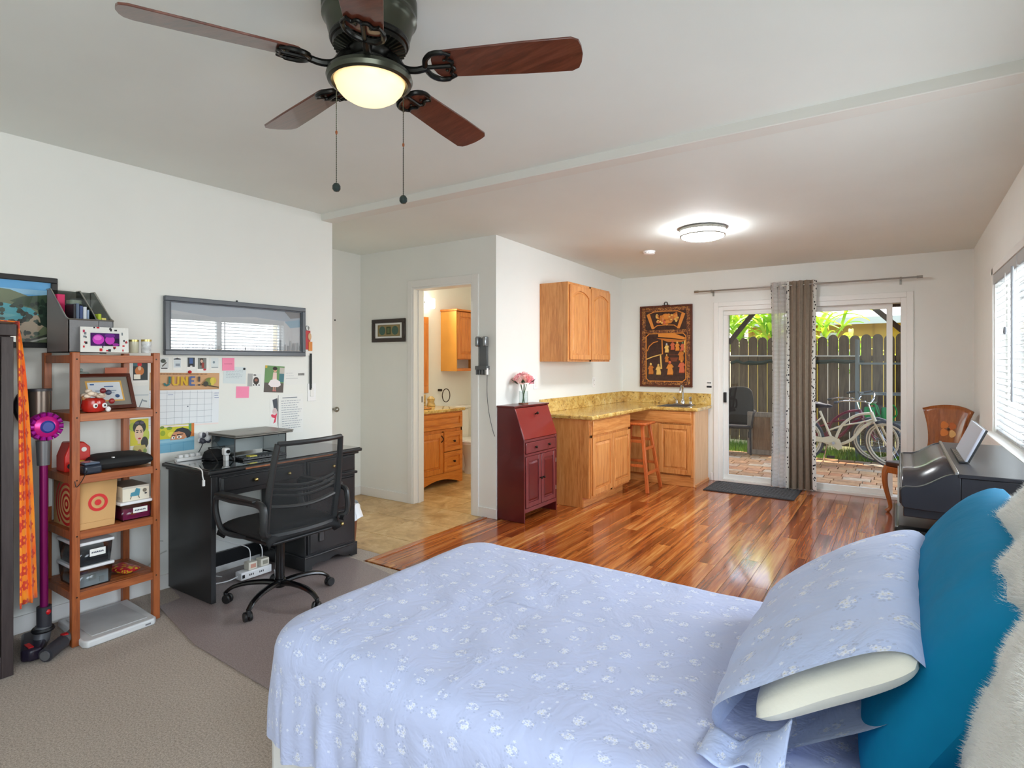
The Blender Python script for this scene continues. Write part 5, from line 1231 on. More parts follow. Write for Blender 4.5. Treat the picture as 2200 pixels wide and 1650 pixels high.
# cables and adapters under the desk
c = thing('floor_power_strip','white four-socket power strip on the floor under the desk','power strip',(-3.50,2.2,.012))
part('body', MB().box(-3.53,-3.46,2.085,2.30,.012,.062), M_white, c, bev=.006)
for k in range(2): 
    m = MB(); fx = fmap('x',-3.46,1)
    for q in (-.012,0,.012): fbox(m, fx, 2.155+.07*k+q-.003, 2.155+.07*k+q+.003, .032,.044,0,.0008)
    part('socket', m, M_black, c)
part('switch', MB().box(-3.4605,-3.457,2.092,2.108,.028,.048), M_black, c)
part('cable', MB().tube(spline([(-3.50,2.085,.035),(-3.52,2.02,.02),(-3.58,1.93,.016),(-3.66,1.88,.02),(-3.72,1.86,.12),(-3.74,1.86,.3)],8), .004, 6), M_white, c)
for k, (y_, lab, col) in enumerate(((2.14,'cream charger plugged into the floor power strip, left one',(226,220,204)),(2.225,'cream charger plugged into the floor power strip, right one with a grey label',(222,216,200)))):
    t_ = thing('charger', lab, 'charger', (-3.495,y_+.03,.062), group='chargers in the floor power strip')
    part('body', MB().box(-3.525,-3.465,y_,y_+.06,.0625,.112), P('charger_cream_%d'%k,col,.45), t_, bev=.005)
    m = MB(); m.box(-3.465,-3.4645,y_+.012,y_+.048,.075,.10); part('sticker', m, P('sticker_%d'%k,((206,150,130),(150,146,130))[k],.6), t_)
    part('cable', MB().tube(spline([(-3.50,y_+.03,.112),(-3.52,y_+.03,.19),(-3.62,y_-.02,.22+.05*k),(-3.72,1.98+.05*k,.30),(-3.755,1.92,.45)],8), .003, 6), M_white, t_)
rg = random.Random(9)
M_cg = P('cable_pale',(196,196,190),.5)
for k, (lab, pts) in enumerate((('pale cable looping down the wall under the desk, nearest the left panel',[(-3.765,1.86,.55),(-3.74,1.90,.34),(-3.70,1.96,.20),(-3.70,2.02,.28),(-3.76,2.06,.42)]),('pale cable hanging in a long curve under the desk',[(-3.765,2.0,.60),(-3.75,1.93,.40),(-3.72,1.90,.18),(-3.66,1.95,.07),(-3.62,2.05,.02)]),('pale cable drooping from the desk edge along the wall to the shelf',[(-3.765,1.742,.74),(-3.765,1.73,.55),(-3.765,1.69,.42),(-3.765,1.70,.33),(-3.765,1.76,.30)]),('pale cable running low along the wall left of the desk',[(-3.764,1.60,.12),(-3.764,1.67,.17),(-3.764,1.73,.22),(-3.765,1.78,.235)]))):
    single('cable', MB().tube(spline(pts,8), .003, 6), M_cg, lab, 'cable', 'loose cables around the desk')
# waste bin behind the desk end
c = thing('waste_bin','small bin with a white liner beside the desk','bin',(-3.53,2.97,0), local=True)
m = MB(); m.lathe([(.07,.001),(.075,.002),(.10,.30),(.096,.30),(.072,.01),(.001,.01)], n=24); part('body', m, P('brown_bin',(120,70,48),.5), c)
m = MB(); m.lathe([(.098,.305),(.112,.30),(.112,.27),(.103,.25)], n=24)
m.grid(lambda u, v: Vector(((.105+.03*v*(1+.3*math.sin(u*25)))*math.cos(u*2*PI), (.105+.03*v*(1+.3*math.sin(u*25)))*math.sin(u*2*PI), .315-.10*v+.012*math.sin(u*31))), 40, 5); part('liner', m, P('white_liner',(232,234,236),.35), c)

# ================================================================== CHAIR MAT + OFFICE CHAIR
def mk_matplastic():
    t = NT('smoky_chair_mat'); v = t.coord(); f = t.noise(v, 160, 3, .7)
    t.set(color=t.ramp(f, [(.35,(134,120,118)),(.65,(168,154,150))]), rough=.3, spec=.4); return t.m
m = MB(); m.prism([(-3.52,1.62),(-2.9,1.50),(-2.2,1.47),(-2.2,2.62),(-3.19,2.785),(-3.74,2.785),(-3.75,1.80),(-3.53,1.75)],'z',.001,.0065)
single('chair_mat', m, mk_matplastic(), 'smoky brown plastic chair mat on the carpet under the desk chair', 'mat', bev=.001)
CXc, CYc = -3.02, 2.06
c = thing('office_chair','black mesh-back office chair on castors at the writing desk','office chair',(CXc,CYc,.0065), local=True)
# local frame: chair faces -X
M_cpl = P('charcoal_nylon',(38,40,42),.38); M_seatf = P('black_seat_fabric',(24,25,27),.85,bump=(300,.3,.002))
for k, a in enumerate((222,294,6,78,150)):
    ca, sa = math.cos(R(a)), math.sin(R(a)); pts = [(.03*ca,.03*sa,.105),(.10*ca,.10*sa,.112),(.19*ca,.19*sa,.108),(.26*ca,.26*sa,.09),(.30*ca,.30*sa,.062)]
    leg = part('base_arm', MB().tube(spline(pts,5), [.024-.0005*i for i in range(21)], 10, flat=.7), M_gblack, c)
    cx_, cy_ = .30*ca, .30*sa; w = a+70*(k+1); cw, sw = math.cos(R(w)), math.sin(R(w))
    cs = part('caster', MB().box(cx_-.010,cx_+.010,cy_-.010,cy_+.010,.028,.066), M_black, c, bev=.004)
    for s_ in (-1,1):
        ctr = Vector((cx_-.012*sw, cy_+.012*cw, .0265)); ax = Vector((cw,sw,0))
        part('wheel', MB().lathe([(.003,-.009),(.022,-.009),(.0262,-.004),(.0262,.004),(.022,.009),(.003,.009)], ctr+ax*.013*s_, 20, M=ax.to_track_quat('Z','Y').to_matrix()), M_black, cs)
part('hub', MB().lathe([(.03,.08),(.036,.10),(.034,.125),(.028,.13)], n=20), M_gblack, c)
part('gas_column', MB().lathe([(.026,.12),(.026,.34)], n=20), M_gblack, c); part('piston', MB().lathe([(.014,.34),(.014,.41)], n=16), M_chrome, c)
part('tilt_mechanism', MB().box(-.10,.12,-.06,.06,.395,.43), M_black, c, bev=.01)
def seatpt(u, v):
    a, b = 2*u-1, 2*v-1; hw = .235; x_ = a*.235; y_ = b*hw*(1-.03*a*a)
    r_ = max(abs(a)**4, abs(b)**4); z_ = .475-.045*(1-max(0,1-abs(a)**5)**.5)-.035*(1-max(0,1-abs(b)**5)**.5)-.03*max(0,-a-.55)**1.2
    return Vector((x_, y_, z_+.006*b*b))
part('seat', MB().grid(seatpt, 25, 25), M_seatf, c, solid=.05)
part('seat_shell', MB().prism([(-.20,-.22),(.20,-.22),(.232,-.19),(.232,.19),(.20,.22),(-.20,.22),(-.225,.18),(-.225,-.18)],'z',.405,.425), M_black, c, bev=.008)
# back: mesh in a frame, bowed
def bkp(u, v):     # u across (y), v up
    b = 2*u-1; hw = .225-.018*v+.012*math.sin(v*PI); lean = .235+.02*math.sin(v*2.6)+.075*v*v
    return Vector((lean-.035*b*b*(-1)*-1+.0, b*hw, .44+.52*v))
def mk_meshfab():
    t = NT('see_through_black_mesh'); tr = t.n('ShaderNodeBsdfTransparent'); mx = t.n('ShaderNodeMixShader'); mx.inputs[0].default_value = .5
    t.set(color=lin((34,36,38)), rough=.7); t.l(tr.outputs[0], mx.inputs[1]); t.l(t.b.outputs[0], mx.inputs[2]); t.l(mx.outputs[0], t.out.inputs[0]); return t.m
part('back_mesh', MB().grid(bkp, 17, 17), mk_meshfab(), c)
for s_ in (0,1): part('back_upright', MB().tube([bkp(s_,i/14) for i in range(15)], [.022-.006*(i/14) for i in range(15)], 8, flat=.7), M_cpl, c)
part('top_rail', MB().tube([bkp(i/14,1) for i in range(15)], .014, 8), M_cpl, c)
part('bottom_rail', MB().tube([bkp(i/14,.03)+Vector((.004,0,0)) for i in range(15)], .026, 8, flat=.8), M_cpl, c)
for k, v_ in enumerate((.46,.52,.575)): part('lumbar_slat', MB().tube([bkp(.06+.88*i/14, v_-.05*math.sin(PI*i/14))+Vector((-.016,0,0)) for i in range(15)], .009, 6), M_cpl, c)
part('lumbar_pad', MB().tube([bkp(.05+.9*i/14, .34-.04*math.sin(PI*i/14))+Vector((-.012,0,0)) for i in range(15)], .018, 8, flat=.6), M_cpl, c)
for s_ in (-1,1):
    y_ = s_*.275
    pts = [(.235,s_*.235,.47),(.262,y_,.50),(.262,y_,.60),(.245,y_,.635),(.18,y_,.645),(-.02,y_,.638),(-.16,y_,.640),(-.195,y_,.615),(-.19,y_,.54),(-.15,y_*.97,.455),(-.10,s_*.235,.425),(.0,s_*.20,.42)]
    part('armrest', MB().tube(spline(pts,5), .021, 8, flat=.75), M_cpl, c)
    part('arm_pad', MB().box(-.17,.20,y_-.026,y_+.026,.648,.666), M_black, c, bev=.008, seg=3)
part('back_bolt', MB().cyl((.245,.245,.47),(.285,.245,.47),.018,n=14), M_black, c)
# ================================================================== LEFT END: WARDROBE, SCARF, VACUUM, SHELF
M_ward = wood('espresso_wardrobe', (44,34,34), (58,48,48), (68,58,58), .45, 'z')
c = thing('wardrobe','dark espresso wardrobe at the left edge','wardrobe',(-3.53,.5,0))
part('body', MB().box(XL+.005,-3.31,.12,.90,.05,1.52), M_ward, c, bev=.003)
part('door', MB().box(-3.31,-3.29,.13,.505,.10,1.495), M_ward, c, bev=.003); part('door', MB().box(-3.31,-3.29,.515,.858,.10,1.495), M_ward, c, bev=.003)
part('corner_post', MB().box(-3.315,-3.288,.862,.905,.003,1.515), M_ward, c, bev=.002)
part('top', MB().box(XL+.005,-3.28,.10,.915,1.52,1.572), M_ward, c, bev=.003); part('plinth', MB().box(XL+.01,-3.288,.12,.862,.003,.10), M_ward, c, bev=.002)
m = MB(); m.box(-3.62,-3.52,.84,.905,1.5725,1.70); c = single('desk_speaker', m, M_black, 'small black speaker standing on top of the dark wardrobe', 'speaker', bev=.015, seg=3)
part('speaker_rim', MB().tube([(-3.518,.872+.026*math.cos(t),1.64+.045*math.sin(t)) for t in [2*PI*i/20 for i in range(20)]], .003, 6, True), M_steel, c)
def mk_scarf():
    t = NT('orange_printed_scarf'); tc = t.n('ShaderNodeTexCoord'); uv = tc.outputs['UV']
    v = t.n('ShaderNodeTexVoronoi', voronoi_dimensions='2D'); v.inputs['Scale'].default_value = 14; v.inputs['Randomness'].default_value = .25; t.l(uv, v.inputs['Vector'])
    sub = t.n('ShaderNodeVectorMath', operation='SUBTRACT'); t.l(uv, sub.inputs[0]); t.l(v.outputs['Position'], sub.inputs[1]); sp = t.n('ShaderNodeSeparateXYZ'); t.l(sub.outputs[0], sp.inputs[0])
    an = t.math('ARCTAN2', sp.outputs[1], sp.outputs[0]); cs = t.math('COSINE', t.math('MULTIPLY', an, 6.0)); rad = t.math('ADD', t.math('MULTIPLY', cs, .05), .30)
    pet = t.math('MULTIPLY', t.math('LESS_THAN', v.outputs['Distance'], rad), t.math('GREATER_THAN', v.outputs['Distance'], .09))
    n_ = t.noise(uv, 6, 3); base = t.ramp(n_, [(.35,(246,96,16)),(.6,(252,150,18))])
    t.set(color=t.mix(t.math('MULTIPLY', pet, .9), base, (206,36,24)), rough=.7, sheen=.2); return t.m
c = thing('orange_scarf','orange scarf printed with red flowers hanging over the wardrobe corner','scarf',(-3.33,.96,.29))
def scf(u, v):
    z_ = 1.585-1.29*v; wd = .026+.088*v**.5; y_ = .918+wd*u; x_ = -3.285-.14*u+.018*math.sin(u*9+v*2)*v+.010*math.sin(u*21)
    return Vector((x_, y_+.004*math.sin(u*14+1), z_-.02*u*v))
o = part('hanging_length', MB().grid(scf, 30, 40), mk_scarf(), c, ang=80, solid=.003); uvset(o, [((i%30)/29*.20, (i//30)/39*1.3) for i in range(1200)])
m = MB(); m.grid(lambda u, v: Vector((-3.285-.14*u, .45+.47*v, 1.576+.006+.004*math.sin(v*9+u*5))), 8, 20); o = part('top_length', m, bpy.data.materials['orange_printed_scarf'], c, ang=80, solid=.003); uvset(o, [((i%8)/7*.15, (i//8)/19*.5) for i in range(160)])

# cordless vacuum standing in the gap
M_mag = P('magenta_metal',(128,18,92),.3,.4); M_vgr = P('vacuum_grey',(120,122,126),.35,.5); M_vdk = P('vacuum_dark',(52,52,58),.4)
c = thing('cordless_vacuum','magenta and grey cordless stick vacuum between the wardrobe and the wooden shelf','vacuum',(-3.48,1.07,0))
part('wand', MB().cyl((-3.47,1.072,.20),(-3.47,1.070,.93),.017,n=16), M_mag, c)
part('wand_collar', MB().cyl((-3.47,1.070,.90),(-3.47,1.069,1.02),.026,.03,n=16), M_vgr, c)
part('lower_joint', MB().cyl((-3.47,1.072,.10),(-3.47,1.072,.21),.03,n=16), M_vdk, c); part('release_button', MB().ball((-3.444,1.08,.185),(.008,.012,.014),10,6), M_redpin, c)
part('swivel', MB().cyl((-3.47,1.06,.045),(-3.47,1.07,.115),.034,n=18), M_vgr, c); part('swivel_ring', MB().tube([(-3.47+.038*math.cos(t),1.068+.038*math.sin(t),.10) for t in [2*PI*i/18 for i in range(18)]], .010, 6, True), M_black, c)
m = MB(); m.prism([(-3.60,1.02),(-3.38,.955),(-3.35,.985),(-3.35,1.03),(-3.55,1.12),(-3.60,1.10)],'z',.006,.062); hd = part('floor_head', m, P('head_dark_purple',(34,28,44),.35), c, bev=.012, seg=3)
m = MB(); m.box(-3.44,-3.38,.985,1.005,.062,.065); part('red_marking', m, M_redpin, hd)
part('cyclone_body', MB().lathe([(.03,-.07),(.055,-.06),(.066,-.02),(.066,.02),(.05,.05),(.03,.06)], (-3.47,1.068,1.09), 24, M=Matrix.Rotation(R(90),3,'Y')), P('cyclone_magenta',(196,20,130),.25,.3), c)
for k in range(14):
    a = 2*PI*k/14; d = Vector((0, math.cos(a), math.sin(a)))
    part('cyclone', MB().cyl(Vector((-3.435,1.068,1.09))+d*.028, Vector((-3.425,1.068,1.09))+d*.068, .007, .013, n=10), P('cyclone_purple',(160,24,150),.25,.3) if k == 0 else bpy.data.materials['cyclone_purple'], c)
part('motor_cap', MB().lathe([(.030,0),(.030,.012),(.022,.018),(.001,.018)], (-3.42,1.068,1.09), 20, M=Matrix.Rotation(R(90),3,'Y')), P('blue_cap',(40,60,150),.25), c)
part('dust_bin', MB().cyl((-3.50,1.062,1.13),(-3.50,1.062,1.26),.046,n=24), P('bin_bronze',(104,92,84),.25,.5), c); part('bin_lid', MB().cyl((-3.50,1.062,1.26),(-3.50,1.062,1.272),.05,n=24), M_vdk, c)
part('handle', MB().tube(spline([(-3.53,1.04,1.12),(-3.60,1.02,1.12),(-3.63,1.01,1.18),(-3.60,1.02,1.24),(-3.53,1.04,1.25)],6), .015, 8), M_vdk, c)
c = thing('vacuum_tool','grey and red vacuum brush tool lying in front of the stick vacuum','vacuum tool',(-3.33,1.07,0))
part('barrel', MB().cyl((-3.30,1.025,.036),(-3.37,1.115,.045),.032,n=18), M_vdk, c); part('end_disc', MB().cyl((-3.296,1.019,.0355),(-3.300,1.025,.036),.022,n=18), M_vgr, c)
part('neck', MB().cyl((-3.37,1.115,.045),(-3.41,1.165,.06),.024,.02,n=16), M_vgr, c); part('red_latch', MB().box(-3.40,-3.375,1.115,1.14,.062,.075), M_redpin, c)
part('suction_mouth', MB().tube([Vector((-3.412,1.168,.061))+Vector((-.62,.78,.1)).orthogonal().normalized()*0+Vector((.016*math.cos(t)*.78,.016*math.cos(t)*.62,.018*math.sin(t))) for t in [2*PI*i/16 for i in range(16)]], .004, 6, True), M_vgr, c)

# slatted wooden shelf
SX0, SX1, SY0, SY1 = -3.757, -3.362, 1.150, 1.556
c = thing('wooden_shelf','red-brown wooden five-tier shelf standing between the wardrobe and the desk','shelf',(-3.56,1.36,0))
for x_ in (SX0,SX1-.034):
    for y_ in (SY0,SY1-.034): part('leg', MB().box(x_,x_+.034,y_,y_+.034,.001,1.452), M_shelf, c, bev=.003)
levels = (1.437, 1.147, .838, .562, .262)
sl0 = None
for zt in levels:
    part('front_rail', MB().box(SX1-.024,SX1-.004,SY0+.034,SY1-.034,zt-.04,zt), M_shelfy, c, bev=.002); part('back_rail', MB().box(SX0+.004,SX0+.024,SY0+.034,SY1-.034,zt-.04,zt), M_shelfy, c, bev=.002)
    for y_ in (SY0+.006, SY1-.026): part('side_rail', MB().box(SX0+.034,SX1-.034,y_,y_+.02,zt-.04,zt), M_shelf, c, bev=.002)
    for k in range(7):
        x_ = SX0+.028+k*.0485
        mm = MB().box(x_,x_+.046,SY0+.026,SY1-.026,zt-.014,zt-.0005)
        part('slat', mm, M_shelfy, c, bev=.001)
for y_ in (SY0+.02,SY1-.02): 
    for zt in levels: part('screw', MB().cyl((SX1-.0005,y_,zt-.02),(SX1+.001,y_,zt-.02),.004,n=8), M_dknob, c)

# --- top tier: mesh organiser with notebooks, photo frame, jars
T = 1.4522
c = thing('mesh_organiser','grey wire-mesh desk organiser on top of the wooden shelf','organiser',(-3.56,1.28,T))
M_org = P('pewter_mesh',(124,125,128),.5,.1,bump=(260,.6,.002)); OX0, OX1, OY0, OY1 = -3.70,-3.42,1.155,1.352; yq = lambda y: 1.155+(y-1.105)*.7036
sidep = [(OX0,T),(OX1,T),(OX1,T+.165),(OX1-.03,T+.175),(OX0+.05,T+.33),(OX0,T+.33)]
part('side_panel', MB().prism(sidep,'y',OY0,OY0+.004), P('solid_pewter_side',(126,114,112),.45,.2), c); part('divider', MB().prism(sidep,'y',yq(1.288),yq(1.288)+.003), glass('mesh_see_through',(170,174,172)), c); part('side_panel', MB().prism(sidep,'y',OY1-.004,OY1), glass('mesh_see_through_2',(176,180,178)), c)
part('back_panel', MB().box(OX0,OX0+.004,OY0,OY1,T,T+.33), glass('mesh_see_through_3',(176,180,178)), c); part('front_panel', MB().box(OX1-.004,OX1,OY0,OY1,T,T+.165), M_org, c); part('floor_panel', MB().box(OX0,OX1,OY0,OY1,T,T+.003), M_org, c)
for y_ in (OY0,yq(1.29),OY1): part('rim_wire', MB().tube([(OX1,y_,T+.165),(OX1-.03,y_,T+.175),(OX0+.05,y_,T+.33),(OX0,y_,T+.33)], .004, 6), M_nickel, c)
part('rim_wire', MB().tube([(OX1,OY0,T+.165),(OX1,OY1,T+.165)], .004, 6), M_nickel, c)
bk = [('notebook','tall hot-pink folder in the mesh organiser',1.113,1.160,.30,(206,20,92)),('notebook','black notebook next to the pink folder',1.164,1.178,.245,(34,34,40)),('notebook','slate blue notebook in the middle of the organiser',1.181,1.200,.25,(84,100,124)),('notebook','navy blue notebook in the organiser',1.203,1.222,.24,(50,70,120)),('notebook','white spiral notebook in the organiser',1.225,1.246,.235,(206,212,220)),('notebook','thin pale blue booklet against the organiser divider',1.250,1.262,.22,(150,170,200))]
for nm, lab, a, b, h_, col in bk:
    t_ = single(nm, MB().box(OX0+.012,OX1-.06-.1*(h_ > .28),yq(a),yq(b),T+.0035,T+h_), P('cover_%s' % lab[:9], col, .5), lab, 'notebook', 'notebooks in the mesh organiser', bev=.0015)
m = MB(); m.cyl((-3.56,1.205,T+.262),(-3.56,1.24,T+.268),.04,n=20); c = single('tape_roll', MB().lathe([(.020,0),(.034,0),(.034,.020),(.020,.020)],(-3.58,yq(1.215),T+.252),22), P('green_grey_tape',(110,124,110),.4), 'grey-green roll of tape on the notebooks in the organiser', 'tape')
for lab, a, b, h_, col in (('lime green card box in the organiser',1.298,1.318,.20,(170,190,40)),('yellow and white note box in the organiser',1.322,1.350,.18,(230,216,120)),('red-pink eraser pack in the organiser',1.354,1.374,.17,(220,60,80))):
    single('stationery_box', MB().box(OX1-.09,OX1-.02,yq(a),yq(b),T+.0035,T+h_), P('box_%s' % lab[:6], col, .55), lab, 'stationery', 'stationery in the organiser', bev=.002)
# collage photo frame leaning in front
c = thing('collage_photo_frame','patterned red and black photo frame holding a purple-lit photo, on the shelf top','photo frame',(-3.37,1.33,T))
Fo = Vector((-3.378,1.190,T+.001)); Fu = Vector((.03,.205,0)); Fv = Vector((-.030,.010,.128)); nn = Fu.cross(Fv).normalized()
m = MB(); q = [Fo,Fo+Fu,Fo+Fu+Fv,Fo+Fv]; m.add(q+[p-nn*.008 for p in q],[(0,1,2,3),(7,6,5,4),(0,4,5,1),(1,5,6,2),(2,6,7,3),(3,7,4,0)],(226,226,222)); r_ = random.Random(12); sh = []
for k in range(60):
    a = r_.random(); b = r_.random()
    if .16 < a < .84 and .2 < b < .8: continue
    sh.append((r_.choice([(196,40,50),(40,40,46),(120,130,136),(180,60,90),(230,230,226)]), rc(a,b,min(1,a+r_.uniform(.02,.06)),min(1,b+r_.uniform(.05,.12)))))
art(m, Fo, Fu, Fv, sh, nn, .00003); part('frame', m, M_artg, c, ang=0)
m = MB(); P0 = Fo+nn*.0025; art(m, P0, Fu, Fv, [((70,20,96),rc(.2,.24,.8,.76)),((30,10,50),rc(.5,.24,.8,.55)),((200,60,190),el(.36,.5,.12,.2)),((224,110,210),el(.35,.56,.08,.1)),((190,60,180),el(.6,.48,.1,.18)),((110,40,140),el(.6,.66,.11,.08)),((150,40,150),el(.72,.3,.07,.06))], nn, .0001); part('photo', m, M_artg, c, ang=0)
part('stand', MB().bar(Fo+Fu*.5+Fv*.8-nn*.008, Fo+Fu*.5-nn*.045+Vector((0,0,.003)), .03, .003), M_black, c)
for lab, x_, y_, r__, h_, col, lid in (('cream candle jar on the shelf top',-3.46,1.463,.026,.072,(206,204,180),(190,176,110)),('clear patterned glass jar with a gold lid on the shelf top',-3.43,1.516,.024,.074,(214,218,220),(206,186,110))):
    t_ = thing('jar', lab, 'jar', (x_,y_,T), local=True, group='jars on the shelf top')
    part('body', MB().lathe([(r__*.92,0),(r__,.003),(r__,h_*.85),(r__*.9,h_*.88)], n=20), P('jar_%s' % lab[:5], col, .2, var=(60,.3) if 'patterned' in lab else None), t_); part('lid', MB().lathe([(r__*1.04,h_*.86),(r__*1.04,h_),(.001,h_)], n=20), P('lid_%s' % lab[:5], lid, .3, .7), t_)

# --- second tier: framed certificate, red animal pot, teapot
T = levels[1]
c = thing('certificate_frame','brown wooden frame with a cream-matted certificate on the second shelf','photo frame',(-3.56,1.40,T))
Fo = Vector((-3.535,1.235,T+.001)); Fu = Vector((-.02,.285,0)); Fv = Vector((-.075,-.006,.19)); nn = Fu.cross(Fv).normalized()
def obq(m, o, u, v, n_, d0, d1, col=None):
    q = [o,o+u,o+u+v,o+v]; m.add([p+n_*d0 for p in q]+[p+n_*d1 for p in q],[(3,2,1,0),(4,5,6,7),(0,1,5,4),(1,2,6,5),(2,3,7,6),(3,0,4,7)],col)
m = MB(); f_ = .10
obq(m,Fo,Fu,Fv*f_,nn,-.008,.008); obq(m,Fo+Fv*(1-f_),Fu,Fv*f_,nn,-.008,.008); obq(m,Fo+Fv*f_,Fu*.07,Fv*(1-2*f_),nn,-.008,.008); obq(m,Fo+Fu*.93+Fv*f_,Fu*.07,Fv*(1-2*f_),nn,-.008,.008); part('frame', m, P('mahogany_frame',(88,40,26),.3,coat=.4), c, bev=.002)
m = MB(); art(m, Fo, Fu, Fv, [((146,142,132),rc(.06,.09,.94,.91)),((226,180,96),rc(.2,.22,.82,.8)),((226,234,240),rc(.23,.26,.79,.76)),((70,110,160),rc(.27,.68,.34,.72)),((90,120,170),rc(.5,.62,.66,.65)),((150,170,190),rc(.34,.5,.7,.53)),((150,170,190),rc(.34,.44,.66,.46)),((70,96,140),el(.7,.36,.04,.05)),((120,90,70),el(.36,.36,.05,.07))], nn, .0004); part('certificate', m, M_artg, c, ang=0)
part('stand', MB().bar(Fo+Fu*.5+Fv*.7-nn*.008, Fo+Fu*.5-nn*.09+Vector((0,0,.004)), .04, .003), M_black, c)
c = thing('animal_pot','red ceramic animal-shaped pot with white flowers on the second shelf','pot',(-3.40,1.255,T),local=True)
part('body', MB().lathe([(.03,0),(.045,.006),(.055,.03),(.05,.062),(.038,.072),(.034,.066),(.001,.06)], n=24), P('red_glaze',(176,36,28),.15,var=(20,.2)), c)
for y_ in (-.022,.022): m = MB(); m.ball((.05,y_*.9+.01,.036),(.006,.012,.013),10,6); part('eye', m, M_white, c); part('pupil', MB().ball((.056,y_*.9+.01,.036),(.003,.005,.006),8,5), M_black, c)
part('paw', MB().ball((.052,.045,.016),(.012,.012,.014),10,6), M_white, c); part('ear', MB().ball((.0,-.04,.075),(.01,.014,.016),10,6), P('tan_glaze',(180,130,80),.3), c)
r_ = random.Random(8)
for k in range(9): part('blossom', MB().ball((r_.uniform(-.02,.03),r_.uniform(-.04,.045),.078+r_.uniform(0,.03)),(.014,.016,.012),10,6), P('cream_blossom',(232,216,196),.5) if k == 0 else bpy.data.materials['cream_blossom'], c)
for k, (y_, z_, col) in enumerate(((.055,.10,(60,70,96)),(.07,.055,(150,40,40)),(.03,.11,(120,30,40)))): part('charm', MB().ball((.03,y_,z_),(.012,.014,.014),10,6), P('charm_%d'%k,col,.3), c)
c = thing('small_teapot','small pale green lidded pot behind the certificate frame','teapot',(-3.68,1.30,T),local=True)
part('body', MB().lathe([(.03,0),(.045,.02),(.045,.17),(.035,.20),(.001,.205)], n=20), P('celadon',(170,190,184),.3), c); part('lid_knob', MB().ball((0,0,.212),.009,10,6), bpy.data.materials['celadon'], c)
single('orange_card', MB().box(-3.70,-3.697,1.42,1.53,T,T+.225), P('salmon_card',(206,120,90),.6), 'salmon coloured card standing behind the certificate frame', 'card')

# --- third tier: black case, radio, red toy bus tin
T = levels[2]
m, uv = cushion_mesh(.30, .24, .075, 30, 26, .45, .006, 31); Mc = frame3((-3.49,1.40,T+.04),(.1,1,0),(1,-.1,0)); m.v = [Mc @ p for p in m.v]; 
c = single('zip_case', m, P('black_neoprene',(26,27,29),.7), 'soft black zip case lying on the third shelf', 'case', ang=70)
part('logo_tag', MB().box(-3.40,-3.385,1.335,1.345,T+.068,T+.072), M_white, c)
c = thing('label_printer','small black and blue-grey gadget at the front of the third shelf','printer',(-3.41,1.20,T))
part('body', MB().box(-3.47,-3.37,1.205,1.285,T,T+.045), P('blue_black_plastic',(36,44,58),.25), c, bev=.012, seg=3); part('top_cover', MB().box(-3.465,-3.385,1.21,1.28,T+.045,T+.058), P('steel_blue_cover',(110,124,146),.2,.5), c, bev=.006)
part('cable', MB().tube(spline([(-3.37,1.215,T+.02),(-3.355,1.19,T-.02),(-3.352,1.165,T-.05),(-3.352,1.158,T-.02)],6), .002, 5), M_black, c)
c = thing('toy_tin','red toy tin painted like a van on the third shelf behind the near leg','tin',(-3.58,1.225,T))
part('body', MB().prism([(1.175,T),(1.29,T),(1.29,T+.12),(1.26,T+.15),(1.20,T+.15),(1.175,T+.08)],'x',-3.64,-3.53), P('red_tin',(206,40,32),.3), c, bev=.006)
for k, (y_, z_, rr_, col) in enumerate(((1.21,T+.075,.014,(240,160,40)),(1.26,T+.11,.012,(240,240,236)),(1.25,T+.04,.016,(240,200,60)),(1.20,T+.03,.014,(40,40,44)))): part('painted_spot', MB().cyl((-3.53,y_,z_),(-3.528,y_,z_),rr_,n=14), P('spot_%d'%k,col,.4), c)

# --- fourth tier: paper bag, box, tubs
T = levels[3]
M_kraft = P('kraft_paper',(206,160,104),.75,bump=(30,.2,.004))
c = thing('kraft_bag','brown kraft shopping bag with red rings and a bullseye on the fourth shelf','paper bag',(-3.52,1.24,T))
BX0_, BX1_, BY0_, BY1_ = -3.70,-3.39,1.185,1.345
m = MB(); zt = T+.232
q0 = [(BX0_,BY0_),(BX1_,BY0_),(BX1_,BY1_),(BX0_,BY1_)]; q1 = [(BX0_,BY0_+.0),(BX1_-.012,BY0_-.0),(BX1_-.012,BY1_+.018),(BX0_,BY1_+.012)]
m.add([(a,b,T+.0005) for a,b in q0]+[(a,b,zt) for a,b in q1], [(0,1,2,3),(0,4,5,1),(1,5,6,2),(2,6,7,3),(3,7,4,0)]); part('bag', m, M_kraft, c, solid=.001)
def ringpoly(cx, cz, r0, r1, clipy=None, n=28):
    return [[(cx+r0*math.cos(t0),cz+r0*math.sin(t0)),(cx+r1*math.cos(t0),cz+r1*math.sin(t0)),(cx+r1*math.cos(t1),cz+r1*math.sin(t1)),(cx+r0*math.cos(t1),cz+r0*math.sin(t1))] for t0, t1 in [(2*PI*i/n,2*PI*(i+1)/n) for i in range(n)]]
m = MB(); Ob = Vector((BX1_,BY0_,T)); ub = Vector((0,1,0)); vb = Vector((-.05,0,1))
for p in ringpoly(.088,.125,.030,.044): m.add([Ob+ub*a+vb*b+Vector((.0018,0,0)) for a,b in p],[(0,1,2,3)],(206,32,32))
m.add([Ob+ub*a+vb*b+Vector((.0018,0,0)) for a,b in el(.088,.125,.015,.015,20)],[tuple(range(20))],(206,32,32)); part('bullseye_print', m, M_art, c, ang=0)
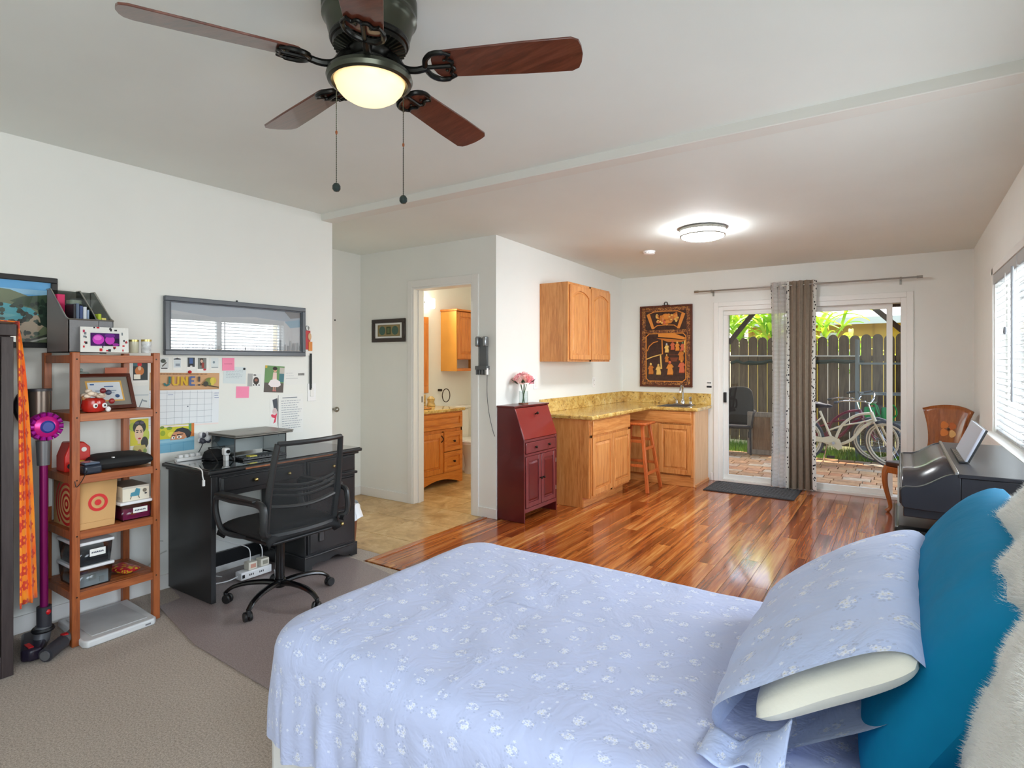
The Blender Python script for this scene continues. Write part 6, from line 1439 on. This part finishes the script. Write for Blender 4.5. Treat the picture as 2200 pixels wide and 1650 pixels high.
# side face (towards the camera's left) has large concentric rings
m = MB()
for r0 in (.012,.040,.068,.096,.124):
    for p in ringpoly(-3.53,T+.115,r0,r0+.014,n=36):
        if all(BX0_+.004 < a < BX1_-.014 and T+.004 < b < zt-.004 for a, b in p): m.add([(a,BY0_-.0018,b) for a, b in p],[(0,1,2,3)],(206,32,32))
part('ring_print', m, M_art, c, ang=0)
part('folded_flap', MB().box(BX1_+.002,BX1_+.006,BY0_+.005,BY1_-.005,T+.001,T+.032), M_kraft, c); part('receipt', MB().box(-3.72,-3.718,1.168,1.184,T+.08,T+.24), M_paper, c)
def tub(x0, x1, y0, y1, z0, h_, lab, seed, cols, labcol=True, text=None):
    t_ = thing('storage_tub', lab, 'tub', ((x0+x1)/2,(y0+y1)/2,z0), group='clear lidded tubs on the wooden shelf')
    m = MB(); k = .008; q0 = [(x0+k,y0+k),(x1-k,y0+k),(x1-k,y1-k),(x0+k,y1-k)]; q1 = [(x0,y0),(x1,y0),(x1,y1),(x0,y1)]
    m.add([(a,b,z0+.0005) for a,b in q0]+[(a,b,z0+h_) for a,b in q1],[(3,2,1,0),(0,1,5,4),(1,2,6,5),(2,3,7,6),(3,0,4,7)]); part('tub_wall', m, glass('tub_plastic_%d'%seed,(222,226,228),.05), t_, solid=.0015)
    part('lid', MB().box(x0-.008,x1+.008,y0-.008,y1+.008,z0+h_,z0+h_+.016), P('tub_lid_white',(232,234,236),.35) if 'tub_lid_white' not in bpy.data.materials else bpy.data.materials['tub_lid_white'], t_, bev=.005)
    r_ = random.Random(seed); m = MB()
    m.box(x0+.014,x1-.014,y0+.014,y1-.014,z0+.004,z0+h_*.72,cols[0])
    for q in range(9):
        a = r_.uniform(x1-.06,x1-.022); b = r_.uniform(y0+.014,y1-.05); w = r_.uniform(.02,.045); zz = r_.uniform(z0+.01,z0+h_*.55)
        m.box(a,a+.012,b,min(b+w,y1-.012),zz,zz+r_.uniform(.012,.03),r_.choice(cols))
    part('contents', m, M_artg, t_)
    if labcol:
        m = MB(); yc = (y0+y1)/2+.01; m.box(x1+.0022,x1+.003,yc-.035,yc+.035,z0+h_*.42,z0+h_*.76); lb = part('label', m, M_paper, t_)
        m = MB(); rr_ = random.Random(seed+50); sh = []
        for q in range(7): a = .12+.11*q; sh.append(((40,44,70), ln(a,.35+rr_.uniform(0,.1),a+.04,.62,.05))); sh.append(((40,44,70), ln(a+.03,.6,a+.075,.38,.05)))
        art(m, (x1+.003,yc-.035,z0+h_*.42),(0,.07,0),(0,0,h_*.34),sh,(1,0,0),.00005); part('handwriting', m, M_art, lb, ang=0)
    return t_
tub(-3.64,-3.385,1.375,1.535,T,.085,'clear tub with pink contents and white lid beside the kraft bag',1,[(206,40,110),(226,110,60),(120,40,110),(150,150,160)])
c = thing('picture_box','cream cardboard box printed with a blue armchair, on top of the pink tub','box',(-3.50,1.45,T+.101))
m = MB(); m.box(-3.60,-3.395,1.385,1.515,T+.1015,T+.178,(226,218,200)); art(m,(-3.395,1.385,T+.1015),(0,.13,0),(0,0,.0765),[((196,188,176),rc(0,.86,1,1)),((70,140,160),[(.28,.35),(.62,.35),(.66,.75),(.5,.85),(.44,.6),(.3,.55)]),((70,140,160),rc(.28,.3,.62,.42)),((90,80,60),ln(.32,.3,.28,.12,.03)),((90,80,60),ln(.58,.3,.62,.12,.03)),((120,110,96),el(.82,.62,.08,.14)),((60,60,60),el(.86,.4,.05,.06))],(1,0,0),.0003); art(m,(-3.395,1.385,T+.1015),(-.205,0,0),(0,0,.0765),[((150,110,90),el(.5,.5,.1,.16)),((206,196,180),rc(.1,.1,.3,.3))],(0,-1,0),.0003)
part('box', m, M_art, c, ang=0); part('box_top', MB().box(-3.60,-3.395,1.385,1.515,T+.1782,T+.180), P('brown_box_top',(120,104,90),.6), c)
# --- fifth tier
T = levels[4]
tub(-3.64,-3.40,1.185,1.34,T,.095,'lowest clear tub with blue and white contents on the bottom shelf',2,[(220,222,220),(60,110,190),(206,206,200),(90,140,200),(40,60,90)],False)
tub(-3.64,-3.40,1.185,1.34,T+.1115,.105,'clear tub of dark cables labelled in black, topmost on the bottom shelf',3,[(44,48,54),(60,66,74),(36,40,46),(190,196,200)])
c = thing('candy_bag','crumpled red and yellow snack packet on the bottom shelf','packet',(-3.50,1.43,T))
r_ = random.Random(14); m, uv = cushion_mesh(.16,.10,.03,16,14,.5,.012,41); Mc = frame3((-3.50,1.435,T+.02),(1,.2,0),(-.2,1,0)); m.v = [Mc @ p for p in m.v]; m.c = [r_.choice([(196,30,50),(206,40,60),(220,180,50),(180,24,44)]) for _ in m.f]; part('packet', m, M_artg, c)
# white packet on the floor under the shelf
m = MB(); m.prism([(-3.70,1.20),(-3.315,1.175),(-3.29,1.19),(-3.30,1.50),(-3.32,1.515),(-3.70,1.535)],'z',.001,.036)
c = single('white_case', m, P('translucent_white_plastic',(214,216,216),.35,var=(6,.06)), 'flat white plastic document case on the carpet under the shelf', 'case', bev=.008, seg=3)
part('lid_panel', MB().box(-3.66,-3.34,1.225,1.48,.036,.039), P('frosted_panel',(196,198,198),.4,var=(8,.1)), c, bev=.002); part('edge_mark', MB().box(-3.2995,-3.2985,1.44,1.48,.012,.02), P('grey_print',(120,120,124),.5), c)
# ================================================================== CEILING FAN
FX, FY = -1.41, 1.286
M_brz = P('antique_bronze',(74,76,66),.28,.85); M_brzd = P('dark_bronze_casting',(40,40,38),.3,.85)
M_blade = wood('mahogany_blade', (58,26,18), (90,44,30), (108,60,44), .28, 'x', rand=True, coat=.35)
c = thing('ceiling_fan','five-blade bronze ceiling fan with mahogany blades and a lit glass bowl','ceiling fan',(FX,FY,2.57),local=True)
# local z = 0 at the ceiling
part('housing', MB().lathe([(.140,-.0005),(.150,-.012),(.150,-.05),(.146,-.056),(.149,-.062),(.149,-.072),(.144,-.078),(.138,-.085),(.128,-.125),(.124,-.135)], n=48), M_brz, c)
part('vent_ring', MB().lathe([(.124,-.135),(.126,-.142),(.122,-.150),(.116,-.152),(.112,-.165),(.085,-.172),(.07,-.172)], n=48), M_brzd, c)
for k in range(40):
    a = 2*PI*k/40; part('vent_fin', MB().bar((.075*math.cos(a),.075*math.sin(a),-.174),(.113*math.cos(a),.113*math.sin(a),-.163), .005, .008), M_brz, c)
part('motor_hub', MB().lathe([(.07,-.172),(.065,-.19),(.055,-.20),(.05,-.235)], n=32), M_brzd, c)
part('light_neck', MB().lathe([(.05,-.215),(.062,-.225),(.075,-.238),(.10,-.243)], n=32), M_brz, c)
part('light_ring', MB().lathe([(.085,-.238),(.118,-.240),(.133,-.250),(.136,-.262),(.131,-.274),(.120,-.278),(.113,-.272),(.113,-.262)], n=48), M_brz, c)
def mk_bowl():
    t = NT('lit_amber_bowl'); v = t.coord(); sp = t.n('ShaderNodeSeparateXYZ'); t.l(v, sp.inputs[0])
    g = t.math('MULTIPLY_ADD', sp.outputs[2], -9.0, -2.2)      # glow painted paler towards the bottom of the bowl
    col = t.ramp(g, [(.05,(255,190,110)),(.5,(255,226,160)),(1.0,(255,244,206))])
    t.set(color=lin((240,225,190)), emitc=col, emit=.66, rough=.35); return t.m
part('glass_bowl', MB().lathe([(.113,-.262),(.112,-.272),(.104,-.293),(.088,-.312),(.064,-.327),(.036,-.335),(.001,-.337)], n=40), mk_bowl(), c)
for k in range(5):
    a = 25.8+72*k; M = Matrix.Rotation(R(a),4,'Z') @ Matrix.Translation((0,0,-.228)) @ Matrix.Rotation(R(-13),4,'X')
    M0 = Matrix.Rotation(R(a),4,'Z')
    out = []
    r0, r1 = .205, .675
    for i in range(9): t = PI/2+PI*i/8; out.append((r0+.03+.03*math.cos(t), .055*math.sin(t)))
    w1 = .068
    for (x_, y_) in ((.5,-.066),(r1-.03,-w1),(r1-.008,-w1+.012),(r1,-w1+.035),(r1+.004,0),(r1,w1-.035),(r1-.008,w1-.012),(r1-.03,w1),(.5,.066)): out.append((x_, y_))
    m = MB().prism(out,'z',-.0035,.0035); m.xf(M); part('blade', m, M_blade, c, bev=.0015)
    m = MB(); m.tube([M0 @ Vector(p) for p in spline([(.06,0,-.185),(.085,0,-.20),(.11,0,-.232),(.15,0,-.243),(.19,0,-.238)],5)], [.013-.0001*i for i in range(21)], 8); arm = part('blade_arm', m, M_brzd, c)
    zz = -.0095
    for s_ in (-1,1):
        m = MB(); m.tube([M @ Vector(p) for p in spline([(.185,s_*.006,zz),(.195,s_*.035,zz),(.22,s_*.055,zz),(.25,s_*.056,zz),(.275,s_*.044,zz)],5)], [.009]*10+[.008]*6+[.005]*5, 8); part('scroll', m, M_brzd, arm)
        m = MB(); m.tube([M @ Vector(p) for p in spline([(.27,s_*.046,zz),(.262,s_*.03,zz),(.275,s_*.015,zz),(.268,0,zz)],5)], .006, 8); part('scroll', m, M_brzd, arm)
    m = MB(); m.tube([M @ Vector(p) for p in ((.185,0,zz),(.225,0,zz),(.268,0,zz))], .007, 8); part('arm_spine', m, M_brzd, arm)
    for x_, y_ in ((.225,.0),(.25,.022),(.25,-.022)): part('blade_screw', MB().ball(M @ Vector((x_,y_,-.007)), (.006,.006,.004), 8, 5), M_brz, arm)
for k, (dx, dy, L_, lab) in enumerate(((-.095,-.055,2.57-1.975,'left'),(.035,.115,2.57-1.955,'right'))):
    pc = part('pull_chain', MB().tube([(dx,dy,-.275),(dx,dy,-L_)], .0012, 5), M_brz, c)
    bd = MB()
    z_ = -.28
    while z_ > -L_: bd.add(*(lambda q: (q.v, q.f))(MB().ball((dx,dy,z_),.0022,6,4))); z_ -= .006
    o = part('chain_beads', bd, M_brz, pc); o['kind'] = 'stuff'
    part('chain_link', MB().ball((dx,dy,-L_*.72),(.004,.004,.007),8,6), P('copper_link_%d'%k,(150,90,60),.3,.8), pc)
    part('chain_knob', MB().lathe([(.001,.015),(.008,.012),(.013,.004),(.013,-.006),(.008,-.013),(.001,-.015)],(dx,dy,-L_-.01),16), P('green_black_knob_%d'%k,(44,56,54),.3,.3), pc)
# flush ceiling lamp
LX, LY = -1.37, 4.93; LZ = 2.566-(LY-3)*.0189
c = thing('flush_ceiling_lamp','lit round flush ceiling lamp with two nickel bands','ceiling lamp',(LX,LY,LZ),local=True)
part('ceiling_pan', MB().lathe([(.15,0),(.15,-.02)], n=40), M_white, c)
M_lite = emis('lamp_diffuser_glow',(246,251,255),84.0)
part('diffuser', MB().lathe([(.172,-.012),(.174,-.06),(.168,-.075),(.13,-.088),(.07,-.095),(.001,-.097)], n=48), M_lite, c)
part('band', MB().lathe([(.176,-.004),(.190,-.004),(.190,-.026),(.176,-.026)], n=48), M_nickel, c); part('band', MB().lathe([(.175,-.058),(.183,-.058),(.183,-.07),(.175,-.07)], n=48), M_nickel, c)
for k in range(4): a = R(40+90*k); part('band_post', MB().cyl((.181*math.cos(a),.181*math.sin(a),-.02),(.181*math.cos(a),.181*math.sin(a),-.062), .004, n=8), M_nickel, c)
# smoke detector
SXd, SYd = -2.08, 5.58; SZd = 2.566-(SYd-3)*.0189
c = thing('smoke_detector','small round white smoke detector on the ceiling near the kitchen corner','smoke detector',(SXd,SYd,SZd),local=True)
part('base_ring', MB().lathe([(.062,.0),(.062,-.012)], n=32), M_white, c); part('cover', MB().lathe([(.058,-.012),(.056,-.026),(.045,-.034),(.02,-.036),(.001,-.036)], n=32), M_white, c)
for k in range(10): a = 2*PI*k/10; part('vent', MB().box(.054*math.cos(a)-.004,.054*math.cos(a)+.004,.054*math.sin(a)-.004,.054*math.sin(a)+.004,-.022,-.016), P('vent_grey',(150,148,144),.5) if k == 0 else bpy.data.materials['vent_grey'], c)

# ================================================================== THE YARD
m = MB(); m.box(-5,3,7.19,9.75,-.20,-.065); pt = struct('patio', m, P('sand_joint',(120,104,84),.95))
M_pv = NT('clay_paver'); v = M_pv.coord('Object',(1,1,1),True); f_ = M_pv.noise(v, 14, 4)
tint = M_pv.ramp(M_pv.oi.outputs['Random'], [(0,(196,150,108)),(.3,(216,168,118)),(.5,(222,206,180)),(.7,(208,140,90)),(1,(228,188,140))])
M_pv.set(color=M_pv.mix(1.0, tint, M_pv.ramp(f_, [(.3,(200,196,190)),(.7,(255,255,255))]), 'MULTIPLY'), rough=.8); M_pv.bump(f_, .3, .004); M_pv = M_pv.m
pb = {}; rp = random.Random(6); y = 7.21; row = 0
while y < 9.7:
    d = (.205, .145, .205)[row % 3]; x = -2.75-rp.uniform(0,.2)
    while x < .75:
        w = rp.choice((.205,.30,.205,.145)); k = (w, d)
        if k not in pb: o = pb[k] = _mk('paver', MB().box(-w/2+.005,w/2-.005,-d/2+.005,d/2-.005,-.065,-.03), M_pv, None, ang=0, bev=.004)
        else: o = copyobj(pb[k])
        o.location = (x+w/2, y+d/2, rp.uniform(-.003,.003)); o.parent = pt; x += w
    y += d; row += 1
m = MB(); m.box(-8,8,9.75,30,-.2,-.05); struct('lawn', m, P('garden_soil',(110,104,60),.95,var=(3,.2)))
g = MB(); rp = random.Random(16)
for k in range(9000):
    x, y = rp.uniform(-3.2,1.2), rp.uniform(9.75,10.55); h_ = rp.uniform(.05,.16); a = rp.random()*6.28; w = .006
    g.v += [Vector((x-w*math.cos(a),y-w*math.sin(a),-.05)),Vector((x+w*math.cos(a),y+w*math.sin(a),-.05)),Vector((x+rp.uniform(-.05,.05),y+rp.uniform(-.05,.05),-.05+h_))]; q = len(g.v); g.f.append((q-3,q-2,q-1)); g.c.append(None)
o = _mk('grass', g, P('lawn_green',(120,160,50),.8), None, ang=0); tag(o,'strip of green grass at the foot of the wooden fence','grass',kind='stuff')
m = MB(); m.box(-1.72,-.52,7.22,7.46,-.03,-.018); single('outdoor_mat', m, P('charcoal_coir',(40,42,44),.95,var=(60,.3)), 'dark charcoal mat outside the sliding door', 'mat', bev=.003)
# fence of dog-eared boards
FYy = 10.6; M_fb = wood('weathered_fence_board', (78,60,44), (108,88,64), (126,104,78), .85, 'z')
c = thing('wooden_fence','brown wooden fence of round-topped boards behind the bicycles','fence',(-.9,FYy,0)); fb0 = []
pl = [(-.069,0),(.069,0),(.069,1.70)]+[(.069*math.cos(R(a)), 1.70+.075*math.sin(R(a))) for a in range(15,180,15)]+[(-.069,1.70)]
b0 = None; x = -3.6
while x < 1.9:
    if b0 is None: b0 = _mk('fence_board', MB().prism(pl,'y',-.009,.009), M_fb, None, ang=40); o = b0
    else: o = copyobj(b0)
    o.parent = c; o.location = (x+.9, rnd.uniform(-.004,.004), .06+rnd.uniform(-.015,.015)); x += .1515
part('rail', MB().box(-3.7,1.95,FYy+.012,FYy+.05,.30,.39), M_fb, c); part('rail', MB().box(-3.7,1.95,FYy+.012,FYy+.05,1.42,1.51), M_fb, c)
single('light_gap_pole', MB().cyl((-3.0,10.58,1.52),(-.5,10.58,1.50),.012,n=8), P('light_gap_paint',(206,200,184),.6), 'long pale pole standing in for a gap of light across the fence boards', 'pole')  # pale colour stands in for a line of light through the fence
rp = random.Random(22); m = MB(); pts = [(-2.45+.105*k,10.566+rp.uniform(-.006,.006),1.40+rp.uniform(-.02,.03)) for k in range(20)]; m.tube(pts, [.03+rp.uniform(-.01,.012) for _ in pts], 7); single('rolled_netting', m, P('dark_green_netting',(38,48,34),.9), 'roll of dark green netting hanging along the fence', 'netting')
# patio cover
M_post = wood('dark_brown_post', (58,44,36), (80,62,50), (94,74,60), .7, 'z')
c = thing('patio_cover','dark brown timber patio cover over the yard door','patio cover',(-1,9.9,-.03)); 
part('roof_deck', MB().box(-4,2.5,7.19,10.2,2.42,2.47), P('roof_underside',(150,140,126),.8), c)
part('beam', MB().box(-4,2.5,9.86,9.98,2.20,2.42), M_post, c)
for x_ in (-2.37,.32): part('post', MB().box(x_-.045,x_+.045,9.875,9.965,-.06,2.2), M_post, c)
part('brace', MB().bar((-2.33,9.92,1.72),(-1.93,9.92,2.22), .05, .07), M_post, c); part('brace', MB().bar((.28,9.92,1.62),(-.32,9.92,2.22), .05, .07), M_post, c)
for k in range(6): part('rafter', MB().box(-3.5+1.05*k,-3.44+1.05*k,7.2,9.9,2.34,2.42), M_post, c)
# neighbouring house
c = thing('neighbour_house','yellow house with a pale shingle roof beyond the fence','house',(1,16,-.1))
part('wall', MB().box(-2.9,8,14.2,20,-.1,2.35), P('ochre_siding',(216,176,70),.8), c)
for k in range(18): part('siding_batten', MB().box(-2.85+.6*k,-2.81+.6*k,14.17,14.2,.0,2.3), P('ochre_batten',(196,156,56),.8) if k == 0 else bpy.data.materials['ochre_batten'], c)
t = NT('pale_shingle'); v = t.coord(); br = t.n('ShaderNodeTexBrick'); br.inputs['Scale'].default_value = 4; br.inputs['Color1'].default_value = lin((206,200,192)); br.inputs['Color2'].default_value = lin((190,182,174)); br.inputs['Mortar'].default_value = lin((150,142,136)); br.inputs['Mortar Size'].default_value = .02; br.inputs['Brick Width'].default_value = .6; br.inputs['Row Height'].default_value = .55; t.l(v, br.inputs['Vector']); t.set(color=br.outputs[0], rough=.9)
part('roof', MB().prism([(13.6,2.22),(13.6,2.30),(18.5,4.7),(18.5,4.6)],'x',-3.3,8.4), t.m, c)
part('fascia', MB().box(-3.3,8.4,13.56,13.6,2.18,2.32), P('cream_fascia',(214,206,190),.7), c)
# strappy plants behind the fence
def mk_leaf(name, col):
    t = NT(name); t.set(color=lin(col), rough=.5); tl = t.n('ShaderNodeBsdfTranslucent'); tl.inputs[0].default_value = lin(col); mx = t.n('ShaderNodeMixShader'); mx.inputs[0].default_value = .5
    t.l(t.b.outputs[0], mx.inputs[1]); t.l(tl.outputs[0], mx.inputs[2]); t.l(mx.outputs[0], t.out.inputs[0]); return t.m
M_pl = [mk_leaf('sunlit_leaf_%d'%k,cl) for k, cl in enumerate(((176,206,40),(200,222,50),(140,186,36),(216,226,90)))]
def strappy(lab, x, y, z0, n, L_, seed, trunk):
    t_ = thing('strappy_plant', lab, 'plant', (x,y,-.05), group='plants beyond the fence'); r_ = random.Random(seed)
    for k in range(trunk[0]):
        dx = r_.uniform(-.25,.25); part('trunk', MB().tube([(x+dx*.3,y,-.05),(x+dx*.7,y,z0*.5),(x+dx,y,z0+.1)], [.06,.05,.045], 8), P('trunk_%d_%d'%(seed,k),trunk[1],.8), t_)
    for k in range(n):
        a = r_.random()*6.28; up = r_.uniform(.5,1.3); ll = L_*r_.uniform(.6,1.1); w = r_.uniform(.03,.06); zc = z0+r_.uniform(-.5,.3)
        d = Vector((math.cos(a),math.sin(a),0)); sd = Vector((-math.sin(a),math.cos(a),0)); ox = r_.uniform(-.2,.2)
        def fn(u, v): 
            p = Vector((x+ox,y,zc))+d*(ll*math.cos(up)*v*1.1)+Vector((0,0,ll*math.sin(up)*v-ll*.55*v*v)); return p+sd*(u-.5)*2*w*math.sin(PI*min(.98,.12+v*.88))**.7+Vector((0,0,abs(u-.5)*.03))
        part('leaf', MB().grid(fn, 3, 9), M_pl[r_.randrange(4)], t_)
strappy('bright green strappy plant behind the left end of the fence',-2.75,12.1,2.05,60,1.4,1,(2,(140,120,80)))
strappy('yellow-green strappy plant behind the fence left of the curtain',-2.0,12.0,2.05,60,1.4,2,(2,(150,120,76)))
strappy('strappy plant with pale stems behind the fence just right of the curtain',-1.05,12.2,1.85,34,1.0,3,(5,(226,214,196)))
strappy('low strappy plant in front of the yellow house wall',-.75,12.6,1.55,16,.8,4,(4,(230,220,204)))
# bicycles
def bicycle(lab, loc, rz, col, cat_c, steer, fork):
    t_ = thing('bicycle', lab, 'bicycle', loc, rotz=R(rz), local=True)
    M_f = P('frame_'+cat_c, col, .3, coat=.3); M_ty = P('tyre_grey_'+cat_c,(70,74,80),.8); M_wl = P('whitewall_'+cat_c,(214,208,190),.6)
    def wheel(nm, M):
        w = part(nm, MB().tube([M @ Vector((.305*math.cos(t),0,.305*math.sin(t))) for t in [2*PI*i/40 for i in range(40)]], .026, 10, True), M_ty, t_)
        for s_ in (-1,1): part('whitewall', MB().tube([M @ Vector((.288*math.cos(t),s_*.020,.288*math.sin(t))) for t in [2*PI*i/40 for i in range(40)]], .010, 6, True), M_wl, w)
        part('rim', MB().tube([M @ Vector((.268*math.cos(t),0,.268*math.sin(t))) for t in [2*PI*i/40 for i in range(40)]], .012, 8, True), M_wl, w)
        sp = MB()
        for i in range(28): a = 2*PI*i/28; sp.cyl(M @ Vector((.02*math.cos(a+.6),(-1)**i*.028,.02*math.sin(a+.6))), M @ Vector((.265*math.cos(a),0,.265*math.sin(a))), .0014, n=4, cap=False)
        o = part('spokes', sp, M_chrome, w); o['kind'] = 'stuff'
        part('axle', MB().cyl(M @ Vector((0,-.05,0)), M @ Vector((0,.05,0)), .018, n=12), M_chrome, w)
    wheel('rear_wheel', Matrix.Translation((0,0,.331)))
    hx = Vector((.90,0,.72)); ax = Vector((-.34,0,.94)).normalized()
    S_ = Matrix.Translation(hx) @ Matrix.Rotation(R(steer),4,ax) @ Matrix.Translation(-hx)
    wheel('front_wheel', S_ @ Matrix.Translation((1.10,0,.331)))
    for s_ in (-1,1): part('fork_blade', MB().tube([S_ @ Vector(p) for p in spline([(.955,s_*.045,.62),(1.02,s_*.05,.48),(1.10,s_*.05,.331)],5)], .013, 8), P('fork_'+cat_c, fork, .3) if s_ < 0 else bpy.data.materials['fork_'+cat_c], t_)
    part('fork_crown', MB().bar(S_ @ Vector((.955,-.055,.62)), S_ @ Vector((.955,.055,.62)), .03, .03), M_chrome, t_)
    part('head_tube', MB().cyl((.945,0,.60),(.89,0,.755),.024,n=12), M_f, t_)
    bb = Vector((.44,0,.30)); st = Vector((.30,0,.66))
    part('top_tube', MB().tube(spline([(.90,0,.735),(.72,0,.70),(.55,0,.56),(.46,0,.34)],6), .018, 8), M_f, t_); part('down_tube', MB().tube(spline([(.94,0,.63),(.80,0,.54),(.66,0,.36),(.50,0,.27)],6), .021, 8), M_f, t_)
    part('middle_tube', MB().tube(spline([(.93,0,.66),(.76,0,.60),(.56,0,.55),(.38,0,.47)],6), .011, 8), M_f, t_)
    part('seat_tube', MB().tube([bb,st,(.27,0,.74)], .016, 8), M_f, t_)
    for s_ in (-1,1): part('stay', MB().tube([bb+Vector((0,s_*.03,0)),(0,s_*.06,.331)], .011, 8), M_f, t_); part('stay', MB().tube([st,(0,s_*.06,.331)], .010, 8), M_f, t_)
    m = MB(); ol = [(-.06,.33),(.1,.40),(.3,.37),(.42,.40),(.52,.35),(.55,.24),(.50,.20),(.44,.25),(.3,.30),(.1,.31)]; m.prism(ol,'y',-.045,-.037); part('chain_guard', m, M_f, t_, bev=.003)
    part('crank', MB().cyl((.44,-.07,.30),(.44,.07,.30),.02,n=10), M_chrome, t_); part('pedal', MB().box(.36,.46,-.15,-.07,.10,.125), M_black, t_); part('pedal', MB().box(.42,.52,.07,.15,.46,.485), M_black, t_)
    m = MB(); m.ball((.25,0,.82),(.13,.09,.04),16,10); m.ball((.34,0,.815),(.09,.05,.03),12,8); part('saddle', m, M_black, t_)
    part('stem', MB().cyl(S_ @ Vector((.89,0,.75)), S_ @ Vector((.86,0,.86)), .012, n=10), M_chrome, t_)
    part('handlebar', MB().tube([S_ @ Vector(p) for p in spline([(.62,-.33,.93),(.74,-.31,.96),(.87,-.12,.93),(.87,0,.87),(.87,.12,.93),(.74,.31,.96),(.62,.33,.93)],6)], .011, 8), M_chrome, t_)
    for s_ in (-1,1): part('grip', MB().cyl(S_ @ Vector((.60,s_*.333,.925)), S_ @ Vector((.72,s_*.315,.957)), .017, n=10), M_black, t_)
    part('kickstand', MB().cyl((.36,.05,.28),(.30,.16,.0),.008,n=8), M_chrome, t_)
bicycle('cream cruiser bicycle parked outside the sliding door, nearer of the two',(-1.20,9.28,-.03),2,(222,212,184),'cream',-34,(206,190,160))
bicycle('maroon cruiser bicycle standing behind the cream one',(-1.36,9.745,-.03),1,(110,26,44),'maroon',-20,(110,26,44))
# rack with watering cans
c = thing('storage_rack','grey metal storage rack by the fence at the right of the door','rack',(.05,9.95,-.05)); M_rk = P('rack_grey',(120,132,136),.5)
for x_ in (-.52,.60):
    for y_ in (10.06,10.40): part('upright', MB().box(x_-.018,x_+.018,y_-.018,y_+.018,-.05,1.75), M_rk, c)
for z_ in (.12,.52,.95,1.40): part('rack_shelf', MB().box(-.54,.62,10.04,10.42,z_-.03,z_), M_rk, c)
for lab, x_, col in (('green plastic watering can on the rack, left one',-.36,(40,170,80)),('green plastic watering can on the rack, right one',-.14,(36,160,76))):
    t_ = thing('watering_can', lab, 'watering can', (x_,10.2,.52), local=True, group='watering cans on the rack'); M_wc = P('can_%d'%int(-x_*100),col,.4)
    part('body', MB().lathe([(.075,0),(.08,.01),(.07,.20),(.06,.215),(.001,.215)], n=20), M_wc, t_); part('spout', MB().tube([(-.06,0,.04),(-.12,0,.14),(-.15,0,.27)], [.018,.014,.012], 8), M_wc, t_); part('rose', MB().lathe([(.012,0),(.035,.03),(.001,.036)],(-.153,0,.265),14), P('rose_pale_%d'%int(-x_*100),(190,206,190),.5), t_)
    part('handle', MB().tube(spline([(.06,0,.05),(.12,0,.12),(.09,0,.24),(.0,0,.26)],6), .010, 8), M_wc, t_)
single('storage_bin', MB().box(.10,.52,10.10,10.36,.9505,1.18), P('dark_bin',(52,56,60),.5), 'dark plastic bin on the middle rack shelf', 'bin', bev=.01)
# patio chair and leaning wooden frame
c = thing('patio_chair','dark woven patio chair with a rounded back against the fence','chair',(-2.12,9.62,-.03),rotz=R(8),local=True); M_wv = P('dark_brown_weave',(52,44,38),.8,bump=(120,.6,.004))
bkq = lambda u, v: Vector(((u-.5)*.44*(1-.12*v**6), .22+.04*v-.06*(2*u-1)**2, .42+.62*v-.07*abs(2*u-1)**4*v))
part('backrest', MB().grid(bkq, 13, 13), M_wv, c, solid=.02); part('seat', MB().box(-.22,.22,-.22,.22,.40,.44), M_wv, c, bev=.015)
for sx in (-1,1):
    for sy in (-1,1): part('leg', MB().cyl((sx*.2,sy*.2,.001),(sx*.19,sy*.19,.40),.016,n=10), M_black, c)
    part('arm', MB().tube(spline([(sx*.22,.22,.66),(sx*.25,0,.66),(sx*.24,-.2,.63),(sx*.21,-.21,.42)],5), .016, 8), M_wv, c)
c = thing('wooden_frame_panel','weathered wooden framed panel leaning beside the patio chair','panel',(-1.76,9.62,-.03)); M_wp = wood('grey_timber',(96,86,76),(132,120,106),(150,138,124),.85,'z')
m = MB(); m.frame('y', -1.97,-1.56,-.028,.63,.075,9.58,9.62); part('frame', m, M_wp, c, bev=.004); part('panel', MB().box(-1.90,-1.63,9.595,9.61,.04,.56), wood('brown_ply',(100,76,56),(124,98,74),None,.8,'z'), c)
part('hinge', MB().box(-1.955,-1.92,9.572,9.58,.22,.32), M_black, c); part('support_board', MB().box(-1.90,-1.62,9.62,9.66,-.028,.40), M_wp, c)
